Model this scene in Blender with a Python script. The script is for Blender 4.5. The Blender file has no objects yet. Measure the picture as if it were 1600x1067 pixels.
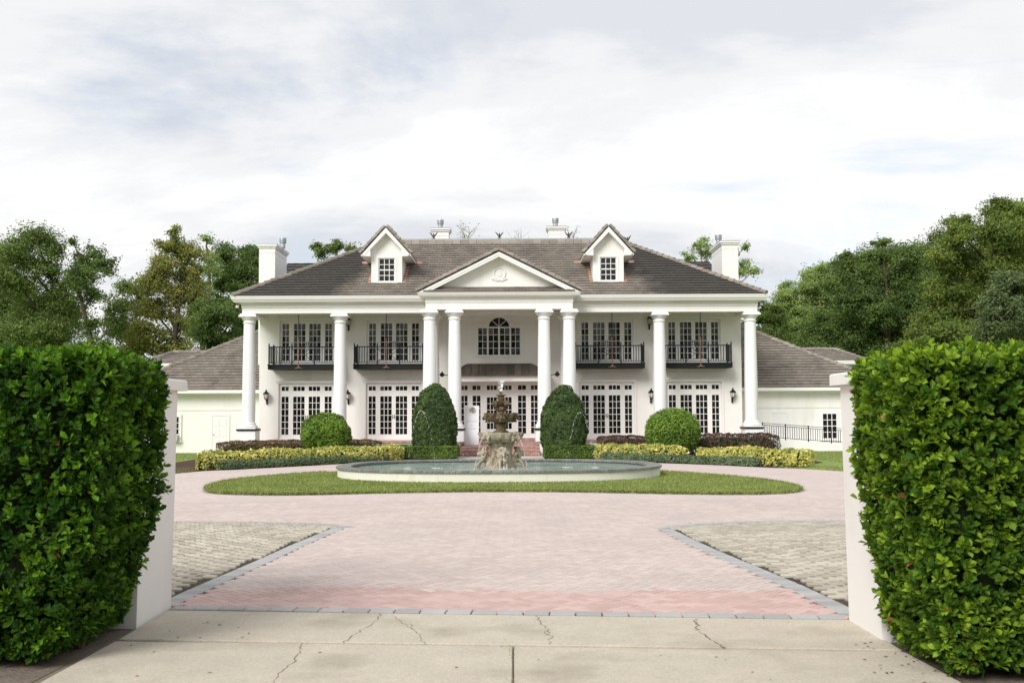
import bpy, bmesh, math, random
import numpy as np
from mathutils import Vector, Matrix, geometry, noise as mnoise

R = math.radians
scene = bpy.context.scene
COL = scene.collection
rng = random.Random(7)

# ---------------------------------------------------------------- camera
cam_data = bpy.data.cameras.new('camera')
cam = bpy.data.objects.new('camera', cam_data)
COL.objects.link(cam)
cam_data.sensor_width = 36.0
cam_data.lens = 1555.0 / 1600.0 * 36.0
cam_data.shift_y = 0.025
cam_data.clip_start = 0.1
cam_data.clip_end = 3000.0
cam_data.dof.use_dof = True
cam_data.dof.focus_distance = 48.0
cam_data.dof.aperture_fstop = 5.0
cam.matrix_world = Matrix.Translation((0, 0, 1.8)) @ Matrix.Rotation(R(93.0), 4, 'X') @ Matrix.Rotation(R(-0.25), 4, 'Z')
scene.camera = cam

# ---------------------------------------------------------------- sky, sun, exposure
SUN_EL, SUN_AZ = 37.0, 32.0          # sun behind the camera, to the left
world = bpy.data.worlds.new('World')
scene.world = world
world.use_nodes = True
wn = world.node_tree
wn.nodes.clear()
def wnode(t, **kw):
    n = wn.nodes.new(t)
    for k, v in kw.items():
        setattr(n, k, v)
    return n
def wmath(op, a, b=None, clamp=False):
    n = wnode('ShaderNodeMath', operation=op, use_clamp=clamp)
    for i, v in enumerate((a, b)):
        if v is None:
            continue
        if isinstance(v, (int, float)):
            n.inputs[i].default_value = v
        else:
            wn.links.new(v, n.inputs[i])
    return n.outputs[0]
def wramp(fac, stops):
    n = wnode('ShaderNodeValToRGB')
    n.color_ramp.interpolation = 'EASE'
    while len(n.color_ramp.elements) < len(stops):
        n.color_ramp.elements.new(0.5)
    for e, (p, c) in zip(n.color_ramp.elements, stops):
        e.position = p
        e.color = (c[0], c[1], c[2], 1)
    wn.links.new(fac, n.inputs[0])
    return n.outputs[0]
sky = wnode('ShaderNodeTexSky', sky_type='NISHITA', sun_disc=False)
sky.sun_elevation = R(SUN_EL)
sky.sun_rotation = R(180.0 + SUN_AZ)
sky.air_density = 1.0
sky.dust_density = 2.0
tc = wnode('ShaderNodeTexCoord')
sep = wnode('ShaderNodeSeparateXYZ')
wn.links.new(tc.outputs['Generated'], sep.inputs[0])
zz = wmath('ADD', wmath('MAXIMUM', sep.outputs[2], 0.0), 0.16)
comb = wnode('ShaderNodeCombineXYZ')
wn.links.new(wmath('DIVIDE', sep.outputs[0], zz), comb.inputs[0])
wn.links.new(wmath('MULTIPLY', wmath('DIVIDE', sep.outputs[1], zz), 1.35), comb.inputs[1])
def wnoise(scale, detail, rough, off, dist=0.0):
    mp = wnode('ShaderNodeMapping')
    mp.inputs['Location'].default_value = off
    wn.links.new(comb.outputs[0], mp.inputs[0])
    n = wnode('ShaderNodeTexNoise')
    n.inputs['Scale'].default_value = scale
    n.inputs['Detail'].default_value = detail
    n.inputs['Roughness'].default_value = rough
    n.inputs['Distortion'].default_value = dist
    wn.links.new(mp.outputs[0], n.inputs['Vector'])
    return n.outputs[0]
cover = wramp(wnoise(0.85, 11, 0.60, (5.4, 0.2, 0.0), 0.35), [(0.28, (0, 0, 0)), (0.45, (1, 1, 1))])
shade = wramp(wnoise(0.72, 11, 0.60, (8.3, 4.2, 1.0), 0.3), [(0.40, (1.04, 1.04, 1.04)), (0.49, (0.92, 0.93, 0.948)), (0.59, (0.77, 0.795, 0.845))])
bg_sky = wnode('ShaderNodeBackground')
bg_sky.inputs[1].default_value = 0.115
wn.links.new(sky.outputs[0], bg_sky.inputs[0])
bg_cloud = wnode('ShaderNodeBackground')
bg_cloud.inputs[1].default_value = 0.67
wn.links.new(shade, bg_cloud.inputs[0])
mix = wnode('ShaderNodeMixShader')
wn.links.new(wmath('ADD', wmath('MULTIPLY', cover, 0.42), 0.58), mix.inputs[0])
wn.links.new(bg_sky.outputs[0], mix.inputs[1])
wn.links.new(bg_cloud.outputs[0], mix.inputs[2])
wout = wnode('ShaderNodeOutputWorld')
wn.links.new(mix.outputs[0], wout.inputs[0])

sun_data = bpy.data.lights.new('sun', 'SUN')
sun_data.energy = 2.2
sun_data.angle = R(28.0)
sun_data.color = (1.0, 0.975, 0.935)
sun = bpy.data.objects.new('sun', sun_data)
COL.objects.link(sun)
# light travels towards (+x, +y, -z)
sd = Vector((math.sin(R(SUN_AZ)) * math.cos(R(SUN_EL)), math.cos(R(SUN_AZ)) * math.cos(R(SUN_EL)), -math.sin(R(SUN_EL))))
sun.rotation_euler = sd.to_track_quat('-Z', 'Y').to_euler()
sun.location = (-20, -20, 40)

scene.view_settings.view_transform = 'Standard'
scene.view_settings.look = 'None'
scene.view_settings.gamma = 1.0
scene.view_settings.use_curve_mapping = False
scene.view_settings.exposure = 0.56

# ---------------------------------------------------------------- materials
def material(name, base, rough=0.75, vary=0.0, vscale=3.0, fine=0.0, fscale=60.0, attr=0.0, obj=0.0, bump=0.0, bscale=80.0,
             spec=0.35, metallic=0.0, tint=None, translucent=0.0, stain=None, stain_pos=(0.5, 0.7), stain_scale=1.2, coat=0.0, stretch=None):
    """vary/fine: brightness noise; attr: brightness from the face attribute 'rnd'; obj: per-object; tint: second colour picked by rnd"""
    m = bpy.data.materials.new(name)
    m.use_nodes = True
    nt = m.node_tree
    N, L = nt.nodes, nt.links
    N.clear()
    out = N.new('ShaderNodeOutputMaterial')
    bs = N.new('ShaderNodeBsdfPrincipled')
    bs.inputs['Roughness'].default_value = rough
    bs.inputs['Specular IOR Level'].default_value = spec
    bs.inputs['Metallic'].default_value = metallic
    bs.inputs['Coat Weight'].default_value = coat
    geo = N.new('ShaderNodeNewGeometry')
    pos = geo.outputs['Position']
    if stretch:
        mp = N.new('ShaderNodeMapping')
        mp.inputs['Scale'].default_value = stretch
        L.new(pos, mp.inputs[0])
        spos = mp.outputs[0]
    else:
        spos = pos
    def noise(scale, detail=5.0, p=pos):
        n = N.new('ShaderNodeTexNoise')
        n.inputs['Scale'].default_value = scale
        n.inputs['Detail'].default_value = detail
        L.new(p, n.inputs['Vector'])
        return n.outputs[0]
    def math_(op, a, b):
        n = N.new('ShaderNodeMath')
        n.operation = op
        for i, v in enumerate((a, b)):
            if isinstance(v, (int, float)):
                n.inputs[i].default_value = v
            else:
                L.new(v, n.inputs[i])
        return n.outputs[0]
    def mixc(fac, a, b):
        n = N.new('ShaderNodeMix')
        n.data_type = 'RGBA'
        for i, v in ((0, fac), (6, a), (7, b)):
            if isinstance(v, tuple):
                n.inputs[i].default_value = (v[0], v[1], v[2], 1)
            elif isinstance(v, (int, float)):
                n.inputs[i].default_value = v
            else:
                L.new(v, n.inputs[i])
        return n.outputs[2]
    rnd = None
    if attr or tint:
        if obj and not attr:
            oi = N.new('ShaderNodeObjectInfo')
            rnd = oi.outputs['Random']
        else:
            at = N.new('ShaderNodeAttribute')
            at.attribute_name = 'rnd'
            rnd = at.outputs['Fac']
    col = tuple(base)
    if tint:
        col = mixc(rnd, tuple(base), tuple(tint))
    k = 1.0
    def scale_by(k, src, amt):
        return math_('MULTIPLY', k, math_('ADD', 1.0 - amt, math_('MULTIPLY', src, 2.0 * amt)))
    if attr and not tint:
        k = scale_by(k, rnd, attr)
    if obj:
        oi = N.new('ShaderNodeObjectInfo')
        k = scale_by(k, oi.outputs['Random'], obj)
    if vary:
        k = scale_by(k, noise(vscale, 6.0), vary)
    if fine:
        k = scale_by(k, noise(fscale, 3.0), fine)
    if not isinstance(k, float):
        vm = N.new('ShaderNodeVectorMath')
        vm.operation = 'SCALE'
        if isinstance(col, tuple):
            vm.inputs[0].default_value = col
        else:
            L.new(col, vm.inputs[0])
        L.new(k, vm.inputs['Scale'])
        col = vm.outputs[0]
    if stain:
        mr = N.new('ShaderNodeMapRange')
        mr.inputs['From Min'].default_value = stain_pos[0]
        mr.inputs['From Max'].default_value = stain_pos[1]
        L.new(noise(stain_scale, 7.0, spos), mr.inputs[0])
        col = mixc(mr.outputs[0], col, tuple(stain))
    if isinstance(col, tuple):
        bs.inputs['Base Color'].default_value = (col[0], col[1], col[2], 1)
    else:
        L.new(col, bs.inputs['Base Color'])
    if bump:
        bp = N.new('ShaderNodeBump')
        bp.inputs['Strength'].default_value = bump
        bp.inputs['Distance'].default_value = 0.02
        L.new(noise(bscale, 4.0), bp.inputs['Height'])
        L.new(bp.outputs[0], bs.inputs['Normal'])
    sh = bs.outputs[0]
    if translucent:
        tr = N.new('ShaderNodeBsdfTranslucent')
        if isinstance(col, tuple):
            tr.inputs[0].default_value = (col[0], col[1], col[2], 1)
        else:
            L.new(col, tr.inputs[0])
        mx = N.new('ShaderNodeMixShader')
        mx.inputs[0].default_value = translucent
        L.new(sh, mx.inputs[1])
        L.new(tr.outputs[0], mx.inputs[2])
        sh = mx.outputs[0]
    L.new(sh, out.inputs[0])
    m['bsdf'] = bs.name
    return m

M = {}
M['stucco'] = material('cream_stucco', (0.83, 0.812, 0.775), 0.85, vary=0.05, vscale=0.9, fine=0.03, fscale=40, bump=0.12, bscale=45, spec=0.2,
                       stain=(0.70, 0.675, 0.625), stain_pos=(0.56, 0.86), stain_scale=0.9, stretch=(1.6, 1.6, 0.35))
M['white'] = material('white_paint', (0.84, 0.83, 0.80), 0.5, vary=0.03, vscale=1.2, fine=0.02, fscale=30, stain=(0.74, 0.73, 0.68), stain_pos=(0.58, 0.9), stain_scale=1.1, stretch=(1.5, 1.5, 0.3))
M['column'] = material('column_paint', (0.85, 0.85, 0.845), 0.5, vary=0.03, vscale=1.5, fine=0.015, fscale=40)
M['gatewall'] = material('gate_wall_paint', (0.80, 0.77, 0.745), 0.8, vary=0.05, vscale=1.8, fine=0.03, fscale=90, bump=0.15, bscale=60, stain=(0.64, 0.60, 0.55), stain_pos=(0.52, 0.80), stain_scale=1.6, stretch=(1, 1, 0.4))
M['black'] = material('black_metal', (0.008, 0.010, 0.011), 0.5, vary=0.2, spec=0.25)
M['copper_rod'] = material('copper_rod', (0.26, 0.135, 0.085), 0.45, vary=0.2, vscale=6, metallic=0.35)
M['copper'] = material('weathered_copper', (0.135, 0.112, 0.094), 0.5, vary=0.25, vscale=4, attr=0.35, metallic=0.25, stain=(0.12, 0.20, 0.165), stain_pos=(0.56, 0.75), stain_scale=1.1)
M['flashing'] = material('new_copper_flashing', (0.62, 0.33, 0.24), 0.55, obj=0.1, vary=0.12, vscale=8, metallic=0.2)
M['brick'] = material('red_brick', (0.42, 0.25, 0.215), 0.85, attr=0.22, vary=0.1, vscale=5, bump=0.2, bscale=70)
M['glass_pale'] = material('lantern_glass', (0.62, 0.60, 0.52), 0.15, spec=0.6)
M['galv'] = material('galvanised_steel', (0.42, 0.44, 0.45), 0.45, vary=0.15, vscale=9, metallic=0.6)
M['ceiling'] = material('porch_ceiling_wood', (0.34, 0.24, 0.16), 0.7, vary=0.15, vscale=5)
M['pipe'] = material('black_band', (0.012, 0.013, 0.014), 0.5)
M['interior'] = material('room_interior', (0.045, 0.04, 0.036), 0.9, vary=0.4, vscale=0.7)
M['gold_glow'] = material('polished_brass', (0.6, 0.4, 0.16), 0.3, metallic=0.8)

def roof_material():
    m = material('concrete_roof_tile', (0.225, 0.195, 0.168), 0.85, attr=0.12, vary=0.10, vscale=2.2, fine=0.08, fscale=25, spec=0.2)
    nt = m.node_tree
    N, L = nt.nodes, nt.links
    bs = N[m['bsdf']]
    col = bs.inputs['Base Color'].links[0].from_socket
    # dark algae on the outer halves of the roof; copper run-off keeps the strip below the dormers and the middle clean
    geo = N.new('ShaderNodeNewGeometry')
    sp = N.new('ShaderNodeSeparateXYZ')
    L.new(geo.outputs['Position'], sp.inputs[0])
    def math_(op, a, b=0.0):
        n = N.new('ShaderNodeMath')
        n.operation = op
        for i, v in enumerate((a, b)):
            if isinstance(v, (int, float)):
                n.inputs[i].default_value = v
            else:
                L.new(v, n.inputs[i])
        return n.outputs[0]
    nz = N.new('ShaderNodeTexNoise')
    nz.inputs['Scale'].default_value = 1.1
    nz.inputs['Detail'].default_value = 6
    L.new(geo.outputs['Position'], nz.inputs['Vector'])
    ax = math_('ABSOLUTE', math_('ADD', sp.outputs[0], 0.75))
    edge = math_('SUBTRACT', 8.2, math_('MULTIPLY', math_('SUBTRACT', sp.outputs[2], 8.2), 0.62))
    d = math_('SUBTRACT', ax, edge)
    d = math_('ADD', d, math_('MULTIPLY', math_('SUBTRACT', nz.outputs[0], 0.5), 2.6))
    mr = N.new('ShaderNodeMapRange')
    mr.inputs['From Min'].default_value = -0.5
    mr.inputs['From Max'].default_value = 0.7
    L.new(d, mr.inputs[0])
    # only the high main roof
    hi = N.new('ShaderNodeMapRange')
    hi.inputs['From Min'].default_value = 7.6
    hi.inputs['From Max'].default_value = 8.1
    L.new(sp.outputs[2], hi.inputs[0])
    fac = math_('MULTIPLY', math_('MULTIPLY', mr.outputs[0], hi.outputs[0]), 0.86)
    nz2 = N.new('ShaderNodeTexNoise')
    nz2.inputs['Scale'].default_value = 0.75
    nz2.inputs['Detail'].default_value = 7
    L.new(geo.outputs['Position'], nz2.inputs['Vector'])
    mr2 = N.new('ShaderNodeMapRange')
    mr2.inputs['From Min'].default_value = 0.5
    mr2.inputs['From Max'].default_value = 0.72
    mr2.inputs['To Max'].default_value = 0.38
    L.new(nz2.outputs[0], mr2.inputs[0])
    fac = math_('MAXIMUM', fac, mr2.outputs[0])
    mx = N.new('ShaderNodeMix')
    mx.data_type = 'RGBA'
    L.new(fac, mx.inputs[0])
    L.new(col, mx.inputs[6])
    mx.inputs[7].default_value = (0.050, 0.047, 0.045, 1)
    L.new(mx.outputs[2], bs.inputs['Base Color'])
    return m
M['roof'] = roof_material()
M['ridge'] = material('ridge_tile', (0.25, 0.22, 0.19), 0.85, obj=0.2, vary=0.25, vscale=5, stain=(0.32, 0.17, 0.08), stain_pos=(0.62, 0.8), stain_scale=1.7)

def glass_material():
    m = bpy.data.materials.new('window_glass')
    m.use_nodes = True
    nt = m.node_tree
    bs = nt.nodes['Principled BSDF']
    bs.inputs['Base Color'].default_value = (0.012, 0.013, 0.014, 1)
    bs.inputs['Roughness'].default_value = 0.03
    bs.inputs['Specular IOR Level'].default_value = 0.45
    at = nt.nodes.new('ShaderNodeAttribute')
    at.attribute_name = 'rnd'
    rp = nt.nodes.new('ShaderNodeValToRGB')
    rp.color_ramp.elements[0].color = (0.006, 0.007, 0.007, 1)
    rp.color_ramp.elements[1].color = (0.016, 0.017, 0.018, 1)
    nt.links.new(at.outputs['Fac'], rp.inputs[0])
    nt.links.new(rp.outputs[0], bs.inputs['Base Color'])
    return m
M['glass'] = glass_material()

# foliage
def leafmat(name, a, b, rough=0.5, tr=0.25, spec=0.3, vary=0.25, vscale=0.8):
    return material(name, a, rough, vary=vary, vscale=vscale, attr=1e-6, tint=b, translucent=tr, spec=spec)
M['hedge'] = leafmat('hedge_leaf', (0.025, 0.078, 0.008), (0.20, 0.39, 0.026), 0.5, 0.34, 0.2, 0.3, 1.6)
M['hedge_right'] = leafmat('hedge_leaf_right', (0.044, 0.112, 0.011), (0.33, 0.49, 0.038), 0.5, 0.34, 0.2, 0.3, 1.6)
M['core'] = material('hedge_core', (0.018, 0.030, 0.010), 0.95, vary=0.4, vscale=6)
M['twig'] = material('hedge_twig', (0.10, 0.07, 0.045), 0.9, vary=0.3, vscale=8)
M['ball'] = leafmat('bright_green_leaf', (0.075, 0.155, 0.016), (0.27, 0.42, 0.055), vary=0.2, vscale=1.5)
M['cone'] = leafmat('dark_topiary_leaf', (0.030, 0.066, 0.020), (0.145, 0.22, 0.065), vary=0.2, vscale=1.5)
M['box'] = leafmat('boxwood_leaf', (0.060, 0.125, 0.018), (0.24, 0.36, 0.055), vary=0.2, vscale=2)
M['yellow'] = leafmat('golden_leaf', (0.24, 0.29, 0.05), (0.86, 0.78, 0.24), 0.45, 0.2, 0.4, 0.2, 2.5)
M['brown'] = leafmat('burgundy_leaf', (0.055, 0.038, 0.028), (0.23, 0.145, 0.105), 0.75, 0.15, 0.12, 0.2, 2)
M['brown_l'] = leafmat('olive_brown_leaf', (0.070, 0.060, 0.026), (0.27, 0.18, 0.10), 0.75, 0.15, 0.12, 0.25, 2)
M['juniper'] = leafmat('grey_green_leaf', (0.060, 0.098, 0.040), (0.22, 0.29, 0.15), 0.55, 0.15, 0.3, 0.25, 2)
M['tree_a'] = leafmat('oak_leaf', (0.069, 0.119, 0.032), (0.276, 0.36, 0.096), 0.6, 0.38, 0.12, 0.35, 0.5)
M['tree_b'] = leafmat('cypress_leaf', (0.155, 0.203, 0.047), (0.43, 0.414, 0.12), 0.6, 0.38, 0.12, 0.3, 0.4)
M['tree_c'] = leafmat('pale_tree_leaf', (0.168, 0.258, 0.066), (0.444, 0.552, 0.189), 0.6, 0.38, 0.12, 0.3, 0.5)
M['tree_d'] = leafmat('grey_oak_leaf', (0.072, 0.108, 0.042), (0.225, 0.285, 0.125), 0.6, 0.38, 0.12, 0.3, 0.6)
M['tree_e'] = leafmat('green_cypress_leaf', (0.075, 0.125, 0.028), (0.296, 0.367, 0.084), 0.6, 0.38, 0.12, 0.35, 0.45)
M['tree_f'] = leafmat('dark_oak_leaf', (0.048, 0.095, 0.028), (0.222, 0.31, 0.082), 0.6, 0.38, 0.12, 0.35, 0.5)
M['bark'] = material('bark', (0.075, 0.058, 0.045), 0.95, vary=0.4, vscale=4, bump=0.4, bscale=12)
M['bark_pale'] = material('pale_bark', (0.20, 0.17, 0.14), 0.95, vary=0.35, vscale=4)
M['blade'] = leafmat('grass_blade', (0.15, 0.205, 0.045), (0.40, 0.43, 0.15), 0.6, 0.25, 0.2, 0.4, 0.7)

# ground
M['grass'] = material('lawn', (0.21, 0.275, 0.08), 0.95, vary=0.3, vscale=1.4, fine=0.35, fscale=28, bump=0.6, bscale=40, spec=0.1, stain=(0.32, 0.31, 0.14), stain_pos=(0.55, 0.8), stain_scale=0.8)
M['soil'] = material('soil', (0.19, 0.155, 0.125), 0.98, vary=0.4, vscale=5, fine=0.4, fscale=45, bump=0.8, bscale=35, spec=0.1)
M['mulch'] = material('mulch', (0.085, 0.052, 0.04), 0.98, vary=0.35, vscale=4, fine=0.4, fscale=30, bump=0.8, bscale=30, spec=0.1)
M['sand'] = material('joint_sand', (0.36, 0.30, 0.275), 0.98, vary=0.25, vscale=2, fine=0.2, fscale=60, spec=0.1)
M['gravel'] = material('gravel_joint', (0.075, 0.062, 0.045), 0.98, vary=0.35, vscale=3, fine=0.5, fscale=55, spec=0.1)
M['paver'] = material('pink_paver', (0.515, 0.425, 0.385), 0.9, attr=1e-6, tint=(0.60, 0.51, 0.47), vary=0.10, vscale=0.7, fine=0.06, fscale=70, bump=0.25, bscale=90, spec=0.15, stain=(0.49, 0.425, 0.40), stain_pos=(0.48, 0.74), stain_scale=0.8)
M['paver_red'] = material('clean_red_paver', (0.50, 0.35, 0.315), 0.9, attr=1e-6, tint=(0.58, 0.42, 0.385), vary=0.12, vscale=1.5, fine=0.08, fscale=70, bump=0.25, bscale=90, spec=0.15)
M['paver_grey'] = material('grey_paver', (0.39, 0.385, 0.38), 0.9, obj=0.13, vary=0.14, vscale=2, fine=0.08, fscale=70, bump=0.25, bscale=90, spec=0.15)
M['block'] = material('tan_paver', (0.37, 0.335, 0.275), 0.92, attr=1e-6, tint=(0.50, 0.46, 0.385), vary=0.14, vscale=1.2, fine=0.1, fscale=60, bump=0.3, bscale=80, spec=0.15)
M['concrete'] = material('concrete', (0.515, 0.46, 0.375), 0.92, vary=0.14, vscale=2.5, fine=0.30, fscale=48, bump=0.35, bscale=110, spec=0.15, stain=(0.30, 0.255, 0.195), stain_pos=(0.53, 0.82), stain_scale=1.1)
M['crack'] = material('crack', (0.21, 0.175, 0.13), 1.0, fine=0.4, fscale=40, spec=0.05)
M['red_leaf'] = material('reddish_leaf', (0.26, 0.105, 0.04), 0.5, attr=0.4, translucent=0.25)
M['dead_leaf'] = material('dead_leaf', (0.20, 0.095, 0.04), 0.8, obj=0.5)

def far_paver_material():
    m = bpy.data.materials.new('pink_paver_far')
    m.use_nodes = True
    nt = m.node_tree
    N, L = nt.nodes, nt.links
    bs = N['Principled BSDF']
    bs.inputs['Roughness'].default_value = 0.9
    bs.inputs['Specular IOR Level'].default_value = 0.15
    geo = N.new('ShaderNodeNewGeometry')
    mp = N.new('ShaderNodeMapping')
    mp.inputs['Rotation'].default_value = (0, 0, R(45))
    L.new(geo.outputs['Position'], mp.inputs[0])
    br = N.new('ShaderNodeTexBrick')
    br.inputs['Scale'].default_value = 1.0
    br.inputs['Brick Width'].default_value = 0.2
    br.inputs['Row Height'].default_value = 0.1
    br.inputs['Mortar Size'].default_value = 0.004
    br.inputs['Color1'].default_value = (0.53, 0.435, 0.40, 1)
    br.inputs['Color2'].default_value = (0.62, 0.53, 0.50, 1)
    br.inputs['Mortar'].default_value = (0.45, 0.37, 0.34, 1)
    L.new(mp.outputs[0], br.inputs['Vector'])
    nz = N.new('ShaderNodeTexNoise')
    nz.inputs['Scale'].default_value = 0.5
    nz.inputs['Detail'].default_value = 8
    L.new(geo.outputs['Position'], nz.inputs['Vector'])
    mr = N.new('ShaderNodeMapRange')
    mr.inputs['From Min'].default_value = 0.45
    mr.inputs['From Max'].default_value = 0.75
    mr.inputs['To Max'].default_value = 0.8
    L.new(nz.outputs[0], mr.inputs[0])
    mx = N.new('ShaderNodeMix')
    mx.data_type = 'RGBA'
    L.new(mr.outputs[0], mx.inputs[0])
    L.new(br.outputs[0], mx.inputs[6])
    mx.inputs[7].default_value = (0.49, 0.425, 0.40, 1)
    L.new(mx.outputs[2], bs.inputs['Base Color'])
    return m
M['paver_far'] = far_paver_material()

M['stone'] = material('carved_stone', (0.40, 0.345, 0.26), 0.9, vary=0.25, vscale=7, fine=0.2, fscale=40, bump=0.5, bscale=40, spec=0.15, stain=(0.11, 0.082, 0.05), stain_pos=(0.50, 0.70), stain_scale=5.0)
M['stone_wet'] = material('wet_mossy_stone', (0.165, 0.115, 0.065), 0.6, vary=0.3, vscale=8, fine=0.25, fscale=50, bump=0.5, bscale=45, spec=0.35, stain=(0.045, 0.037, 0.018), stain_pos=(0.46, 0.62), stain_scale=7.0)
M['poolwall'] = material('pool_wall_paint', (0.74, 0.715, 0.63), 0.85, vary=0.06, vscale=1.5, fine=0.04, fscale=30, stain=(0.48, 0.40, 0.25), stain_pos=(0.6, 0.85), stain_scale=1.6, stretch=(1.6, 1.6, 0.15))
M['coping'] = material('grey_coping', (0.215, 0.215, 0.205), 0.85, attr=0.22, vary=0.15, vscale=3, bump=0.2, bscale=50)
M['poolfloor'] = material('pool_floor', (0.30, 0.42, 0.36), 0.9, vary=0.2, vscale=1.5)
M['foam'] = material('white_water', (0.86, 0.88, 0.88), 0.35, translucent=0.3)

def water_material():
    m = bpy.data.materials.new('fountain_water')
    m.use_nodes = True
    nt = m.node_tree
    N, L = nt.nodes, nt.links
    bs = N['Principled BSDF']
    bs.inputs['Base Color'].default_value = (0.16, 0.235, 0.185, 1)
    bs.inputs['Roughness'].default_value = 0.10
    bs.inputs['IOR'].default_value = 1.33
    geo = N.new('ShaderNodeNewGeometry')
    n1 = N.new('ShaderNodeTexNoise')
    n1.inputs['Scale'].default_value = 3.2
    n1.inputs['Detail'].default_value = 4
    n1.inputs['Distortion'].default_value = 0.8
    L.new(geo.outputs['Position'], n1.inputs['Vector'])
    bp = N.new('ShaderNodeBump')
    bp.inputs['Strength'].default_value = 0.7
    bp.inputs['Distance'].default_value = 0.12
    L.new(n1.outputs[0], bp.inputs['Height'])
    L.new(bp.outputs[0], bs.inputs['Normal'])
    n2 = N.new('ShaderNodeTexNoise')
    n2.inputs['Scale'].default_value = 1.3
    n2.inputs['Detail'].default_value = 5
    L.new(geo.outputs['Position'], n2.inputs['Vector'])
    rp = N.new('ShaderNodeValToRGB')
    rp.color_ramp.elements[0].position = 0.35
    rp.color_ramp.elements[0].color = (0.19, 0.28, 0.22, 1)
    rp.color_ramp.elements[1].position = 0.7
    rp.color_ramp.elements[1].color = (0.36, 0.45, 0.38, 1)
    L.new(n2.outputs[0], rp.inputs[0])
    L.new(rp.outputs[0], bs.inputs['Base Color'])
    return m
M['water'] = water_material()
M['sign'] = material('white_sign_board', (0.76, 0.75, 0.78), 0.7, vary=0.03, vscale=3)
M['ink'] = material('grey_ink', (0.42, 0.41, 0.43), 0.7)
M['flower'] = leafmat('pale_flower', (0.42, 0.46, 0.22), (0.78, 0.76, 0.60), 0.6, 0.2)
M['grey_door'] = material('white_door_paint', (0.80, 0.79, 0.775), 0.5, vary=0.02)
M['ac'] = material('window_unit', (0.55, 0.53, 0.48), 0.6)
M['bronze'] = material('dark_bronze', (0.045, 0.035, 0.028), 0.5, metallic=0.3)

# ---------------------------------------------------------------- builders
WLOC = {}                                     # world location of every parent
def link(o, parent=None, basis=None):
    COL.objects.link(o)
    if basis is not None:
        o.matrix_basis = basis
    if parent is not None:
        o.parent = parent
        o.matrix_parent_inverse = Matrix.Translation(-WLOC.get(parent.name, Vector((0, 0, 0))))
    return o
def thing(name, label, cat, loc=(0, 0, 0), group=None):
    o = bpy.data.objects.new(name, None)
    o.empty_display_size = 0.2
    COL.objects.link(o)
    o.location = loc
    WLOC[o.name] = Vector(loc)
    return tag(o, label, cat, group)
def tag(o, label, cat=None, group=None):
    o['label'] = label
    if cat:
        o['category'] = cat
    if group:
        o['group'] = group
    return o
def struct(o):
    o['kind'] = 'structure'
    return o
def stuff(o):
    o['kind'] = 'stuff'
    return o
def dup(root, loc, rotz=0.0, label=None, scale=None):
    def cp(o, parent):
        c = o.copy()
        COL.objects.link(c)
        if parent is not None:
            c.parent = parent
        for ch in list(o.children):
            cp(ch, c)
        return c
    r = cp(root, None)
    r.location = loc
    r.rotation_euler = (0, 0, rotz)
    if scale:
        r.scale = scale
    if label:
        r['label'] = label
    return r

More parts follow.
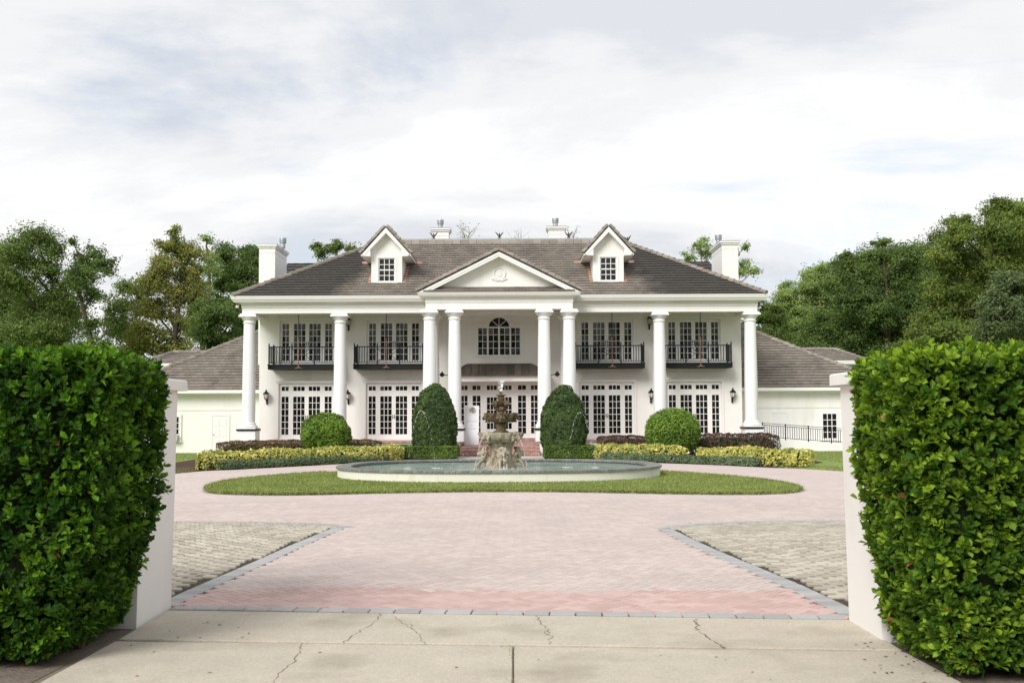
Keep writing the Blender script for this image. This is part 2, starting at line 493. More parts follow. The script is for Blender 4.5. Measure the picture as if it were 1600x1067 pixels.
class MB:
    def __init__(self):
        self.v, self.f, self.r = [], [], []
    def add(self, vs, fs, rnd=None):
        b = len(self.v)
        self.v += [tuple(p) for p in vs]
        self.f += [tuple(b + i for i in f) for f in fs]
        if rnd is None:
            rnd = rng.random()
        self.r += [rnd] * len(fs)
        return self
    def box(self, x0, x1, y0, y1, z0, z1, rnd=None, bevel=0.0):
        if bevel:
            b = bevel
            vs = [(x0, y0, z0), (x1, y0, z0), (x1, y1, z0), (x0, y1, z0), (x0, y0, z1 - b), (x1, y0, z1 - b), (x1, y1, z1 - b), (x0, y1, z1 - b),
                  (x0 + b, y0 + b, z1), (x1 - b, y0 + b, z1), (x1 - b, y1 - b, z1), (x0 + b, y1 - b, z1)]
            fs = [(0, 3, 2, 1), (0, 1, 5, 4), (1, 2, 6, 5), (2, 3, 7, 6), (3, 0, 4, 7), (4, 5, 9, 8), (5, 6, 10, 9), (6, 7, 11, 10), (7, 4, 8, 11), (8, 9, 10, 11)]
            return self.add(vs, fs, rnd)
        vs = [(x0, y0, z0), (x1, y0, z0), (x1, y1, z0), (x0, y1, z0), (x0, y0, z1), (x1, y0, z1), (x1, y1, z1), (x0, y1, z1)]
        return self.add(vs, [(0, 3, 2, 1), (4, 5, 6, 7), (0, 1, 5, 4), (1, 2, 6, 5), (2, 3, 7, 6), (3, 0, 4, 7)], rnd)
    def bar(self, p0, p1, w, h=None, up=(0, 0, 1), rnd=None):
        p0, p1 = Vector(p0), Vector(p1)
        h = h or w
        d = (p1 - p0).normalized()
        s = d.cross(Vector(up))
        if s.length < 1e-4:
            s = d.cross(Vector((1, 0, 0)))
        s.normalize()
        t = s.cross(d)
        s, t = s * w / 2, t * h / 2
        vs = [p0 - s - t, p0 + s - t, p0 + s + t, p0 - s + t, p1 - s - t, p1 + s - t, p1 + s + t, p1 - s + t]
        return self.add(vs, [(0, 1, 2, 3), (7, 6, 5, 4), (0, 4, 5, 1), (1, 5, 6, 2), (2, 6, 7, 3), (3, 7, 4, 0)], rnd)
    def tube(self, pts, rad, n=8, cap=True, rnd=None):
        pts = [Vector(p) for p in pts]
        vs, fs = [], []
        for i, p in enumerate(pts):
            d = (pts[min(i + 1, len(pts) - 1)] - pts[max(i - 1, 0)]).normalized()
            a = Vector((1, 0, 0)) if abs(d.x) < 0.8 else Vector((0, 1, 0))
            s = d.cross(a).normalized()
            t = d.cross(s)
            r = rad[i] if isinstance(rad, (list, tuple)) else rad
            for k in range(n):
                an = 2 * math.pi * k / n
                vs.append(p + s * (r * math.cos(an)) + t * (r * math.sin(an)))
        for i in range(len(pts) - 1):
            for k in range(n):
                fs.append((i * n + k, i * n + (k + 1) % n, (i + 1) * n + (k + 1) % n, (i + 1) * n + k))
        if cap:
            fs.append(tuple(range(n - 1, -1, -1)))
            fs.append(tuple((len(pts) - 1) * n + k for k in range(n)))
        return self.add(vs, fs, rnd)
    def lathe(self, prof, n=24, c=(0, 0, 0), rmod=None, cap=True, rnd=None):
        vs, fs = [], []
        for r, z in prof:
            for k in range(n):
                a = 2 * math.pi * k / n
                q = r * (rmod(a, z) if rmod else 1.0)
                vs.append((c[0] + q * math.cos(a), c[1] + q * math.sin(a), c[2] + z))
        for i in range(len(prof) - 1):
            for k in range(n):
                fs.append((i * n + k, i * n + (k + 1) % n, (i + 1) * n + (k + 1) % n, (i + 1) * n + k))
        if cap:
            fs.append(tuple(range(n - 1, -1, -1)))
            fs.append(tuple((len(prof) - 1) * n + k for k in range(n)))
        return self.add(vs, fs, rnd)
    def prism(self, poly, y0, y1, rnd=None):
        """poly in (x, z), extruded along y"""
        n = len(poly)
        vs = [(x, y0, z) for x, z in poly] + [(x, y1, z) for x, z in poly]
        fs = [tuple(range(n)), tuple(range(2 * n - 1, n - 1, -1))]
        fs += [((i + 1) % n, i, n + i, n + (i + 1) % n) for i in range(n)]
        return self.add(vs, fs, rnd)
    def slab(self, poly, z0, z1, rnd=None):
        """poly in (x, y), extruded up"""
        n = len(poly)
        vs = [(x, y, z0) for x, y in poly] + [(x, y, z1) for x, y in poly]
        fs = [tuple(range(n - 1, -1, -1)), tuple(range(n, 2 * n))]
        fs += [(i, (i + 1) % n, n + (i + 1) % n, n + i) for i in range(n)]
        return self.add(vs, fs, rnd)
    def ring(self, x0, x1, y0, y1, prof, rnd=None):
        """profile (outset, z) swept round a rectangle with mitred corners, closed back to the start"""
        vs, fs = [], []
        n = len(prof)
        for cx, cy, sx, sy in ((x0, y0, -1, -1), (x1, y0, 1, -1), (x1, y1, 1, 1), (x0, y1, -1, 1)):
            for o, z in prof:
                vs.append((cx + sx * o, cy + sy * o, z))
        for c in range(4):
            for i in range(n):
                a, b = c * n, ((c + 1) % 4) * n
                fs.append((a + i, b + i, b + (i + 1) % n, a + (i + 1) % n))
        return self.add(vs, fs, rnd)
    def mesh(self, name, smooth=False):
        me = bpy.data.meshes.new(name)
        me.from_pydata(self.v, [], self.f)
        at = me.attributes.new('rnd', 'FLOAT', 'FACE')
        at.data.foreach_set('value', np.array(self.r, dtype=np.float32))
        if smooth:
            me.polygons.foreach_set('use_smooth', [True] * len(me.polygons))
            try:
                me.set_sharp_from_angle(angle=R(38))
            except Exception:
                pass
        me.update()
        return me
    def build(self, name, mat, parent=None, smooth=False):
        me = self.mesh(name, smooth)
        me.materials.append(M[mat])
        o = bpy.data.objects.new(name, me)
        WLOC[o.name] = Vector((0, 0, 0))
        link(o, parent)
        return o

def np_mesh(name, V, F, rnd, mat, smooth=False):
    """V (n,3); F (m,k) of one face size"""
    V = np.asarray(V, np.float32)
    F = np.asarray(F, np.int32)
    m, k = F.shape
    me = bpy.data.meshes.new(name)
    me.vertices.add(len(V))
    me.vertices.foreach_set('co', V.ravel())
    me.loops.add(m * k)
    me.loops.foreach_set('vertex_index', F.ravel())
    me.polygons.add(m)
    me.polygons.foreach_set('loop_start', np.arange(0, m * k, k, dtype=np.int32))
    me.polygons.foreach_set('use_smooth', np.full(m, smooth, dtype=bool))
    me.update(calc_edges=True)
    at = me.attributes.new('rnd', 'FLOAT', 'FACE')
    at.data.foreach_set('value', np.asarray(rnd, np.float32))
    me.materials.append(M[mat])
    return me
def np_object(name, V, F, rnd, mat, parent=None, smooth=False):
    o = bpy.data.objects.new(name, np_mesh(name, V, F, rnd, mat, smooth))
    WLOC[o.name] = Vector((0, 0, 0))
    return link(o, parent)

def inside(poly, x, y):
    c = False
    j = len(poly) - 1
    for i in range(len(poly)):
        xi, yi = poly[i]
        xj, yj = poly[j]
        if (yi > y) != (yj > y) and x < (xj - xi) * (y - yi) / (yj - yi) + xi:
            c = not c
        j = i
    return c
def clip_convex(sub, clip):
    """Sutherland-Hodgman; clip is counter-clockwise"""
    out = sub
    for i in range(len(clip)):
        a, b = clip[i], clip[(i + 1) % len(clip)]
        inp, out = out, []
        if not inp:
            return []
        def side(p):
            return (b[0] - a[0]) * (p[1] - a[1]) - (b[1] - a[1]) * (p[0] - a[0])
        for j in range(len(inp)):
            p, q = inp[j - 1], inp[j]
            sp, sq = side(p), side(q)
            if (sp >= 0) != (sq >= 0):
                t = sp / (sp - sq)
                out.append((p[0] + t * (q[0] - p[0]), p[1] + t * (q[1] - p[1])))
            if sq >= 0:
                out.append(q)
    return out

def blob_mesh(name, balls, voxel, mat, caps=()):
    """spheres (x,y,z,rx,ry,rz) and capsules (p0,p1,r0,r1) fused into one continuous skin"""
    bm = bmesh.new()
    for b in balls:
        x, y, z, rx, ry, rz = b if len(b) == 6 else (b[0], b[1], b[2], b[3], b[3], b[3])
        bmesh.ops.create_icosphere(bm, subdivisions=2, radius=1.0, matrix=Matrix.Translation((x, y, z)) @ Matrix.Diagonal((rx, ry, rz, 1)))
    for p0, p1, r0, r1 in caps:
        p0, p1 = Vector(p0), Vector(p1)
        n = max(2, int((p1 - p0).length / (min(r0, r1) * 0.5)))
        for i in range(n + 1):
            t = i / n
            bmesh.ops.create_icosphere(bm, subdivisions=2, radius=r0 + (r1 - r0) * t, matrix=Matrix.Translation(p0.lerp(p1, t)))
    me = bpy.data.meshes.new(name)
    bm.to_mesh(me)
    bm.free()
    tmp = bpy.data.objects.new(name + '_source', me)
    COL.objects.link(tmp)
    md = tmp.modifiers.new('skin', 'REMESH')
    md.mode = 'VOXEL'
    md.voxel_size = voxel
    md.use_smooth_shade = True
    dg = bpy.context.evaluated_depsgraph_get()
    res = bpy.data.meshes.new_from_object(tmp.evaluated_get(dg))
    bpy.data.objects.remove(tmp)
    bpy.data.meshes.remove(me)
    res.name = name
    res.materials.clear()
    res.materials.append(M[mat])
    return res

# ---------------------------------------------------------------- carved shapes (made first, used later)
def lion_balls():
    b = [(-0.04, 0, 0.17, 0.21, 0.19, 0.18), (0.08, 0, 0.30, 0.17, 0.15, 0.2), (0.20, 0, 0.42, 0.15, 0.15, 0.19), (0.27, 0, 0.57, 0.15, 0.19, 0.2),
         (0.38, 0, 0.585, 0.10, 0.095, 0.11), (0.465, 0, 0.545, 0.06, 0.062, 0.055), (0.505, 0, 0.565, 0.025, 0.03, 0.022), (0.45, 0, 0.50, 0.05, 0.045, 0.03),
         (0.43, 0.045, 0.625, 0.03, 0.025, 0.022), (0.43, -0.045, 0.625, 0.03, 0.025, 0.022), (0.33, 0.10, 0.70, 0.04), (0.33, -0.10, 0.70, 0.04),
         (0.06, 0.17, 0.15, 0.17, 0.09, 0.15), (0.06, -0.17, 0.15, 0.17, 0.09, 0.15), (0.24, 0.19, 0.045, 0.09, 0.05, 0.045), (0.24, -0.19, 0.045, 0.09, 0.05, 0.045),
         (0.55, 0.12, 0.12, 0.06, 0.045, 0.04), (0.50, -0.12, 0.05, 0.075, 0.05, 0.045), (0.56, 0.12, 0.055, 0.06)]
    r = random.Random(3)
    for i in range(60):
        a = r.uniform(0, 2 * math.pi)
        x = r.uniform(0.14, 0.33)
        q = 0.155 + 0.05 * r.random()
        b.append((x, q * math.cos(a), 0.57 + 1.05 * q * math.sin(a), 0.036 + 0.02 * r.random()))
    for i in range(18):
        b.append((0.24 + 0.1 * r.random(), r.uniform(-0.11, 0.11), r.uniform(0.33, 0.46), 0.04))
    return b
LION = blob_mesh('lion', lion_balls(), 0.017, 'stone', caps=[((0.24, 0.09, 0.42), (0.42, 0.12, 0.27), 0.07, 0.05), ((0.42, 0.12, 0.27), (0.53, 0.12, 0.15), 0.05, 0.042),
                                                            ((0.24, -0.09, 0.42), (0.40, -0.12, 0.22), 0.07, 0.05), ((0.40, -0.12, 0.22), (0.47, -0.12, 0.06), 0.05, 0.045),
                                                            ((-0.2, 0, 0.1), (-0.12, 0.22, 0.04), 0.03, 0.03)])
def head_balls(k=1.0):
    b = [(0.0, 0, 0.0, 0.09, 0.13, 0.14), (0.09, 0, 0.0, 0.07, 0.075, 0.085), (0.15, 0, -0.035, 0.045, 0.05, 0.045), (0.18, 0, -0.015, 0.02, 0.026, 0.018),
         (0.14, 0, -0.085, 0.035, 0.035, 0.02), (0.13, 0.035, 0.03, 0.022), (0.13, -0.035, 0.03, 0.022), (0.05, 0.085, 0.10, 0.033), (0.05, -0.085, 0.10, 0.033)]
    r = random.Random(5)
    for i in range(34):
        a = 2 * math.pi * i / 34
        q = 0.115 + 0.025 * r.random()
        b.append((r.uniform(-0.05, 0.07), q * math.cos(a), q * math.sin(a) - 0.01, 0.032 + 0.012 * r.random()))
    return [tuple(v * k for v in t) for t in b]
HEAD = blob_mesh('lion_head', head_balls(), 0.0135, 'stone')
HEAD_WET = HEAD.copy()
HEAD_WET.materials.clear()
HEAD_WET.materials.append(M['stone_wet'])
def jet_balls():
    r = random.Random(11)
    b = []
    for i in range(40):
        z = r.uniform(0, 0.32)
        w = 0.035 + 0.04 * math.sin(min(1, z / 0.3) * math.pi * 0.7)
        b.append((r.gauss(0, w * 0.5) + 0.03 * z, r.gauss(0, w * 0.5), z, 0.018 + 0.016 * r.random()))
    return b
JET = blob_mesh('water_plume', jet_balls(), 0.011, 'foam')

# ---------------------------------------------------------------- ground, drive, paving
def chaikin(p, n=2, closed=True):
    for _ in range(n):
        q = []
        m = len(p)
        for i in range(m if closed else m - 1):
            a, b = p[i], p[(i + 1) % m]
            q += [(a[0] * .75 + b[0] * .25, a[1] * .75 + b[1] * .25), (a[0] * .25 + b[0] * .75, a[1] * .25 + b[1] * .75)]
        if not closed:
            q = [p[0]] + q + [p[-1]]
        p = q
    return p
def sheet(name, poly, z, mat, kind='structure'):
    me = bpy.data.meshes.new(name)
    me.from_pydata([(x, y, z) for x, y in poly], [], [tuple(range(len(poly)))])
    me.update()
    if me.polygons[0].normal.z < 0:
        me.flip_normals()
    me.materials.append(M[mat])
    o = bpy.data.objects.new(name, me)
    WLOC[o.name] = Vector((0, 0, 0))
    link(o)
    o['kind'] = kind
    return o
ground = sheet('ground', [(-600, -60), (600, -60), (600, 1200), (-600, 1200)], 0.0, 'grass')

OUT_L = [(-3.24, 9.78), (-3.17, 10.93), (-3.05, 12.44), (-2.95, 14.16), (-2.83, 15.6), (-2.72, 16.75)]
OUT_R = [(2.95, 9.2), (2.87, 10.49), (2.74, 11.7), (2.58, 13.1), (2.44, 14.6), (2.32, 16.35)]
IN_L = [(x - 0.22, y) for x, y in OUT_L[:-1]] + [(-2.98, 16.35)]
IN_R = [(x + 0.22, y) for x, y in OUT_R[:-1]] + [(2.6, 16.0)]
FAR_L = [(-2.72, 16.75), (-3.3, 17.25), (-4.3, 17.5), (-6.0, 17.72), (-12.5, 18.0)]
FAR_R = [(2.32, 16.35), (3.08, 17.0), (4.14, 17.36), (5.66, 17.4), (12.5, 17.5)]
DRIVE = ([(-3.24, 9.62)] + OUT_L + FAR_L[1:] + [(-20, 18.6), (-20, 29), (-15, 31.5), (-11.46, 34.0), (-11.0, 35.6), (-10.2, 36.7), (-7.7, 39.8), (-5.3, 44.6), (-2.7, 45.2), (-2.7, 49.0),
         (1.45, 49.0), (1.45, 45.2), (3.75, 43.5), (6.16, 40.2), (8.1, 38.3), (9.3, 36.2), (10.35, 35.1), (11.2, 33.4), (15, 31), (20, 29), (20, 18.4)] + FAR_R[:0:-1] + OUT_R[::-1] + [(2.97, 9.02)])
drive = sheet('driveway', DRIVE, 0.008, 'paver_far')

ISLAND = [(-7.95, 25.5), (-7.5, 24.5), (-6.4, 23.9), (-5.0, 23.8), (-3.6, 24.25), (-1.9, 24.6), (-0.2, 24.7), (1.5, 24.45), (3.0, 23.95), (4.6, 23.45), (6.2, 23.4), (7.2, 24.3), (7.6, 26.2),
          (7.4, 28.6), (6.6, 31.0), (5.4, 33.2), (3.6, 35.6), (1.6, 36.9), (-0.4, 37.2), (-2.6, 36.9), (-4.6, 35.9), (-6.4, 34.2), (-7.7, 32.2), (-8.5, 29.8), (-8.5, 27.4)]
ISLAND = chaikin([(-0.4 + (x + 0.4) * 0.985, 30 + (y - 30) * 0.985) for x, y in ISLAND], 1)
PAD_L = IN_L + [(-2.82, 16.7), (-3.4, 17.05), (-4.3, 17.3), (-6.0, 17.5), (-12.5, 17.75), (-12.5, 9.7), (-3.52, 9.7)]
PAD_R = IN_R + [(2.45, 16.35), (3.15, 16.75), (4.2, 17.12), (5.66, 17.17), (12.5, 17.25), (12.5, 8.9), (3.22, 8.9)]

def piece_mesh(name, l, w, h, mat, rnd, bev=0.004):
    mb = MB()
    mb.box(-l / 2, l / 2, -w / 2, w / 2, 0, h, rnd, bevel=bev)
    me = mb.mesh(name)
    me.materials.append(M[mat])
    return me
def place(me, name, parent, x, y, z, ang, tilt=(0, 0)):
    o = bpy.data.objects.new(name, me)
    return link(o, parent, Matrix.Translation((x, y, z)) @ Matrix.Rotation(ang, 4, 'Z') @ Matrix.Rotation(tilt[0], 4, 'X') @ Matrix.Rotation(tilt[1], 4, 'Y'))

def herringbone():
    L, W = 0.2, 0.1
    c = math.sqrt(0.5)
    items = []
    n = 150
    lane = DRIVE
    for k in range(-260, 260):
        for m in range(-130, 130):
            for kind in (0, 1):
                bx, by = k + 2 * m, k - 2 * m
                cx, cy = (bx + 1, by + 0.5) if kind == 0 else (bx + 0.5, by + 2)
                cx *= W; cy *= W
                x, y = c * (cx + cy), c * (cy - cx) + 17.0
                if y < 8.9 or y > 22.0 or abs(x) > 0.6 + y * 0.56:
                    continue
                if not inside(lane, x, y) or inside(ISLAND, x, y):
                    continue
                items.append((x, y, R(-45) + kind * R(90)))
    items.sort(key=lambda t: t[1] + 0.12 * abs(t[0]))
    return items
HB = herringbone()
def is_red(x, y):
    return y < 10.45 - 0.05 * x + 0.22 * mnoise.noise(Vector((x * 1.3, 0.3, 0.7))) + rng.uniform(-0.07, 0.07)
pv = [piece_mesh('paver', 0.197, 0.097, 0.024, 'paver', i / 5, 0.003) for i in range(6)]
pr = [piece_mesh('paver', 0.197, 0.097, 0.024, 'paver_red', i / 5, 0.003) for i in range(6)]
for x, y, a in HB[:300]:
    me = rng.choice(pr if is_red(x, y) else pv)
    place(me, 'paver', drive, x, y, 0.006 + rng.uniform(-0.0015, 0.0015), a, (rng.gauss(0, 0.004), rng.gauss(0, 0.004)))
def joined_pieces(name, items, l, w, h, z, mat, parent, bev=0.004, jit=0.0006):
    n = len(items)
    t = np.array(items)
    hl, hw = l / 2, w / 2
    loc = np.array([[-hl, -hw, 0], [hl, -hw, 0], [hl, hw, 0], [-hl, hw, 0], [-hl + bev, -hw + bev, h], [hl - bev, -hw + bev, h], [hl - bev, hw - bev, h], [-hl + bev, hw - bev, h]])
    rs = np.random.RandomState(5)
    V = np.repeat(loc[None], n, 0)
    V[:, :, :2] *= (1 + rs.uniform(-0.02, 0.02, (n, 1, 2)))
    ca, sa = np.cos(t[:, 2])[:, None], np.sin(t[:, 2])[:, None]
    X = V[:, :, 0] * ca - V[:, :, 1] * sa + t[:, 0:1]
    Y = V[:, :, 0] * sa + V[:, :, 1] * ca + t[:, 1:2]
    Z = V[:, :, 2] + z + rs.uniform(-jit, jit, (n, 1)) * (V[:, :, 2] > 0)
    P = np.stack([X, Y, Z], -1).reshape(-1, 3)
    f = np.array([[4, 5, 6, 7], [0, 1, 5, 4], [1, 2, 6, 5], [2, 3, 7, 6], [3, 0, 4, 7]])
    Fc = (f[None] + (np.arange(n) * 8)[:, None, None]).reshape(-1, 4)
    return stuff(np_object(name, P, Fc, np.repeat(rs.rand(n), 5), mat, parent))
rest = HB[300:]
flags = [is_red(x, y) for x, y, a in rest]
joined_pieces('red_paving', [t for t, r in zip(rest, flags) if r] or rest[:1], 0.197, 0.097, 0.024, 0.006, 'paver_red', drive, 0.003)
joined_pieces('pink_paving', [t for t, r in zip(rest, flags) if not r], 0.197, 0.097, 0.024, 0.006, 'paver', drive, 0.003)

# grey edging pavers
ge = [piece_mesh('edging_paver', 0.228, 0.172, 0.026, 'paver_grey', i / 3, 0.006) for i in range(2)]
a0, a1 = Vector((-3.24, 9.57)), Vector((2.96, 8.99))
ang = math.atan2(a1.y - a0.y, a1.x - a0.x)
n = 26
for i in range(n):
    p = a0.lerp(a1, (i + 0.5) / n)
    place(rng.choice(ge), 'edging_paver', drive, p.x, p.y, 0.006 + rng.uniform(-0.001, 0.002), ang + rng.gauss(0, 0.006), (rng.gauss(0, 0.003), rng.gauss(0, 0.004)))
def along(poly, step):
    pts, d = [], 0.0
    for i in range(len(poly) - 1):
        a, b = Vector(poly[i]), Vector(poly[i + 1])
        l = (b - a).length
        while d < l:
            p = a.lerp(b, d / l)
            pts.append((p.x, p.y, math.atan2(b.y - a.y, b.x - a.x)))
            d += step
        d -= l
    return pts
gs = [piece_mesh('edging_paver', 0.113, 0.20, 0.026, 'paver_grey', i / 3, 0.004) for i in range(2)]
mid_l = [((a[0] + b[0]) / 2, (a[1] + b[1]) / 2) for a, b in zip(OUT_L, IN_L)]
mid_r = [((a[0] + b[0]) / 2, (a[1] + b[1]) / 2) for a, b in zip(OUT_R, IN_R)]
for mid in (mid_l, mid_r):
    for x, y, a in along(mid, 0.118):
        place(rng.choice(gs), 'edging_paver', drive, x, y, 0.007 + rng.uniform(-0.001, 0.002), a + rng.gauss(0, 0.008))
for far in (FAR_L, FAR_R):
    off = [(x, y - 0.11) for x, y in far]
    joined_pieces('far_edging', along(off, 0.118), 0.113, 0.19, 0.026, 0.007, 'paver_grey', drive)

# tan open-jointed pads
for nm, poly, sx in (('pad_left', PAD_L, -1), ('pad_right', PAD_R, 1)):
    pad = sheet('parking_pad' if sx < 0 else 'parking_pad', poly, 0.012, 'gravel')
    it = []
    for r in range(0, 75):
        for c in range(0, 56):
            y = 8.9 + r * 0.122 + rng.gauss(0, 0.004)
            x = sx * (2.4 + c * 0.235 + (r % 2) * 0.117) + rng.gauss(0, 0.005)
            if inside(poly, x, y) and inside(poly, x + 0.09, y) and inside(poly, x - 0.09, y) and abs(x) < 0.6 + y * 0.56:
                it.append((x, y, rng.gauss(0, 0.04)))
    it.sort(key=lambda t: t[1])
    bl = [piece_mesh('paving_block', rng.uniform(0.155, 0.185), rng.uniform(0.078, 0.090), 0.034, 'block', i / 5, 0.012) for i in range(6)]
    vis = [t for t in it if (t[0] > -t[1] * 0.345 if sx < 0 else t[0] < t[1] * 0.345)]
    first = set(vis[:300])
    for x, y, a in vis[:300]:
        place(rng.choice(bl), 'paving_block', pad, x, y, 0.008 + rng.uniform(-0.003, 0.003), a, (rng.gauss(0, 0.015), rng.gauss(0, 0.015)))
    joined_pieces('block_paving', [t for t in it if t not in first], 0.172, 0.084, 0.034, 0.008, 'block', pad, 0.012, 0.004)

# concrete apron
apron = sheet('concrete_apron', [(-3.35, -3.0), (3.12, -3.0), (3.02, 8.86), (-3.3, 9.47)], 0.006, 'crack')
def conc(poly, z=0.028):
    mb = MB()
    c = Vector((sum(p[0] for p in poly) / len(poly), sum(p[1] for p in poly) / len(poly)))
    m = len(poly)
    sg_ = lambda v: 1 if v > 0 else -1
    g = [Vector((p[0] - sg_(p[0] - c.x) * 0.006, p[1] - sg_(p[1] - c.y) * 0.026)) for p in poly]
    h = [Vector((p[0] - sg_(p[0] - c.x) * 0.012, p[1] - sg_(p[1] - c.y) * 0.036)) for p in poly]
    vs = [(p.x, p.y, 0.004) for p in g] + [(p.x, p.y, z - 0.007) for p in g] + [(p.x, p.y, z) for p in h]
    fs = [(i, (i + 1) % m, m + (i + 1) % m, m + i) for i in range(m)] + [(m + i, m + (i + 1) % m, 2 * m + (i + 1) % m, 2 * m + i) for i in range(m)] + [tuple(range(2 * m, 3 * m))]
    mb.add(vs, fs)
    return mb.build('concrete_slab', 'concrete', apron)
conc([(-3.22, 8.19), (2.98, 7.70), (2.99, 8.885), (-3.24, 9.475)])
conc([(-3.24, 5.6), (0.0, 5.5), (0.0, 7.92), (-3.22, 8.17)])
conc([(0.0, 5.5), (3.06, 5.4), (2.98, 7.68), (0.0, 7.92)])
conc([(-3.3, 1.0), (0.0, 1.0), (-0.02, 5.48), (-3.24, 5.58)])
conc([(0.03, 1.0), (3.1, 1.0), (3.06, 5.38), (0.01, 5.48)])
def crack(pts, w=0.009):
    """a jagged shallow ribbon along the slab"""
    P = []
    for i in range(len(pts) - 1):
        a, b = Vector(pts[i]), Vector(pts[i + 1])
        k = max(2, int((b - a).length / 0.05))
        for j in range(k):
            p = a.lerp(b, j / k)
            P.append(p + Vector((rng.gauss(0, 0.011), rng.gauss(0, 0.011))))
    P.append(Vector(pts[-1]))
    mb = MB()
    vs, fs = [], []
    for i, p in enumerate(P):
        d = (P[min(i + 1, len(P) - 1)] - P[max(0, i - 1)]).normalized()
        s = Vector((-d.y, d.x)) * w * rng.uniform(0.15, 0.8)
        vs += [(p.x - s.x, p.y - s.y, 0.0285), (p.x + s.x, p.y + s.y, 0.0285)]
    fs = [(2 * i, 2 * i + 1, 2 * i + 3, 2 * i + 2) for i in range(len(P) - 1)]
    mb.add(vs, fs)
    return mb.build('crack', 'crack', apron)
crack([(-1.21, 9.24), (-1.22, 8.75), (-1.30, 8.45), (-1.36, 8.06)])
crack([(-1.11, 9.2), (-0.92, 8.70), (-0.78, 8.35), (-0.70, 8.0)], 0.008)
crack([(0.22, 9.1), (0.26, 8.70), (0.31, 8.4), (0.28, 7.95)])
crack([(0.31, 8.55), (0.25, 8.42), (0.285, 8.3)], 0.007)
crack([(1.62, 8.93), (1.55, 8.5), (1.57, 8.2), (1.64, 7.82)], 0.016)
crack([(-1.68, 8.02), (-1.62, 7.5), (-1.64, 7.1), (-1.59, 6.3)])

# soil under the hedges
sheet('soil_bed', [(-12, 5.0), (-3.36, 5.0), (-3.28, 8.2), (-3.3, 8.8), (-3.3, 9.6), (-12, 9.6)], 0.010, 'soil')
sheet('soil_bed', [(3.12, 4.6), (12, 4.6), (12, 8.85), (3.02, 8.85), (3.02, 7.8)], 0.010, 'soil')
# planting beds in front of the house
sheet('mulch_bed', [(-14.5, 36.5), (-11.5, 34.0), (-11.0, 35.6), (-10.2, 36.7), (-7.7, 39.8), (-5.3, 44.6), (-2.75, 45.2), (-2.75, 51.0), (-15.0, 51.0), (-14.6, 44)], 0.012, 'mulch')
sheet('mulch_bed', [(1.5, 45.2), (3.75, 43.5), (6.16, 40.2), (8.1, 38.3), (9.3, 36.2), (10.4, 36.5), (12.6, 40.5), (13.5, 51.0), (1.5, 51.0)], 0.012, 'mulch')

# island lawn
def island_mesh():
    c = Vector((-0.3, 30.0))
    rings = [(1.0, 0.009), (0.997, 0.03), (0.99, 0.045), (0.94, 0.055), (0.7, 0.055)]
    n = len(ISLAND)
    mb = MB()
    vs, fs = [], []
    for k, z in rings:
        for p in ISLAND:
            q = c + (Vector(p) - c) * k
            vs.append((q.x, q.y, z))
    for r in range(len(rings) - 1):
        for i in range(n):
            fs.append((r * n + i, r * n + (i + 1) % n, (r + 1) * n + (i + 1) % n, (r + 1) * n + i))
    fs.append(tuple((len(rings) - 1) * n + i for i in range(n)))
    mb.add(vs, fs, 0.5)
    return mb.build('island_lawn', 'grass')
struct(island_mesh())
sheet('island_edge', [(x * 1.012 + 0.004, 30 + (y - 30) * 1.015) for x, y in ISLAND], 0.0115, 'sand')

POOL = (-0.42, 31.9, 5.05, 4.25)
def pool_xy(d, a):
    c, s = math.cos(a), math.sin(a)
    return (POOL[0] + (POOL[2] - d) * math.copysign(abs(c) ** 0.82, c), POOL[1] + (POOL[3] - d) * math.copysign(abs(s) ** 0.82, s))
def blades(name, pts, hmin, hmax, wid, mat, seed=1, lean=0.5):
    rs = np.random.RandomState(seed)
    P = np.asarray(pts, float)
    n = len(P)
    a = rs.uniform(0, 2 * np.pi, n)
    h = rs.uniform(hmin, hmax, n)
    w = wid * rs.uniform(0.7, 1.3, n)
    dx, dy = np.cos(a), np.sin(a)
    lx, ly = rs.normal(0, lean, n) * h, rs.normal(0, lean, n) * h
    V = np.zeros((n, 3, 3))
    V[:, 0] = P + np.stack([-dx * w, -dy * w, -0.01 + 0 * h], -1)
    V[:, 1] = P + np.stack([dx * w, dy * w, -0.01 + 0 * h], -1)
    V[:, 2] = P + np.stack([lx, ly, h], -1)
    F = np.arange(n * 3).reshape(n, 3)
    return stuff(np_object(name, V.reshape(-1, 3), F, rs.rand(n) ** 1.4, mat))
def island_points():
    pts = []
    c = Vector((-0.3, 30.0))
    while len(pts) < 60000:
        x, y = rng.uniform(-8.7, 7.8), rng.uniform(23.2, 37.2)
        if y > 33 and rng.random() < 0.7:
            continue
        if not inside(ISLAND, x, y):
            continue
        if abs((x - POOL[0]) / (POOL[2] + 0.02)) ** 2.44 + abs((y - POOL[1]) / (POOL[3] + 0.02)) ** 2.44 < 1:
            continue
        k = 0.0
        for q, z in ((0.995, 0.04), (0.97, 0.05), (0.93, 0.055)):
            p = c + (Vector((x, y)) - c) / q
            if inside(ISLAND, p.x, p.y):
                k = z
        pts.append((x, y, k or 0.025))
    return pts
tag(blades('island_grass', island_points(), 0.025, 0.06, 0.012, 'blade', 2), 'short green grass covering the island around the pool', 'grass')
def edge_points(n):
    pts = []
    m = len(ISLAND)
    for i in range(n):
        j = rng.randrange(m)
        a, b = Vector(ISLAND[j]), Vector(ISLAND[(j + 1) % m])
        p = a.lerp(b, rng.random())
        if p.y > 34:
            continue
        p = Vector((-0.3, 30)) + (p - Vector((-0.3, 30))) * rng.uniform(0.985, 1.004)
        pts.append((p.x, p.y, rng.uniform(0.01, 0.06)))
    return pts
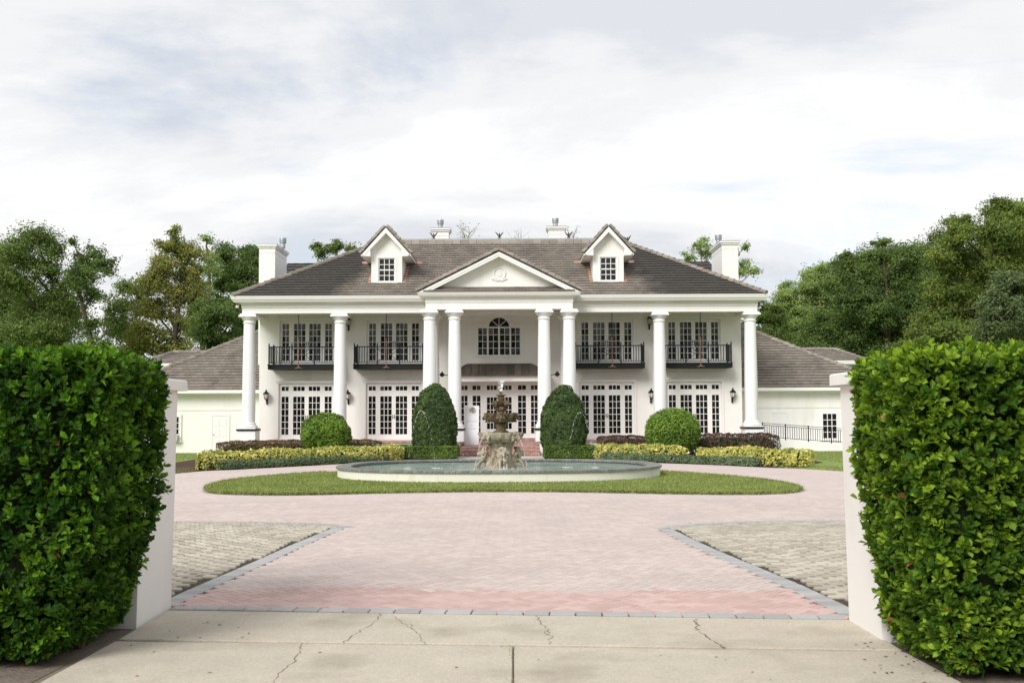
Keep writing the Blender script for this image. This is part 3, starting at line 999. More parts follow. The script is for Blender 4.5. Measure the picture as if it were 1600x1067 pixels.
tag(blades('edge_grass', edge_points(16000), 0.03, 0.08, 0.012, 'blade', 3, 0.8), 'shaggy grass fringe along the island kerb line', 'grass')
def side_points(n):
    pts = []
    while len(pts) < n:
        x, y = (rng.uniform(-19, -11.3), rng.uniform(34, 55)) if rng.random() < 0.4 else (rng.uniform(9.6, 19), rng.uniform(32, 54))
        if inside(DRIVE, x, y) or (-15 < x < -11 and y > 38) or (x > 9.3 and x < 13.2 and y > 37):
            continue
        pts.append((x, y, 0.0))
    return pts
tag(blades('lawn_grass', side_points(26000), 0.03, 0.07, 0.014, 'blade', 4), 'mown grass on the side lawns before the wings', 'grass')
def weeds():
    pts = []
    for i in range(80):
        pts.append((-0.005 + rng.gauss(0, 0.012), rng.choice((rng.uniform(6.3, 6.9), rng.uniform(7.5, 7.9))), 0.01))
    return pts
tag(blades('joint_weeds', weeds(), 0.02, 0.06, 0.004, 'blade', 5, 1.1), 'small weeds growing in the joint between concrete slabs', 'weeds')
# fallen leaves on the concrete
mb = MB()
mb.add([(-0.02, 0, 0), (0, -0.009, 0.005), (0.022, 0, 0.001), (0, 0.009, 0.004)], [(0, 1, 2), (0, 2, 3)])
lf = mb.mesh('fallen_leaf')
lf.materials.append(M['dead_leaf'])
for i in range(70):
    if i < 40:
        x, y = rng.uniform(2.55, 3.2), rng.uniform(6.4, 8.0)
        x += max(0, (8.0 - y)) * -0.05
    elif i < 55:
        x, y = rng.uniform(-3.25, -2.2), rng.uniform(6.9, 9.2)
    else:
        x, y = rng.uniform(-2.5, 2.5), rng.uniform(6.6, 9.0)
    o = place(lf, 'fallen_leaf', None, x, y, 0.031, rng.uniform(0, 6.3))
    k = rng.uniform(0.5, 1.15)
    o.scale = (k, k, k)
    tag(o, 'small dry brown leaf fallen on the concrete apron', 'leaf', 'dry leaves on the apron')

# ---------------------------------------------------------------- the mansion
CX = -0.63
YC, YP, YW = 51.83, 49.9, 54.0            # side column line, portico column line, front wall
house = thing('mansion', 'white two storey mansion with columned porch and grey tiled hip roof', 'house', (CX, 54.0, 0.0))

def wall_with_holes(name, outer, holes, y, depth, mat, parent):
    """front face in the xz plane with openings that have real reveals"""
    polys = [[Vector((x, z, 0)) for x, z in outer]] + [[Vector((x, z, 0)) for x, z in h] for h in holes]
    tris = geometry.tessellate_polygon(polys)
    flat = [p for q in polys for p in q]
    mb = MB()
    mb.add([(p.x, y, p.y) for p in flat], [tuple(t) for t in tris], 0.5)
    for h in holes:
        m = len(h)
        vs = [(x, y, z) for x, z in h] + [(x, y + depth, z) for x, z in h]
        mb.add(vs, [(i, (i + 1) % m, m + (i + 1) % m, m + i) for i in range(m)], 0.5)
    return mb.build(name, mat, parent)
def rect(x0, x1, z0, z1):
    return [(x0, z0), (x1, z0), (x1, z1), (x0, z1)]

BAYS = [CX - 10.53, CX - 5.80, CX + 5.77, CX + 10.50]
BAL = [CX - 10.50, CX - 5.95, CX + 5.84, CX + 10.50]
holes = []
for b in BAYS:
    holes.append(rect(b - 1.50, b + 1.50, 0.82, 3.80))
    holes.append(rect(b - 1.47, b + 1.47, 4.62, 7.20))
AX = -0.70
arch = [(AX - 1.16, 5.28), (AX + 1.16, 5.28), (AX + 1.16, 6.80), (AX + 0.56, 6.80)]
arch += [(AX + 0.56 * math.cos(t * math.pi / 16), 6.80 + 0.53 * math.sin(t * math.pi / 16)) for t in range(1, 16)]
arch += [(AX - 0.56, 6.80), (AX - 1.16, 6.80)]
holes.append(arch)
holes.append(rect(AX - 2.75, AX + 2.75, 0.80, 3.78))
wall_with_holes('front_wall', rect(CX - 13.1, CX + 13.1, 0.0, 7.9), holes, YW, 0.22, 'stucco', house)
mb = MB()
mb.box(CX - 13.098, CX + 13.098, YW + 0.225, 64.0, 0.0, 8.0)
mb.build('wall', 'stucco', house)
for sx in (-1, 1):
    mb = MB()
    mb.box(CX + sx * 13.1 - 0.002, CX + sx * 13.1 + 0.002, YW, YW + 0.23, 0, 7.9)
    mb.build('wall_return', 'stucco', house)

# glazed leaves -----------------------------------------------------------
def glazed(name, x0, x1, z0, z1, y, cols, rows, parent, stile=0.0, bar=0.029, top=None, bot=None, mat='white', handle=None, frame_depth=0.065):
    """white frame with glazing bars (the part); the panes are its child"""
    mb = MB()
    s = stile
    t = s if top is None else top
    b = s if bot is None else bot
    gx0, gx1, gz0, gz1 = x0 + s, x1 - s, z0 + b, z1 - t
    d = frame_depth
    if s:
        mb.box(x0, gx0, y - d, y, z0, z1)
        mb.box(gx1, x1, y - d, y, z0, z1)
    if t:
        mb.box(gx0, gx1, y - d, y, gz1, z1)
    if b:
        mb.box(gx0, gx1, y - d, y, z0, gz0)
    for i in range(1, cols):
        x = gx0 + (gx1 - gx0) * i / cols
        mb.box(x - bar / 2, x + bar / 2, y - d + 0.014, y - 0.004, gz0, gz1)
    for i in range(1, rows):
        z = gz0 + (gz1 - gz0) * i / rows
        mb.box(gx0, gx1, y - d + 0.017, y - 0.004, z - bar / 2, z + bar / 2)
    f = mb.build(name, mat, parent)
    gb = MB()
    for i in range(cols):
        for j in range(rows):
            a0, a1 = gx0 + (gx1 - gx0) * i / cols, gx0 + (gx1 - gx0) * (i + 1) / cols
            c0, c1 = gz0 + (gz1 - gz0) * j / rows, gz0 + (gz1 - gz0) * (j + 1) / rows
            tx, tz = rng.gauss(0, 0.0022), rng.gauss(0, 0.0022)
            yy = y - 0.022
            gb.add([(a0, yy - tx - tz, c0), (a1, yy + tx - tz, c0), (a1, yy + tx + tz, c1), (a0, yy - tx + tz, c1)], [(0, 1, 2, 3)])
    stuff(gb.build('panes', 'glass', f))
    if handle is not None:
        hb = MB()
        hb.box(handle - 0.018, handle + 0.018, y - d - 0.014, y - d + 0.001, (z0 + z1) / 2 - 0.2, (z0 + z1) / 2 + 0.02)
        hb.tube([(handle, y - d - 0.01, (z0 + z1) / 2 - 0.08), (handle, y - d - 0.06, (z0 + z1) / 2 - 0.08), (handle + 0.04, y - d - 0.06, (z0 + z1) / 2 - 0.08)], 0.012, 6)
        hb.build('handle', 'black', f)
    return f
def surround(x0, x1, z0, z1, y, w, d, name='door_casing', parent=house, sill=False):
    mb = MB()
    mb.box(x0 - w, x0, y - d, y + 0.02, z0, z1)
    mb.box(x1, x1 + w, y - d, y + 0.02, z0, z1)
    mb.box(x0 - w - 0.03, x1 + w + 0.03, y - d - 0.02, y + 0.02, z1, z1 + w)
    mb.box(x0 - w - 0.07, x1 + w + 0.07, y - d - 0.06, y + 0.02, z1 + w, z1 + w + 0.05)
    if sill:
        mb.box(x0 - w - 0.03, x1 + w + 0.03, y - d - 0.04, y + 0.02, z0 - 0.06, z0)
    return mb.build(name, 'white', parent)
YG = YW + 0.12
for b in BAYS:
    # ground floor: sidelight, two doors, sidelight, transoms above
    cols = [(-1.36, -0.98, 2), (-0.73, -0.11, 3), (0.11, 0.73, 3), (0.98, 1.36, 2)]
    edges = [-1.50, -0.855, 0.0, 0.855, 1.50]
    for k, (g0, g1, c) in enumerate(cols):
        e0, e1 = edges[k] + 0.002, edges[k + 1] - 0.002
        for nm, z0, z1, gz0, gz1, rows in (('door' if c == 3 else 'sidelight', 0.82, 3.235, 1.02, 3.08, 6), ('transom', 3.235, 3.80, 3.39, 3.62, 1)):
            f = glazed(nm, b + g0, b + g1, gz0, gz1, YG, c, rows, house, 0, handle=(b + (-0.05 if k == 1 else 0.05)) if nm == 'door' else None)
            fb = MB()
            fb.box(b + e0, b + g0, YG - 0.07, YG, z0, z1)
            fb.box(b + g1, b + e1, YG - 0.07, YG, z0, z1)
            fb.box(b + g0, b + g1, YG - 0.07, YG, z0, gz0)
            fb.box(b + g0, b + g1, YG - 0.07, YG, gz1, z1)
            fb.build('frame', 'white', f)
    surround(b - 1.50, b + 1.50, 0.82, 3.80, YW, 0.10, 0.05)
    cols = [(-1.34, -0.98, 2), (-0.71, -0.09, 3), (0.12, 0.74, 3), (0.99, 1.36, 2)]
    edges = [-1.47, -0.845, 0.015, 0.865, 1.47]
    for k, (g0, g1, c) in enumerate(cols):
        e0, e1 = edges[k] + 0.002, edges[k + 1] - 0.002
        f = glazed('door' if c == 3 else 'sidelight', b + g0, b + g1, 5.03, 7.04, YG, c, 6, house, 0, handle=(b + (-0.04 if k == 1 else 0.07)) if c == 3 else None)
        fb = MB()
        fb.box(b + e0, b + g0, YG - 0.07, YG, 4.62, 7.20)
        fb.box(b + g1, b + e1, YG - 0.07, YG, 4.62, 7.20)
        fb.box(b + g0, b + g1, YG - 0.07, YG, 4.62, 5.03)
        fb.box(b + g0, b + g1, YG - 0.07, YG, 7.04, 7.20)
        fb.build('frame', 'white', f)
    surround(b - 1.47, b + 1.47, 4.62, 7.20, YW, 0.10, 0.05)
# entrance
ent = [(-2.75, -2.16, -2.62, -2.24, 2), (-2.16, -1.60, -2.08, -1.72, 2), (-1.60, -0.90, -1.45, -1.02, 2), (-0.90, 0.0, -0.67, -0.13, 3), (0.0, 0.90, 0.13, 0.67, 3), (0.90, 1.60, 1.02, 1.45, 2), (1.60, 2.16, 1.72, 2.08, 2), (2.16, 2.75, 2.24, 2.62, 2)]
for k, (e0, e1, g0, g1, c) in enumerate(ent):
    door = c == 3
    x = AX
    for nm, z0, z1, gz0, gz1, rows in (('entrance_door' if door else 'sidelight', 0.80, 3.24, 1.28 if door else 1.03, 3.0 if door else 3.09, 5 if door else 6), ('transom', 3.24, 3.78, 3.40, 3.64, 1)):
        a0, a1 = (g0 + (0.0 if not door else 0.0), g1)
        f = glazed(nm, x + a0, x + a1, gz0, gz1, YG, c, rows, house, 0, handle=(x + (-0.06 if k == 3 else 0.06)) if nm == 'entrance_door' else None)
        fb = MB()
        fb.box(x + e0 + 0.002, x + a0, YG - 0.07, YG, z0, z1)
        fb.box(x + a1, x + e1 - 0.002, YG - 0.07, YG, z0, z1)
        fb.box(x + a0, x + a1, YG - 0.07, YG, z0, gz0)
        fb.box(x + a0, x + a1, YG - 0.07, YG, gz1, z1)
        fb.build('frame', 'white', f)
# arched window
for (g0, g1) in ((-1.13, -0.66), (-0.57, -0.05), (0.05, 0.57), (0.66, 1.13)):
    glazed('window', AX + g0, AX + g1, 5.31, 6.76, YG, 2, 4, house, 0, bar=0.03)
mb = MB()
for x in (-1.145, -0.615, 0.0, 0.615, 1.145):
    w = 0.045 if abs(x) < 1 else 0.015
    mb.box(AX + x - w, AX + x + w, YG - 0.08, YG, 5.28, 6.78)
mb.box(AX - 1.16, AX + 1.16, YG - 0.085, YG, 6.76, 6.83)
mb.box(AX - 1.16, AX + 1.16, YG - 0.085, YG, 5.28, 5.31)
mb.build('window_frame', 'white', house)
fan = MB()
half = [(AX + 0.55 * math.cos(t * math.pi / 16), 6.83 + 0.49 * math.sin(t * math.pi / 16)) for t in range(17)]
fan.add([(x, YG - 0.02, z) for x, z in half], [tuple(range(16, -1, -1))], 0.1)
fan = fan.build('fanlight', 'glass', house)
mb = MB()
for an in (45, 90, 135):
    mb.bar((AX, YG - 0.04, 6.85), (AX + 0.53 * math.cos(R(an)), YG - 0.04, 6.83 + 0.48 * math.sin(R(an))), 0.03, 0.03, up=(0, 1, 0))
mb.build('glazing_bar', 'white', fan)
mb = MB()
def arch_band(mb, r0, r1, y0, y1, z, n=20, sq=0.94):
    for i in range(n):
        t0, t1 = math.pi * i / n, math.pi * (i + 1) / n
        q = [(AX + r * math.cos(t), z + sq * r * math.sin(t)) for r, t in ((r0, t0), (r1, t0), (r1, t1), (r0, t1))]
        mb.add([(x, y0, zz) for x, zz in q] + [(x, y1, zz) for x, zz in q], [(0, 1, 2, 3), (7, 6, 5, 4), (0, 4, 5, 1), (1, 5, 6, 2), (2, 6, 7, 3), (3, 7, 4, 0)], 0.5)
arch_band(mb, 0.57, 0.75, YW - 0.02, YW + 0.01, 6.86)
arch_band(mb, 0.75, 0.80, YW - 0.05, YW + 0.01, 6.86)
for s in (-1, 1):
    a, b2 = sorted((AX + s * 0.58, AX + s * 1.34))
    mb.box(a, b2, YW - 0.021, YW + 0.01, 6.80, 6.95)
    a, b2 = sorted((AX + s * 0.79, AX + s * 1.38))
    mb.box(a, b2, YW - 0.052, YW + 0.01, 6.95, 7.0)
    a, b2 = sorted((AX + s * 1.16, AX + s * 1.30))
    mb.box(a, b2, YW - 0.022, YW + 0.01, 5.2, 6.80)
mb.box(AX - 0.07, AX + 0.07, YW - 0.07, YW + 0.01, 7.36, 7.62)
mb.box(AX - 1.32, AX + 1.32, YW - 0.06, YW + 0.01, 5.2, 5.28)
mb.build('window_moulding', 'stucco', house)
for x in (-0.22, 0.18):
    mb = MB()
    mb.lathe([(0.02, 0), (0.055, 0.03), (0.05, 0.07), (0.015, 0.09)], 10, (AX + x, YW + 0.30, 5.30))
    tag(mb.build('brass_bowl', 'gold_glow'), 'tiny brass bowl behind the arched window, %s one' % ('left' if x < 0 else 'right'), 'bowl')

# copper entrance roof
awn = MB()
awn.box(CX - 2.62, CX + 2.62, YW - 0.98, YW - 0.002, 3.82, 4.08)
awn = awn.build('entrance_canopy', 'stucco', house)
mb = MB()
mb.box(CX - 2.70, CX + 2.70, YW - 1.06, YW - 0.004, 4.08, 4.15)
mb.build('cornice', 'white', awn)
x0, x1, t0, t1 = CX - 2.76, CX + 2.70, -2.44, 1.08
np_ = 14
for i in range(np_):
    a, b = x0 + (x1 - x0) * i / np_, x0 + (x1 - x0) * (i + 1) / np_
    def top(x):                              # sloping hips at both ends
        if x < t0:
            return (x - x0) / (t0 - x0)
        if x > t1:
            return (x1 - x) / (x1 - t1)
        return 1.0
    fa, fb_ = max(0.02, top(a)), max(0.02, top(b))
    def P(x, f):
        return (x, YW - 1.10 + 1.06 * f, 4.155 + 0.64 * f)
    mb = MB()
    vs = [P(a, 0), P(b, 0), P(b, fb_), P(a, fa)]
    low = [(p[0], p[1] + 0.02, p[2] - 0.03) for p in vs]
    mb.add(vs + low, [(0, 1, 2, 3), (7, 6, 5, 4), (0, 4, 5, 1), (1, 5, 6, 2), (2, 6, 7, 3), (3, 7, 4, 0)])
    mb.build('copper_panel', 'copper', awn)
    if i:
        mb = MB()
        q0, q1 = Vector(P(a, 0)), Vector(P(a, fa))
        mb.bar(q0, q1, 0.045, 0.09)
        mb.build('seam', 'copper', awn)
mb = MB()
mb.bar((t0, YW - 0.05, 4.80), (t1, YW - 0.05, 4.80), 0.08, 0.05)
for s, e, t in ((-1, x0, t0), (1, x1, t1)):
    mb.add([(e, YW - 1.1, 4.15), (t, YW - 0.04, 4.795), (e, YW - 0.01, 4.15)], [(0, 1, 2)])
    mb.bar((e, YW - 1.1, 4.16), (t, YW - 0.04, 4.80), 0.05, 0.04)
mb.box(x0 - 0.02, x1 + 0.02, YW - 1.14, YW - 1.08, 4.10, 4.16)
mb.build('copper_trim', 'copper', awn)
for s, e in ((-1, x0), (1, x1)):
    mb = MB()
    mb.lathe([(0.02, 0), (0.11, 0.06), (0.14, 0.14), (0.07, 0.22), (0.015, 0.30)], 10, (e + s * 0.34, YW - 1.0, 4.06))
    mb.bar((e, YW - 1.0, 4.16), (e + s * 0.34, YW - 1.0, 4.18), 0.04)
    mb.build('canopy_finial', 'bronze', awn)

# entablature, porch ceiling, eaves ---------------------------------------
mb = MB()
EX0, EX1, EY0, EY1 = CX - 13.38, CX + 13.38, 51.48, 64.2
prof = [(0, 7.34), (0, 7.62), (0.04, 7.64), (0.04, 7.80), (0.10, 7.86), (0.10, 7.80 + 0.1), (-0.55, 7.90), (-0.55, 7.34)]
mb.ring(EX0, EX1, EY0, EY1, prof, 0.5)
mb.build('entablature', 'white', house)
mb = MB()
mb.ring(EX0, EX1, EY0, EY1, [(0.10, 7.86), (0.36, 7.90), (0.40, 7.98), (0.44, 8.02), (0.50, 8.20), (0.42, 8.20), (0.2, 8.12), (-0.3, 8.12), (-0.3, 7.905)], 0.5)
mb.build('gutter', 'white', house)
mb = MB()
mb.box(CX - 12.85, CX + 12.85, 52.0, 53.995, 7.58, 7.62)
mb.build('porch_ceiling', 'white', house)
PX0, PX1 = CX - 3.68, CX + 3.68
mb = MB()
mb.ring(PX0, PX1, 49.55, 53.0, [(0, 7.30), (0, 7.62), (0.03, 7.64), (0.03, 7.84), (0.08, 7.90), (0.08, 7.95), (-0.55, 7.95), (-0.55, 7.30)], 0.5)
mb.build('portico_entablature', 'white', house)
mb = MB()
mb.ring(PX0, PX1, 49.55, 53.0, [(0.08, 7.90), (0.30, 7.94), (0.34, 8.0), (0.40, 8.12), (0.33, 8.12), (-0.3, 8.08), (-0.3, 7.955)], 0.5)
mb.build('portico_gutter', 'white', house)
mb = MB()
mb.box(CX - 3.2, CX + 3.2, 50.05, 53.99, 7.74, 7.78)
mb.build('portico_ceiling', 'ceiling', house)

# roofs -------------------------------------------------------------------
PITCH = 3.95 / 6.77
def tiles(mb, O, U, V, poly, tw=0.335, tl=0.345, th=0.065):
    """real lapped tiles over a roof plane; poly is convex and counter-clockwise in (u, v)"""
    O, U, V = Vector(O), Vector(U).normalized(), Vector(V).normalized()
    N = U.cross(V)
    us = [p[0] for p in poly]
    vs_ = [p[1] for p in poly]
    r = 0
    v0 = min(vs_)
    while v0 < max(vs_):
        v1 = v0 + tl + 0.02
        c = math.floor(min(us) / tw) - 1
        while c * tw < max(us):
            u0 = c * tw + (r % 2) * tw * 0.5
            c += 1
            rc = [(u0 + 0.006, v0), (u0 + tw - 0.006, v0), (u0 + tw - 0.006, v1), (u0 + 0.006, v1)]
            q = clip_convex(rc, poly)
            if len(q) < 3:
                continue
            h = th * rng.uniform(0.85, 1.2)
            n = len(q)
            topv = [O + U * a + V * b + N * (0.012 + h * (1 - (b - v0) / (v1 - v0))) for a, b in q]
            low = [O + U * a + V * b for a, b in q]
            mb.add(topv + low, [tuple(range(n))] + [(i, n + i, n + (i + 1) % n, (i + 1) % n) for i in range(n)])
        v0 += tl
        r += 1
def deck(pts, name, parent, mat='roof'):
    mb = MB()
    for p in pts:
        mb.add(p, [tuple(range(len(p)))], 0.4)
    return mb.build(name, mat, parent)
def cap_mesh(l=0.44, r=0.14):
    mb = MB()
    prof = [(-r * 1.05, -0.06), (-r * 0.8, r * 0.35), (-r * 0.3, r * 0.75), (r * 0.3, r * 0.75), (r * 0.8, r * 0.35), (r * 1.05, -0.06)]
    a = [(0, x, z + 0.03) for x, z in prof]
    b = [(l, x * 0.86, z * 0.86) for x, z in prof]
    fs = [(i, i + 1, 7 + i - 1 + 0, 6 + i) for i in range(5)]
    mb.add(a + b, [(i, i + 1, 6 + i + 1, 6 + i) for i in range(5)] + [(5, 4, 3, 2, 1, 0), (6, 7, 8, 9, 10, 11)])
    me = mb.mesh('ridge_tile')
    me.materials.append(M['ridge'])
    return me
CAP = cap_mesh()
CAP_S = cap_mesh(0.34, 0.13)
def caps(p0, p1, parent, step=0.40, me=None, lift=0.05, up=(0, 0, 1)):
    p0, p1 = Vector(p0), Vector(p1)
    d = (p1 - p0).normalized()
    s = Vector(up).cross(d).normalized()
    t = d.cross(s)
    n = max(1, int((p1 - p0).length / step))
    for i in range(n):
        p = p0 + (p1 - p0) * (i / n) + t * (lift + rng.gauss(0, 0.004))
        m = Matrix((d, s, t)).transposed().to_4x4()
        o = bpy.data.objects.new('ridge_tile', me or CAP)
        link(o, parent, Matrix.Translation(p) @ m @ Matrix.Rotation(rng.gauss(0, 0.02), 4, 'X'))
def hip_roof(x0, x1, y0, y1, z, pitch, parent, D=None, capped=True, sides=('f', 'l', 'r', 'b'), name='roof_tiles', hipl=None, hipr=None):
    D = D or (y1 - y0) / 2
    zr = z + D * pitch
    dl = D if hipl is None else hipl
    dr = D if hipr is None else hipr
    A, B, C_, E_ = Vector((x0, y0, z)), Vector((x1, y0, z)), Vector((x1, y1, z)), Vector((x0, y1, z))
    P0, P1 = Vector((x0 + dl, y0 + D, zr)), Vector((x1 - dr, y0 + D, zr))
    o = deck([[A, B, P1, P0], [B, C_, P1], [C_, E_, P0, P1], [E_, A, P0]], 'roof', parent)
    mb = MB()
    sl = math.hypot(D, D * pitch)
    k = 1 / math.hypot(1, pitch)
    if 'f' in sides:
        tiles(mb, A, (1, 0, 0), (0, k, pitch * k), [(0, 0), (x1 - x0, 0), (x1 - x0 - dr, sl), (dl, sl)])
    if 'l' in sides:
        q = math.hypot(dl, D * pitch)
        tiles(mb, E_, (0, -1, 0), (dl / q, 0, D * pitch / q), [(0, 0), (y1 - y0, 0), (D, q)])
    if 'r' in sides:
        q = math.hypot(dr, D * pitch)
        tiles(mb, B, (0, 1, 0), (-dr / q, 0, D * pitch / q), [(0, 0), (y1 - y0, 0), (D, q)])
    stuff(mb.build(name, 'roof', o))
    if capped:
        if 'l' in sides:
            caps(A, P0, parent)
        if 'r' in sides:
            caps(B, P1, parent)
    return o, P0, P1
RX0, RX1 = CX - 13.74, CX + 13.74
roof, R0, R1 = hip_roof(RX0, RX1, 51.0, 64.54, 8.20, PITCH, house, capped=False)
caps(Vector((RX0, 51.0, 8.2)), R0, house)
caps(Vector((RX1, 51.0, 8.2)), R1, house)
# ridge: a course of upright blocks below a metal cap
n = 30
for i in range(n):
    a = R0.x - 0.1 + (R1.x - R0.x + 0.2) * i / n
    b = R0.x - 0.1 + (R1.x - R0.x + 0.2) * (i + 1) / n
    mb = MB()
    z = R0.z
    mb.add([(a + 0.008, R0.y - 0.32, z - 0.14), (b - 0.008, R0.y - 0.32, z - 0.14), (b - 0.008, R0.y - 0.10, z + 0.13), (a + 0.008, R0.y - 0.10, z + 0.13), (a + 0.008, R0.y + 0.3, z - 0.14), (b - 0.008, R0.y + 0.3, z - 0.14), (b - 0.008, R0.y + 0.1, z + 0.13), (a + 0.008, R0.y + 0.1, z + 0.13)],
           [(0, 1, 2, 3), (3, 2, 6, 7), (7, 6, 5, 4), (0, 3, 7, 4), (1, 5, 6, 2)])
    mb.build('ridge_block', 'ridge', house)
mb = MB()
mb.box(R0.x - 0.1, R1.x + 0.1, R0.y - 0.09, R0.y + 0.09, R0.z + 0.13, R0.z + 0.20)
mb.build('ridge_flashing', 'galv', house)

# portico gable
GP = 0.5
GX0, GX1, GY = CX - 4.08, CX + 4.08, 49.16
GZ = 8.13
gz_top = GZ + 4.08 * GP
yb = 51.0 + (gz_top - 8.2) / PITCH + 0.3
g = deck([[(GX0, GY + 0.12, GZ), (CX, GY + 0.12, gz_top), (CX, yb, gz_top), (GX0, 51.0, GZ)], [(CX, GY + 0.12, gz_top), (GX1, GY + 0.12, GZ), (GX1, 51.0, GZ), (CX, yb, gz_top)]], 'portico_roof', house)
mb = MB()
sl = math.hypot(4.08, 4.08 * GP)
kk = 1 / math.hypot(1, GP)
tiles(mb, (GX0, 51.0, GZ), (0, -1, 0), (kk, 0, GP * kk), [(0, 0), (51.0 - GY - 0.12, 0), (51.0 - GY - 0.12, sl), (51.0 - yb, sl)])
tiles(mb, (GX1, GY + 0.12, GZ), (0, 1, 0), (-kk, 0, GP * kk), [(0, 0), (51.0 - GY - 0.12, 0), (yb - GY - 0.12, sl), (0, sl)])
# skirt of tiles below the tympanum
tiles(mb, (GX0 + 0.3, GY + 0.02, GZ + 0.01), (1, 0, 0), (0, 0.88, 0.45), [(0, 0), (7.56, 0), (6.9, 0.66), (0.66, 0.66)], tl=0.33)
stuff(mb.build('portico_tiles', 'roof', g))
caps((GX0 - 0.02, GY + 0.16, GZ + 0.02), (CX, GY + 0.16, gz_top + 0.03), house, 0.38, CAP, 0.07)
caps((GX1 + 0.02, GY + 0.16, GZ + 0.02), (CX, GY + 0.16, gz_top + 0.03), house, 0.38, CAP, 0.07)
mb = MB()
mb.prism([(CX - 3.3, GZ + 0.15), (CX + 3.3, GZ + 0.15), (CX, GZ + 0.15 + 3.3 * GP)], GY + 0.62, GY + 0.85)
mb.build('tympanum', 'stucco', house)
mb = MB()
for s in (-1, 1):
    e, w = 4.02, 0.235
    mb.add([(CX + s * e, GY + 0.10, GZ + 0.0), (CX, GY + 0.10, GZ + e * GP), (CX, GY + 0.10, GZ + e * GP - w), (CX + s * (e - w * 2.0), GY + 0.10, GZ + 0.0),
            (CX + s * e, GY + 0.64, GZ + 0.0), (CX, GY + 0.64, GZ + e * GP), (CX, GY + 0.64, GZ + e * GP - w), (CX + s * (e - w * 2.0), GY + 0.64, GZ + 0.0)],
           [(0, 1, 2, 3), (7, 6, 5, 4), (0, 4, 5, 1), (1, 5, 6, 2), (2, 6, 7, 3), (3, 7, 4, 0)])
    q = 3.86
    mb.add([(CX + s * q, GY + 0.075, GZ + 0.03), (CX, GY + 0.075, GZ + q * GP + 0.03), (CX, GY + 0.075, GZ + q * GP - 0.045), (CX + s * (q - 0.15), GY + 0.075, GZ + 0.03),
            (CX + s * q, GY + 0.102, GZ + 0.03), (CX, GY + 0.102, GZ + q * GP + 0.03), (CX, GY + 0.102, GZ + q * GP - 0.045), (CX + s * (q - 0.15), GY + 0.102, GZ + 0.03)],
           [(0, 1, 2, 3), (7, 6, 5, 4), (0, 4, 5, 1), (1, 5, 6, 2), (2, 6, 7, 3), (3, 7, 4, 0)])
mb.build('rake_board', 'white', house)
# medallion
mb = MB()
mx, mz, my = CX + 0.02, 9.11, GY + 0.62
ringp = [(mx + 0.29 * math.cos(2 * math.pi * i / 28), my - 0.02, mz + 0.31 * math.sin(2 * math.pi * i / 28)) for i in range(29)]
mb.tube(ringp, 0.042, 8, cap=False)
mb.lathe([(0.0, 0), (0.2, 0.0), (0.17, 0.02), (0.0, 0.03)], 16)
for i in range(len(mb.v) - 64, len(mb.v)):
    x, y, z = mb.v[i]
    mb.v[i] = (mx + x, my - z, mz + y)
mb.prism([(mx - 0.10, mz + 0.12), (mx - 0.10, mz - 0.02), (mx, mz - 0.15), (mx + 0.10, mz - 0.02), (mx + 0.10, mz + 0.12)][::-1], my - 0.035, my - 0.01)
for s in (-1, 1):
    mb.tube([(mx + s * 0.05, my - 0.02, mz - 0.36), (mx + s * 0.2, my - 0.02, mz - 0.33), (mx + s * 0.31, my - 0.02, mz - 0.25), (mx + s * 0.38, my - 0.02, mz - 0.28)], [0.04, 0.04, 0.05, 0.045], 8)
mb.tube([(mx - 0.1, my - 0.02, mz + 0.39), (mx, my - 0.02, mz + 0.43), (mx + 0.1, my - 0.02, mz + 0.39)], 0.035, 8)
mb.build('medallion', 'stucco', house, smooth=True)

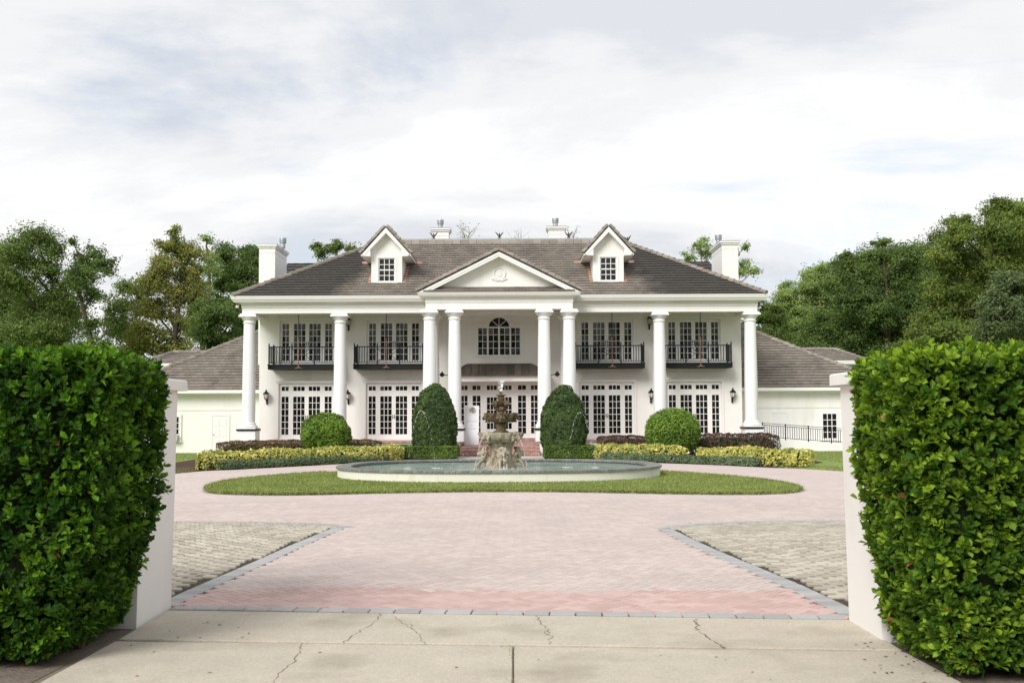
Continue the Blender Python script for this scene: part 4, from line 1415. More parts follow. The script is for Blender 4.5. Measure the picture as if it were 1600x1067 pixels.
# dormers
def dormer(x, side):
    w, yf = 0.815, 52.42
    ze, zp = 10.52, 11.93
    ov = 1.28
    pit = (zp - ze) / ov
    zb = 8.2 + (yf - 51.0) * PITCH - 0.05
    hx0, hx1, hz0, hz1 = x - 0.44, x + 0.44, 9.10, 10.36
    d = wall_with_holes('dormer', [(x - w, zb - 0.05), (x + w, zb - 0.05), (x + w, zp - w * pit), (x, zp - 0.02), (x - w, zp - w * pit)], [rect(hx0, hx1, hz0, hz1)], yf, 0.12, 'stucco', house)
    mb = MB()
    for s in (-1, 1):
        mb.add([(x + s * w, yf, zb - 0.3), (x + s * w, yf, zp - w * pit), (x + s * w, 56.2, zp - w * pit), (x + s * w, 56.2, zb + 1.8)], [(0, 1, 2, 3) if s < 0 else (3, 2, 1, 0)], 0.5)
    mb.build('dormer_cheek', 'stucco', d)
    f = glazed('window', hx0, hx1, hz0, hz1, yf + 0.09, 3, 4, d, 0.05, bar=0.032)
    mb = MB()
    mb.box(hx0 - 0.09, hx0, yf - 0.03, yf + 0.02, hz0 - 0.03, hz1 + 0.09)
    mb.box(hx1, hx1 + 0.09, yf - 0.03, yf + 0.02, hz0 - 0.03, hz1 + 0.09)
    mb.box(hx0, hx1, yf - 0.03, yf + 0.02, hz1, hz1 + 0.09)
    mb.box(hx0 - 0.12, hx1 + 0.12, yf - 0.06, yf + 0.02, hz0 - 0.09, hz0 - 0.03)
    mb.box(hx0 + 0.02, hx1 - 0.02, yf + 0.025, yf + 0.088, (hz0 + hz1) / 2 - 0.03, (hz0 + hz1) / 2 + 0.03)
    mb.build('window_casing', 'white', d)
    # roof
    y0 = yf - 0.42
    yend = lambda z: 51.0 + (z - 8.2) / PITCH + 0.25
    dr = deck([[(x - ov, y0 + 0.05, ze), (x, y0 + 0.05, zp), (x, yend(zp), zp), (x - ov, yend(ze), ze)], [(x, y0 + 0.05, zp), (x + ov, y0 + 0.05, ze), (x + ov, yend(ze), ze), (x, yend(zp), zp)]], 'dormer_roof', d)
    mb = MB()
    sl = math.hypot(ov, zp - ze)
    a, b = ov / sl, (zp - ze) / sl
    tiles(mb, (x - ov, yend(ze), ze), (0, -1, 0), (a, 0, b), [(0, 0), (yend(ze) - y0 - 0.05, 0), (yend(ze) - y0 - 0.05, sl), (yend(ze) - yend(zp), sl)])
    tiles(mb, (x + ov, y0 + 0.05, ze), (0, 1, 0), (-a, 0, b), [(0, 0), (yend(ze) - y0 - 0.05, 0), (yend(zp) - y0 - 0.05, sl), (0, sl)])
    stuff(mb.build('dormer_tiles', 'roof', d))
    mb = MB()
    for s in (-1, 1):
        e, q = ov - 0.02, 0.30
        mb.add([(x + s * e, y0, ze - 0.02), (x, y0, zp - 0.02), (x, y0, zp - q), (x + s * (e - 0.10), y0, ze - 0.10), (x + s * e, yf + 0.05, ze - 0.02), (x, yf + 0.05, zp - 0.02), (x, yf + 0.05, zp - q), (x + s * (e - 0.10), yf + 0.05, ze - 0.10)],
               [(0, 1, 2, 3), (7, 6, 5, 4), (0, 4, 5, 1), (1, 5, 6, 2), (2, 6, 7, 3), (3, 7, 4, 0)])
        # boxed eave with its gutter running back to the roof
        a0, a1 = sorted((x + s * (w - 0.02), x + s * (ov - 0.1)))
        q0, q1 = x + s * (w + 0.004), x + s * (ov - 0.1)
        top1 = ze + 0.06
        mb.add([(q0, y0 + 0.02, ze - 0.12), (q1, y0 + 0.02, ze - 0.12), (q1, y0 + 0.02, top1), (q0, y0 + 0.02, ze + 0.42), (q0, yend(ze), ze - 0.12), (q1, yend(ze), ze - 0.12), (q1, yend(ze), top1), (q0, yend(ze), ze + 0.42)],
               [(0, 1, 2, 3), (7, 6, 5, 4), (0, 4, 5, 1), (1, 5, 6, 2), (2, 6, 7, 3), (3, 7, 4, 0)])
        g0, g1 = sorted((x + s * (ov - 0.098), x + s * (ov + 0.04)))
        mb.box(g0, g1, y0 + 0.06, yend(ze), ze - 0.10, ze - 0.01)
    mb.build('dormer_trim', 'white', d)
    caps((x - ov - 0.02, y0 + 0.08, ze), (x, y0 + 0.08, zp + 0.03), d, 0.31, CAP_S, 0.075)
    caps((x + ov + 0.02, y0 + 0.08, ze), (x, y0 + 0.08, zp + 0.03), d, 0.31, CAP_S, 0.075)
    # stepped copper flashing where the cheeks meet the tiles
    for s in (-1, 1):
        v = yf + 0.02
        k = 0
        while v < 54.6:
            za = 8.2 + (v - 51.0) * PITCH
            a0, a1 = sorted((x + s * (w + 0.003), x + s * (w + 0.17 + 0.03 * rng.random())))
            mb = MB()
            mb.add([(a0, v, za + 0.062), (a1, v, za + 0.062), (a1, v + 0.29, za + 0.29 * PITCH + 0.055), (a0, v + 0.29, za + 0.29 * PITCH + 0.055), (a0, v, za), (a1, v, za), (a1, v + 0.29, za + 0.17), (a0, v + 0.29, za + 0.17)],
                   [(0, 1, 2, 3), (4, 5, 1, 0), (5, 6, 2, 1), (7, 4, 0, 3)])
            mb.build('flashing', 'flashing', d)
            v += 0.30
        a0, a1 = sorted((x + s * (ov - 0.2), x + s * (ov + 0.38)))
        va = 51.0 + (ze - 0.02 - 8.2) / PITCH
        mb = MB()
        mb.box(a0, a1, va - 0.1, va + 0.16, ze - 0.02 - 0.04, ze + 0.045)
        mb.build('flashing', 'flashing', d)
    return d
dormer(-6.62, -1)
dormer(5.13, 1)

# columns
def column(loc, ht_top, plinth_bottom):
    x, y = loc
    mb = MB()
    zb = 1.42
    prof = [(0.335 - 0.05 * max(0, t - 0.3) ** 1.5 / 0.59, zb + 0.26 + (ht_top - 0.50 - zb - 0.26) * t) for t in [i / 12 for i in range(13)]]
    mb.lathe(prof, 28, (x, y, 0))
    c = mb.build('column', 'column', house, smooth=True)
    mb = MB()
    z = ht_top - 0.50
    mb.lathe([(0.285, z), (0.33, z + 0.02), (0.33, z + 0.06), (0.295, z + 0.075), (0.295, z + 0.16), (0.33, z + 0.18), (0.41, z + 0.28), (0.43, z + 0.33), (0.30, z + 0.33)], 28, (x, y, 0))
    mb.box(x - 0.455, x + 0.455, y - 0.455, y + 0.455, z + 0.331, z + 0.42)
    mb.box(x - 0.40, x + 0.40, y - 0.40, y + 0.40, z + 0.42, z + 0.499)
    mb.build('capital', 'column', c, smooth=True)
    mb = MB()
    mb.lathe([(0.44, zb), (0.47, zb + 0.05), (0.46, zb + 0.11), (0.40, zb + 0.14), (0.38, zb + 0.20), (0.40, zb + 0.22), (0.36, zb + 0.262), (0.2, zb + 0.262)], 28, (x, y, 0))
    mb.box(x - 0.47, x + 0.47, y - 0.47, y + 0.47, zb - 0.06, zb - 0.001)
    mb.build('base', 'column', c, smooth=True)
    mb = MB()
    mb.box(x - 0.51, x + 0.51, y - 0.51, y + 0.51, zb - 0.155, zb - 0.062)
    mb.build('band', 'pipe', c)
    mb = MB()
    mb.box(x - 0.465, x + 0.465, y - 0.465, y + 0.465, plinth_bottom, zb - 0.157)
    mb.build('plinth', 'column', c)
for dx in (-13.08, -8.33, 8.33, 13.08):
    column((CX + dx, YC), 7.338, 0.0 if abs(dx) > 9 else 0.701)
for dx in (-3.51, -2.25, 2.25, 3.51):
    column((CX + dx, YP), 7.298, 0.701)
for dx in (-3.51, 3.51):
    column((CX + dx, YC + 0.35), 7.298, 0.701)

# porch floor, steps
porches = []
for a_, b_, y_ in ((-13.5, -3.95, 51.25), (3.95, 13.5, 51.25), (-3.94, -1.98, 49.25), (1.98, 3.94, 49.25)):
    mb = MB()
    mb.box(CX + a_, CX + b_, y_, YW, 0.0, 0.62)
    porches.append(mb.build('porch_base', 'white', house))
def bricks(x0, x1, y0, y1, z0, z1, parent, name='brick', lx=0.22, ly=0.11, joined=False):
    xs = max(1, round((x1 - x0) / lx))
    ys = max(1, round((y1 - y0) / ly))
    mb = MB()
    for i in range(xs):
        for j in range(ys):
            a, b = x0 + (x1 - x0) * i / xs, x0 + (x1 - x0) * (i + 1) / xs
            c, d = y0 + (y1 - y0) * j / ys, y0 + (y1 - y0) * (j + 1) / ys
            mb.box(a + 0.004, b - 0.004, c + 0.004, d - 0.004, z0, z1 + rng.uniform(-0.002, 0.002), bevel=0.004)
    return stuff(mb.build(name, 'brick', parent))
bricks(CX - 13.55, CX - 3.95, 51.18, YW, 0.62, 0.70, porches[0], 'brick_paving', 0.22, 0.22)
bricks(CX + 3.95, CX + 13.55, 51.18, YW, 0.62, 0.70, porches[1], 'brick_paving', 0.22, 0.22)
bricks(CX - 3.98, CX - 1.96, 49.2, YW, 0.62, 0.70, porches[2], 'brick_paving', 0.22, 0.22)
bricks(CX + 1.96, CX + 3.98, 49.2, YW, 0.62, 0.70, porches[3], 'brick_paving', 0.22, 0.22)
steps = MB()
steps.add([(CX - 1.975, 48.62, 0.0), (CX + 1.975, 48.62, 0.0), (CX + 1.975, YW, 0.0), (CX - 1.975, YW, 0.0), (CX - 1.975, 49.24, 0.40), (CX + 1.975, 49.24, 0.40), (CX + 1.975, YW, 0.60), (CX - 1.975, YW, 0.60), (CX - 1.975, 49.24, 0.0), (CX + 1.975, 49.24, 0.0)],
          [(4, 5, 6, 7), (8, 9, 5, 4), (9, 2, 6, 5), (3, 8, 4, 7)])
steps = steps.build('steps', 'brick', house)
for i, (y0, y1, z0, z1) in enumerate(((48.62, 48.93, 0.0, 0.15), (48.93, 49.24, 0.0, 0.30), (49.24, 49.50, 0.1, 0.45))):
    w = 3.94
    k = 36
    for j in range(k):
        a, b = CX - w / 2 + w * j / k, CX - w / 2 + w * (j + 1) / k
        mb = MB()
        mb.box(a + 0.004, b - 0.004, y0 - (0.02 if i else 0.0), y1 - 0.004, z0 + 0.001, z1 - 0.07)
        mb.box(a + 0.004, b - 0.004, y0 - 0.03, y1 - 0.004, z1 - 0.066, z1, bevel=0.008)
        mb.build('brick', 'brick', steps)
mb = MB()
for j in range(18):
    for q in range(20):
        a, b = CX - 1.97 + 3.94 * j / 18, CX - 1.97 + 3.94 * (j + 1) / 18
        c, d = 49.5 + 4.1 * q / 20, 49.5 + 4.1 * (q + 1) / 20
        za = 0.452 + 0.2 * (c - 49.5) / 4.1
        zb_ = 0.452 + 0.2 * (d - 49.5) / 4.1
        mb.add([(a + .004, c + .004, za), (b - .004, c + .004, za), (b - .004, d - .004, zb_), (a + .004, d - .004, zb_), (a + .004, c + .004, za - .06), (b - .004, c + .004, za - .06), (b - .004, d - .004, zb_ - .06), (a + .004, d - .004, zb_ - .06)],
               [(0, 1, 2, 3), (4, 5, 1, 0), (5, 6, 2, 1), (6, 7, 3, 2), (7, 4, 0, 3)])
stuff(mb.build('brick_paving', 'brick', steps))
mb = MB()
for j in range(18):
    a, b = CX - 1.97 + 3.94 * j / 18, CX - 1.97 + 3.94 * (j + 1) / 18
    mb.box(a + 0.004, b - 0.004, 53.6, YW - 0.003, 0.5, 0.80, bevel=0.01)
stuff(mb.build('threshold_bricks', 'brick', steps))

# balconies
def balcony(bx):
    x0, x1, yf = bx - 1.87, bx + 1.87, 52.9
    mb = MB()
    mb.box(x0, x1, yf, YW - 0.001, 4.50, 4.72)
    mb.box(x0 - 0.02, x1 + 0.02, yf - 0.03, YW - 0.001, 4.72, 4.77)
    c = mb.build('balcony', 'black', house)
    def post(x, y, w=0.06, h=1.12):
        p = MB()
        p.box(x - w / 2, x + w / 2, y - w / 2, y + w / 2, 4.77, 4.77 + h - 0.08)
        p.lathe([(0.035, 0), (0.04, 0.03), (0.02, 0.06), (0.005, 0.11)], 8, (x, y, 4.77 + h - 0.08))
        p.build('post', 'black', c)
    yr = yf + 0.05
    xs = (x0 + 0.05, bx - 0.60, bx + 0.60, x1 - 0.05)
    for x in xs:
        post(x, yr)
    for x in (xs[0], xs[3]):
        post(x, YW - 0.05)
        mb = MB()
        for z in (5.70, 4.86):
            mb.bar((x, yr, z), (x, YW - 0.03, z), 0.035, 0.03)
        for i in range(1, 8):
            y = yr + (YW - 0.05 - yr) * i / 8
            mb.bar((x, y, 4.86), (x, y, 5.70), 0.018)
        mb.build('side_railing', 'black', c)
    mb = MB()
    mb.bar((xs[0], yr, 5.70), (xs[1], yr, 5.70), 0.05, 0.05)
    mb.bar((xs[2], yr, 5.70), (xs[3], yr, 5.70), 0.05, 0.05)
    mb.bar((xs[0], yr, 4.86), (xs[1], yr, 4.86), 0.035, 0.03)
    mb.bar((xs[2], yr, 4.86), (xs[3], yr, 4.86), 0.035, 0.03)
    mb.bar((xs[1], yr, 5.70), (xs[2], yr, 5.70), 0.05, 0.05)
    mb.bar((xs[1], yr, 5.585), (xs[2], yr, 5.585), 0.025, 0.022)
    mb.bar((xs[1], yr, 4.86), (xs[2], yr, 4.86), 0.035, 0.03)
    mb.bar((xs[1], yr, 4.98), (xs[2], yr, 4.98), 0.025, 0.022)
    mb.build('rail', 'black', c)
    mb = MB()
    for s in (-1, 1):
        mb.bar((bx + s * 0.58, yr, 4.88), (bx - s * 0.30, yr, 5.57), 0.026, 0.022, up=(0, 1, 0))
        mb.bar((bx + s * 0.58, yr, 5.57), (bx + s * 0.10, yr, 5.24), 0.026, 0.022, up=(0, 1, 0))
        mb.bar((bx + s * 0.10, yr, 5.58), (bx + s * 0.10, yr, 5.85), 0.022)
        mb.bar((bx + s * 0.17, yr, 4.98), (bx + s * 0.17, yr, 5.58), 0.022)
    mb.bar((bx - 0.17, yr, 5.45), (bx + 0.17, yr, 5.45), 0.022)
    mb.bar((bx, yr, 5.70), (bx, yr, 5.86), 0.022)
    mb.build('lattice', 'black', c)
    for a, b in ((xs[0], xs[1]), (xs[2], xs[3])):
        for i in range(1, 9):
            x = a + (b - a) * i / 9
            mb = MB()
            mb.bar((x, yr, 4.86), (x, yr, 5.70), 0.034)
            mb.build('baluster', 'black', c)
for b in BAL:
    balcony(b)

# chimneys
def chimney(x0, x1, y0, y1, z0, z1, pipe):
    mb = MB()
    mb.box(x0, x1, y0, y1, z0, z1 - 0.5)
    mb.box(x0 + 0.02, x1 - 0.02, y0 + 0.02, y1 - 0.02, z1 - 0.5, z1 - 0.47)
    mb.box(x0, x1, y0, y1, z1 - 0.47, z1 - 0.2)
    c = mb.build('chimney', 'white', house)
    mb = MB()
    mb.box(x0 - 0.06, x1 + 0.06, y0 - 0.06, y1 + 0.06, z1 - 0.2, z1 - 0.1)
    mb.box(x0 - 0.12, x1 + 0.12, y0 - 0.12, y1 + 0.12, z1 - 0.1, z1)
    mb.build('chimney_cap', 'white', c)
    mb = MB()
    mb.box(x0 - 0.13, x1 + 0.13, y0 - 0.13, y1 + 0.13, z1, z1 + 0.035)
    mb.build('metal_cap', 'galv', c)
    px, py = pipe
    mb = MB()
    mb.lathe([(0.15, 0), (0.15, 0.30), (0.16, 0.30), (0.21, 0.33), (0.21, 0.38), (0.18, 0.40), (0.18, 0.42), (0.21, 0.43), (0.21, 0.49), (0.18, 0.50), (0.18, 0.52), (0.21, 0.53), (0.20, 0.60), (0.05, 0.63)], 16, (px, py, z1 + 0.03))
    mb.build('flue', 'galv', c, smooth=True)
chimney(-14.82, -13.88, 58.0, 61.0, 0.0, 12.10, (-13.75, 59.4))
chimney(12.35, 13.30, 58.0, 61.0, 0.0, 12.18, (12.45, 59.4))
chimney(-4.95, -3.93, 61.8, 62.8, 9.0, 13.75, (-4.48, 62.3))
chimney(2.32, 3.34, 61.8, 62.8, 9.0, 13.82, (2.78, 62.3))

# rear block behind the main roof
hip_roof(CX - 15.75, CX + 15.25, 62.6, 69.4, 9.15, 0.9, house, sides=('f', 'l', 'r'), hipl=1.45, hipr=1.45, capped=False, name='rear_tiles')
mb = MB()
mb.box(CX - 15.3, CX + 14.8, 63.2, 69.0, 0, 9.15)
mb.build('rear_wall', 'stucco', house)

# single storey wings
def wing(x0, x1, outer, label):
    """outer: -1 for the left wing, 1 for the right"""
    yf, y1 = 56.0, 72.0
    e0, e1 = (x0 - 0.38, x1) if outer < 0 else (x0, x1 + 0.38)
    mb = MB()
    mb.box(x0, x1, yf, y1, 0.0, 2.36)
    mb.box(x0 - (0.025 if outer < 0 else 0), x1 + (0.025 if outer > 0 else 0), yf - 0.025, y1 + 0.02, 2.37, 3.36)
    mb.box(x0 + 0.01, x1 - 0.01, yf + 0.01, y1 - 0.01, 2.355, 2.375)
    w = mb.build('wing_wall', 'stucco', house)
    mb = MB()
    mb.box(e0 - (0.02 if outer < 0 else 0), e1 + (0.02 if outer > 0 else 0), 55.40, 55.56, 3.32, 3.50)
    mb.box(e0, e1, 55.56, yf + 0.1, 3.36, 3.42)
    mb.box(e0, e1, 55.72, 55.975, 3.20, 3.36)
    if outer < 0:
        mb.box(e0 - 0.02, e0 + 0.14, 55.562, 72.4, 3.32, 3.50)
    else:
        mb.box(e1 - 0.14, e1 + 0.02, 55.562, 72.4, 3.32, 3.50)
    mb.build('wing_gutter', 'white', w)
    D = 8.3
    z = 3.50
    k = 1 / math.hypot(1, PITCH)
    sl = D / k
    zr = z + D * PITCH
    if outer < 0:
        A, B = Vector((e0, 55.4, z)), Vector((e1, 55.4, z))
        P0, P1 = Vector((e0 + D, 55.4 + D, zr)), Vector((max(e1, e0 + D + 0.3), 55.4 + D, zr))
        C_ = Vector((e0, 55.4 + 2 * D, z))
        d = deck([[A, B, Vector((e1, 55.4 + D, zr)), P0], [C_, A, P0]], 'wing_roof', w)
        mb = MB()
        tiles(mb, A, (1, 0, 0), (0, k, PITCH * k), [(0, 0), (e1 - e0, 0), (e1 - e0, sl), (D, sl)])
        tiles(mb, C_, (0, -1, 0), (k, 0, PITCH * k), [(0, 0), (2 * D, 0), (D, sl)])
        stuff(mb.build('wing_tiles', 'roof', w))
        caps(A, P0, house)
    else:
        A, B = Vector((e0, 55.4, z)), Vector((e1, 55.4, z))
        P1 = Vector((e1 - D, 55.4 + D, zr))
        C_ = Vector((e1, 55.4 + 2 * D, z))
        d = deck([[A, B, P1, Vector((e0, 55.4 + D, zr))], [B, C_, P1]], 'wing_roof', w)
        mb = MB()
        tiles(mb, A, (1, 0, 0), (0, k, PITCH * k), [(0, 0), (e1 - e0, 0), (e1 - e0 - D, sl), (0, sl)])
        tiles(mb, B, (0, 1, 0), (-k, 0, PITCH * k), [(0, 0), (2 * D, 0), (D, sl)])
        stuff(mb.build('wing_tiles', 'roof', w))
        caps(B, P1, house)
    return w
wl = wing(-21.9, -13.0, -1, '')
wr = wing(11.8, 20.9, 1, '')
# left wing: panelled door, window with a cooling unit
def panel_door(x0, x1, z0, z1, parent):
    y = 56.0
    mb = MB()
    mb.box(x0, x1, y - 0.03, y - 0.002, z0, z1)
    for i in range(2):
        for a, b in ((0.08, 0.36), (0.42, 0.66), (0.72, 0.93)):
            w = (x1 - x0)
            mb.box(x0 + w * (0.12 + 0.42 * i), x0 + w * (0.46 + 0.42 * i), y - 0.042, y - 0.028, z0 + (z1 - z0) * a, z0 + (z1 - z0) * b)
    d = mb.build('door', 'grey_door', parent)
    mb = MB()
    mb.box(x0 - 0.08, x0 - 0.005, y - 0.045, y - 0.002, z0, z1 + 0.08)
    mb.box(x1 + 0.005, x1 + 0.08, y - 0.045, y - 0.002, z0, z1 + 0.08)
    mb.box(x0 - 0.005, x1 + 0.005, y - 0.045, y - 0.002, z1 + 0.005, z1 + 0.08)
    mb.build('door_casing', 'white', d)
    mb = MB()
    mb.lathe([(0.0, 0), (0.03, 0.0), (0.035, 0.03), (0.0, 0.05)], 8, (x0 + 0.08, y - 0.07, z0 + 0.95))
    mb.build('handle', 'galv', d)
panel_door(-16.84, -15.95, 0.05, 2.06, wl)
panel_door(14.6, 15.48, 0.12, 2.10, wr)
def wing_window(x0, x1, z0, z1, parent, cols):
    mb = MB()
    mb.box(x0 - 0.02, x1 + 0.02, 55.975, 55.998, z0 - 0.02, z1 + 0.02)
    mb.build('window_recess', 'black', parent)
    f = glazed('window', x0, x1, z0, z1, 55.97, cols, 4, parent, 0.05, bar=0.035)
    mb = MB()
    mb.box(x0 - 0.09, x0, 55.93, 55.996, z0, z1 + 0.09)
    mb.box(x1, x1 + 0.09, 55.93, 55.996, z0, z1 + 0.09)
    mb.box(x0, x1, 55.93, 55.996, z1, z1 + 0.09)
    mb.box(x0 - 0.12, x1 + 0.12, 55.90, 55.996, z0 - 0.08, z0)
    mb.build('window_casing', 'white', f)
wing_window(-19.55, -18.66, 0.66, 2.06, wl, 3)
wing_window(17.38, 18.24, 0.62, 2.08, wr, 3)
mb = MB()
mb.box(-19.2, -18.72, 55.66, 55.93, 0.68, 1.02)
for i in range(5):
    mb.box(-19.17, -18.9, 55.645, 55.661, 0.72 + i * 0.055, 0.745 + i * 0.055)
tag(mb.build('air_conditioner', 'ac'), 'small boxy air conditioner in the window of the left wing', 'air conditioner')

# lawn-level small house roofs behind the wings
def outbuilding(x0, x1, y0, y1, ze, label):
    t = thing('outbuilding', label, 'building', ((x0 + x1) / 2, y0, 0))
    mb = MB()
    mb.box(x0 + 0.5, x1 - 0.5, y0 + 0.5, y1 - 0.5, 0, ze)
    mb.build('wall', 'stucco', t)
    mb = MB()
    mb.ring(x0, x1, y0, y1, [(0, ze - 0.32), (0.03, ze - 0.05), (-0.1, ze - 0.05), (-0.5, ze - 0.32)], 0.5)
    mb.build('gutter', 'white', t)
    o, a, b = hip_roof(x0, x1, y0, y1, ze - 0.03, PITCH * 0.9, t, sides=('f', 'l', 'r'))
    caps(a, b, t)
outbuilding(-26.0, -18.0, 70.0, 73.2, 5.9, 'low building with hip roof behind the left wing and the hedge')
outbuilding(18.0, 24.9, 70.0, 73.2, 5.9, 'low building with hip roof behind the right wing')

# ---------------------------------------------------------------- fittings on and round the house
def make_lantern():
    t = thing('wall_lantern', '', 'lantern', (0, 0, 0), 'wall lanterns on the facade')
    mb = MB()                                  # +y is the wall
    mb.lathe([(0.03, 0), (0.05, 0.02), (0.05, 0.30), (0.03, 0.34)], 10, (0, -0.03, -0.36))
    mb.tube([(0, -0.03, -0.18), (0, -0.14, -0.22), (0, -0.22, -0.16), (0, -0.23, -0.08)], 0.022, 8)
    mb.tube([(0, -0.03, -0.30), (0, -0.10, -0.34), (0, -0.15, -0.30)], 0.014, 6)
    mb.build('bracket', 'black', t, smooth=True)
    mb = MB()
    mb.lathe([(0.05, -0.08), (0.10, -0.03), (0.13, 0.08), (0.135, 0.20)], 6, (0, -0.23, 0))
    mb.build('glass', 'glass_pale', t)
    mb = MB()
    for k in range(6):
        a = math.pi * k / 3
        mb.tube([(0.055 * math.cos(a), -0.23 + 0.055 * math.sin(a), -0.09), (0.108 * math.cos(a), -0.23 + 0.108 * math.sin(a), -0.03), (0.142 * math.cos(a), -0.23 + 0.142 * math.sin(a), 0.20)], 0.011, 5)
    mb.lathe([(0.06, -0.12), (0.07, -0.08), (0.03, -0.07)], 6, (0, -0.23, 0))
    mb.build('cage', 'black', t)
    mb = MB()
    mb.lathe([(0.17, 0.20), (0.175, 0.23), (0.12, 0.28), (0.06, 0.34), (0.04, 0.36), (0.05, 0.39), (0.02, 0.43), (0.006, 0.49)], 12, (0, -0.23, 0))
    mb.build('cap', 'black', t, smooth=True)
    return t
lan = make_lantern()
spots = [(-13.29, 3.02, 'black wall lantern on the far left end wall, ground floor'), (-8.88, 3.0, 'black wall lantern by the left inner column, ground floor'),
         (7.52, 3.0, 'black wall lantern by the right inner column, ground floor'), (11.93, 3.0, 'black wall lantern on the far right end wall, ground floor'),
         (-8.88, 7.0, 'black wall lantern by the left inner column, upper floor'), (7.48, 7.0, 'black wall lantern by the right inner column, upper floor')]
for i, (x, z, lab) in enumerate(spots):
    if i == 0:
        lan.location = (x, YW, z)
        lan['label'] = lab
    else:
        dup(lan, (x, YW, z), 0, lab)

pend = thing('pendant_lamp', '', 'lamp', (0, 0, 0), 'copper pendants hanging from the porch ceiling')
mb = MB()
mb.tube([(0, 0, 0.12), (0, 0, 1.6)], 0.022, 8)
mb.build('rod', 'copper_rod', pend)
mb = MB()
mb.tube([(0, 0, 1.6), (0, 0, 3.0)], 0.018, 8)
mb.lathe([(0.02, 2.93), (0.08, 2.95), (0.09, 3.0)], 10)
mb.build('upper_rod', 'black', pend)
mb = MB()
mb.lathe([(0.03, 0.14), (0.05, 0.10), (0.16, 0.055), (0.22, 0.03), (0.22, 0.02), (0.05, 0.03)], 16)
mb.build('shade', 'copper_rod', pend, smooth=True)
mb = MB()
mb.lathe([(0.06, 0.03), (0.065, -0.01), (0.04, -0.05), (0.01, -0.06)], 12)
mb.build('bulb_housing', 'black', pend, smooth=True)
for i, (b, lab) in enumerate(zip(BAL, ('leftmost copper pendant lamp on a long rod before the porch balcony', 'copper pendant lamp on a long rod, second from the left, nearest the left portico column',
                                      'copper pendant lamp on a long rod, third from the left, nearest the right portico column', 'rightmost copper pendant lamp on a long rod before the porch balcony'))):
    if i == 0:
        pend.location = (b - 0.12, 52.35, 4.50)
        pend['label'] = lab
    else:
        dup(pend, (b + (-0.05 if i < 2 else 0.08), 52.35, 4.50), 0.3 * i, lab)

fl = thing('floodlight', 'small black floodlight under the left eave corner', 'floodlight', (0, 0, 0), 'floodlights under the eave corners')
mb = MB()
mb.box(-0.14, 0.14, -0.06, 0.06, -0.11, 0.09)
mb.build('housing', 'black', fl)
mb = MB()
mb.box(-0.11, 0.11, -0.068, -0.061, -0.08, 0.06)
mb.build('lens', 'glass_pale', fl)
mb = MB()
mb.bar((-0.16, 0, 0), (-0.16, 0, 0.14), 0.02)
mb.bar((0.16, 0, 0), (0.16, 0, 0.14), 0.02)
mb.bar((-0.17, 0, 0.14), (0.17, 0, 0.14), 0.03, 0.02)
mb.build('bracket', 'black', fl)
dup(fl, (CX + 13.60, 51.6, 7.73), 0.4, 'small black floodlight under the right eave corner')
fl.location = (CX - 13.62, 51.6, 7.73)
fl.rotation_euler = (0, 0, -0.4)

# bird ornaments on the ridge
bird = thing('bird_ornament', '', 'ornament', (0, 0, 0), 'dark bird ornaments on the roof')
mb = MB()
mb.lathe([(0.03, 0), (0.09, 0.06), (0.10, 0.16), (0.06, 0.24), (0.045, 0.30), (0.05, 0.34), (0.01, 0.39)], 10)
mb.build('body', 'bronze', bird, smooth=True)
for s in (-1, 1):
    mb = MB()
    q = [(0.05, 0.12), (0.14, 0.16), (0.26, 0.34), (0.36, 0.47), (0.20, 0.38), (0.09, 0.26)]
    mb.prism([(s * x, z) for x, z in (q if s < 0 else q[::-1])], -0.03, 0.03)
    mb.build('wing', 'bronze', bird)
mb = MB()
mb.box(-0.13, 0.13, -0.13, 0.13, -0.08, 0.0)
mb.build('base', 'ridge', bird)
bs = [(-4.55, R0.y, R0.z + 0.28, 'bird ornament with raised wings on the ridge before the left rear chimney'), (-0.70, R0.y, R0.z + 0.28, 'bird ornament with raised wings at the middle of the ridge'),
      (3.35, R0.y, R0.z + 0.28, 'bird ornament with raised wings on the ridge beside the right rear chimney'), (-7.75, R0.y - 0.3, R0.z - 0.02, 'bird ornament at the left ridge end, half hidden by the dormer'),
      (6.75, R0.y - 0.3, R0.z - 0.05, 'bird ornament at the right ridge end beside the dormer')]
for i, (x, y, z, lab) in enumerate(bs):
    if i == 0:
        bird.location = (x, y, z - 0.03)
        bird.scale = (0.75, 0.75, 0.75)
        bird['label'] = lab
    else:
        dup(bird, (x, y, z - 0.03), (0, 0.1, -0.15, 0.9, -0.8)[i], lab, (0.75, 0.75, 0.75))

# white sign on the steps
sg = thing('welcome_sign', 'tall white sign board with pale flowers leaning on the entrance steps', 'sign', (-2.05, 50.6, 0.5))
mb = MB()
mb.add([(-2.41, 50.35, 0.50), (-1.70, 50.35, 0.52), (-1.68, 50.62, 2.50), (-2.43, 50.62, 2.52), (-2.41, 50.385, 0.50), (-1.70, 50.385, 0.52), (-1.68, 50.655, 2.50), (-2.43, 50.655, 2.52)],
       [(0, 1, 2, 3), (7, 6, 5, 4), (0, 4, 5, 1), (1, 5, 6, 2), (2, 6, 7, 3), (3, 7, 4, 0)])
mb.build('board', 'sign', sg)
mb = MB()
mb.bar((-2.05, 50.67, 2.4), (-2.05, 51.15, 0.53), 0.04)
mb.bar((-2.35, 50.40, 0.50), (-2.35, 50.66, 2.45), 0.03, 0.04)
mb.bar((-1.76, 50.40, 0.52), (-1.76, 50.66, 2.45), 0.03, 0.04)
mb.build('easel', 'white', sg)
def on_sign(u, v):
    """u from -0.36 to 0.36 across, v height above the board's foot"""
    return Vector((-2.055 + u, 50.35 + 0.27 * v / 2.0 - 0.004, 0.51 + v))
mb = MB()
r = random.Random(4)
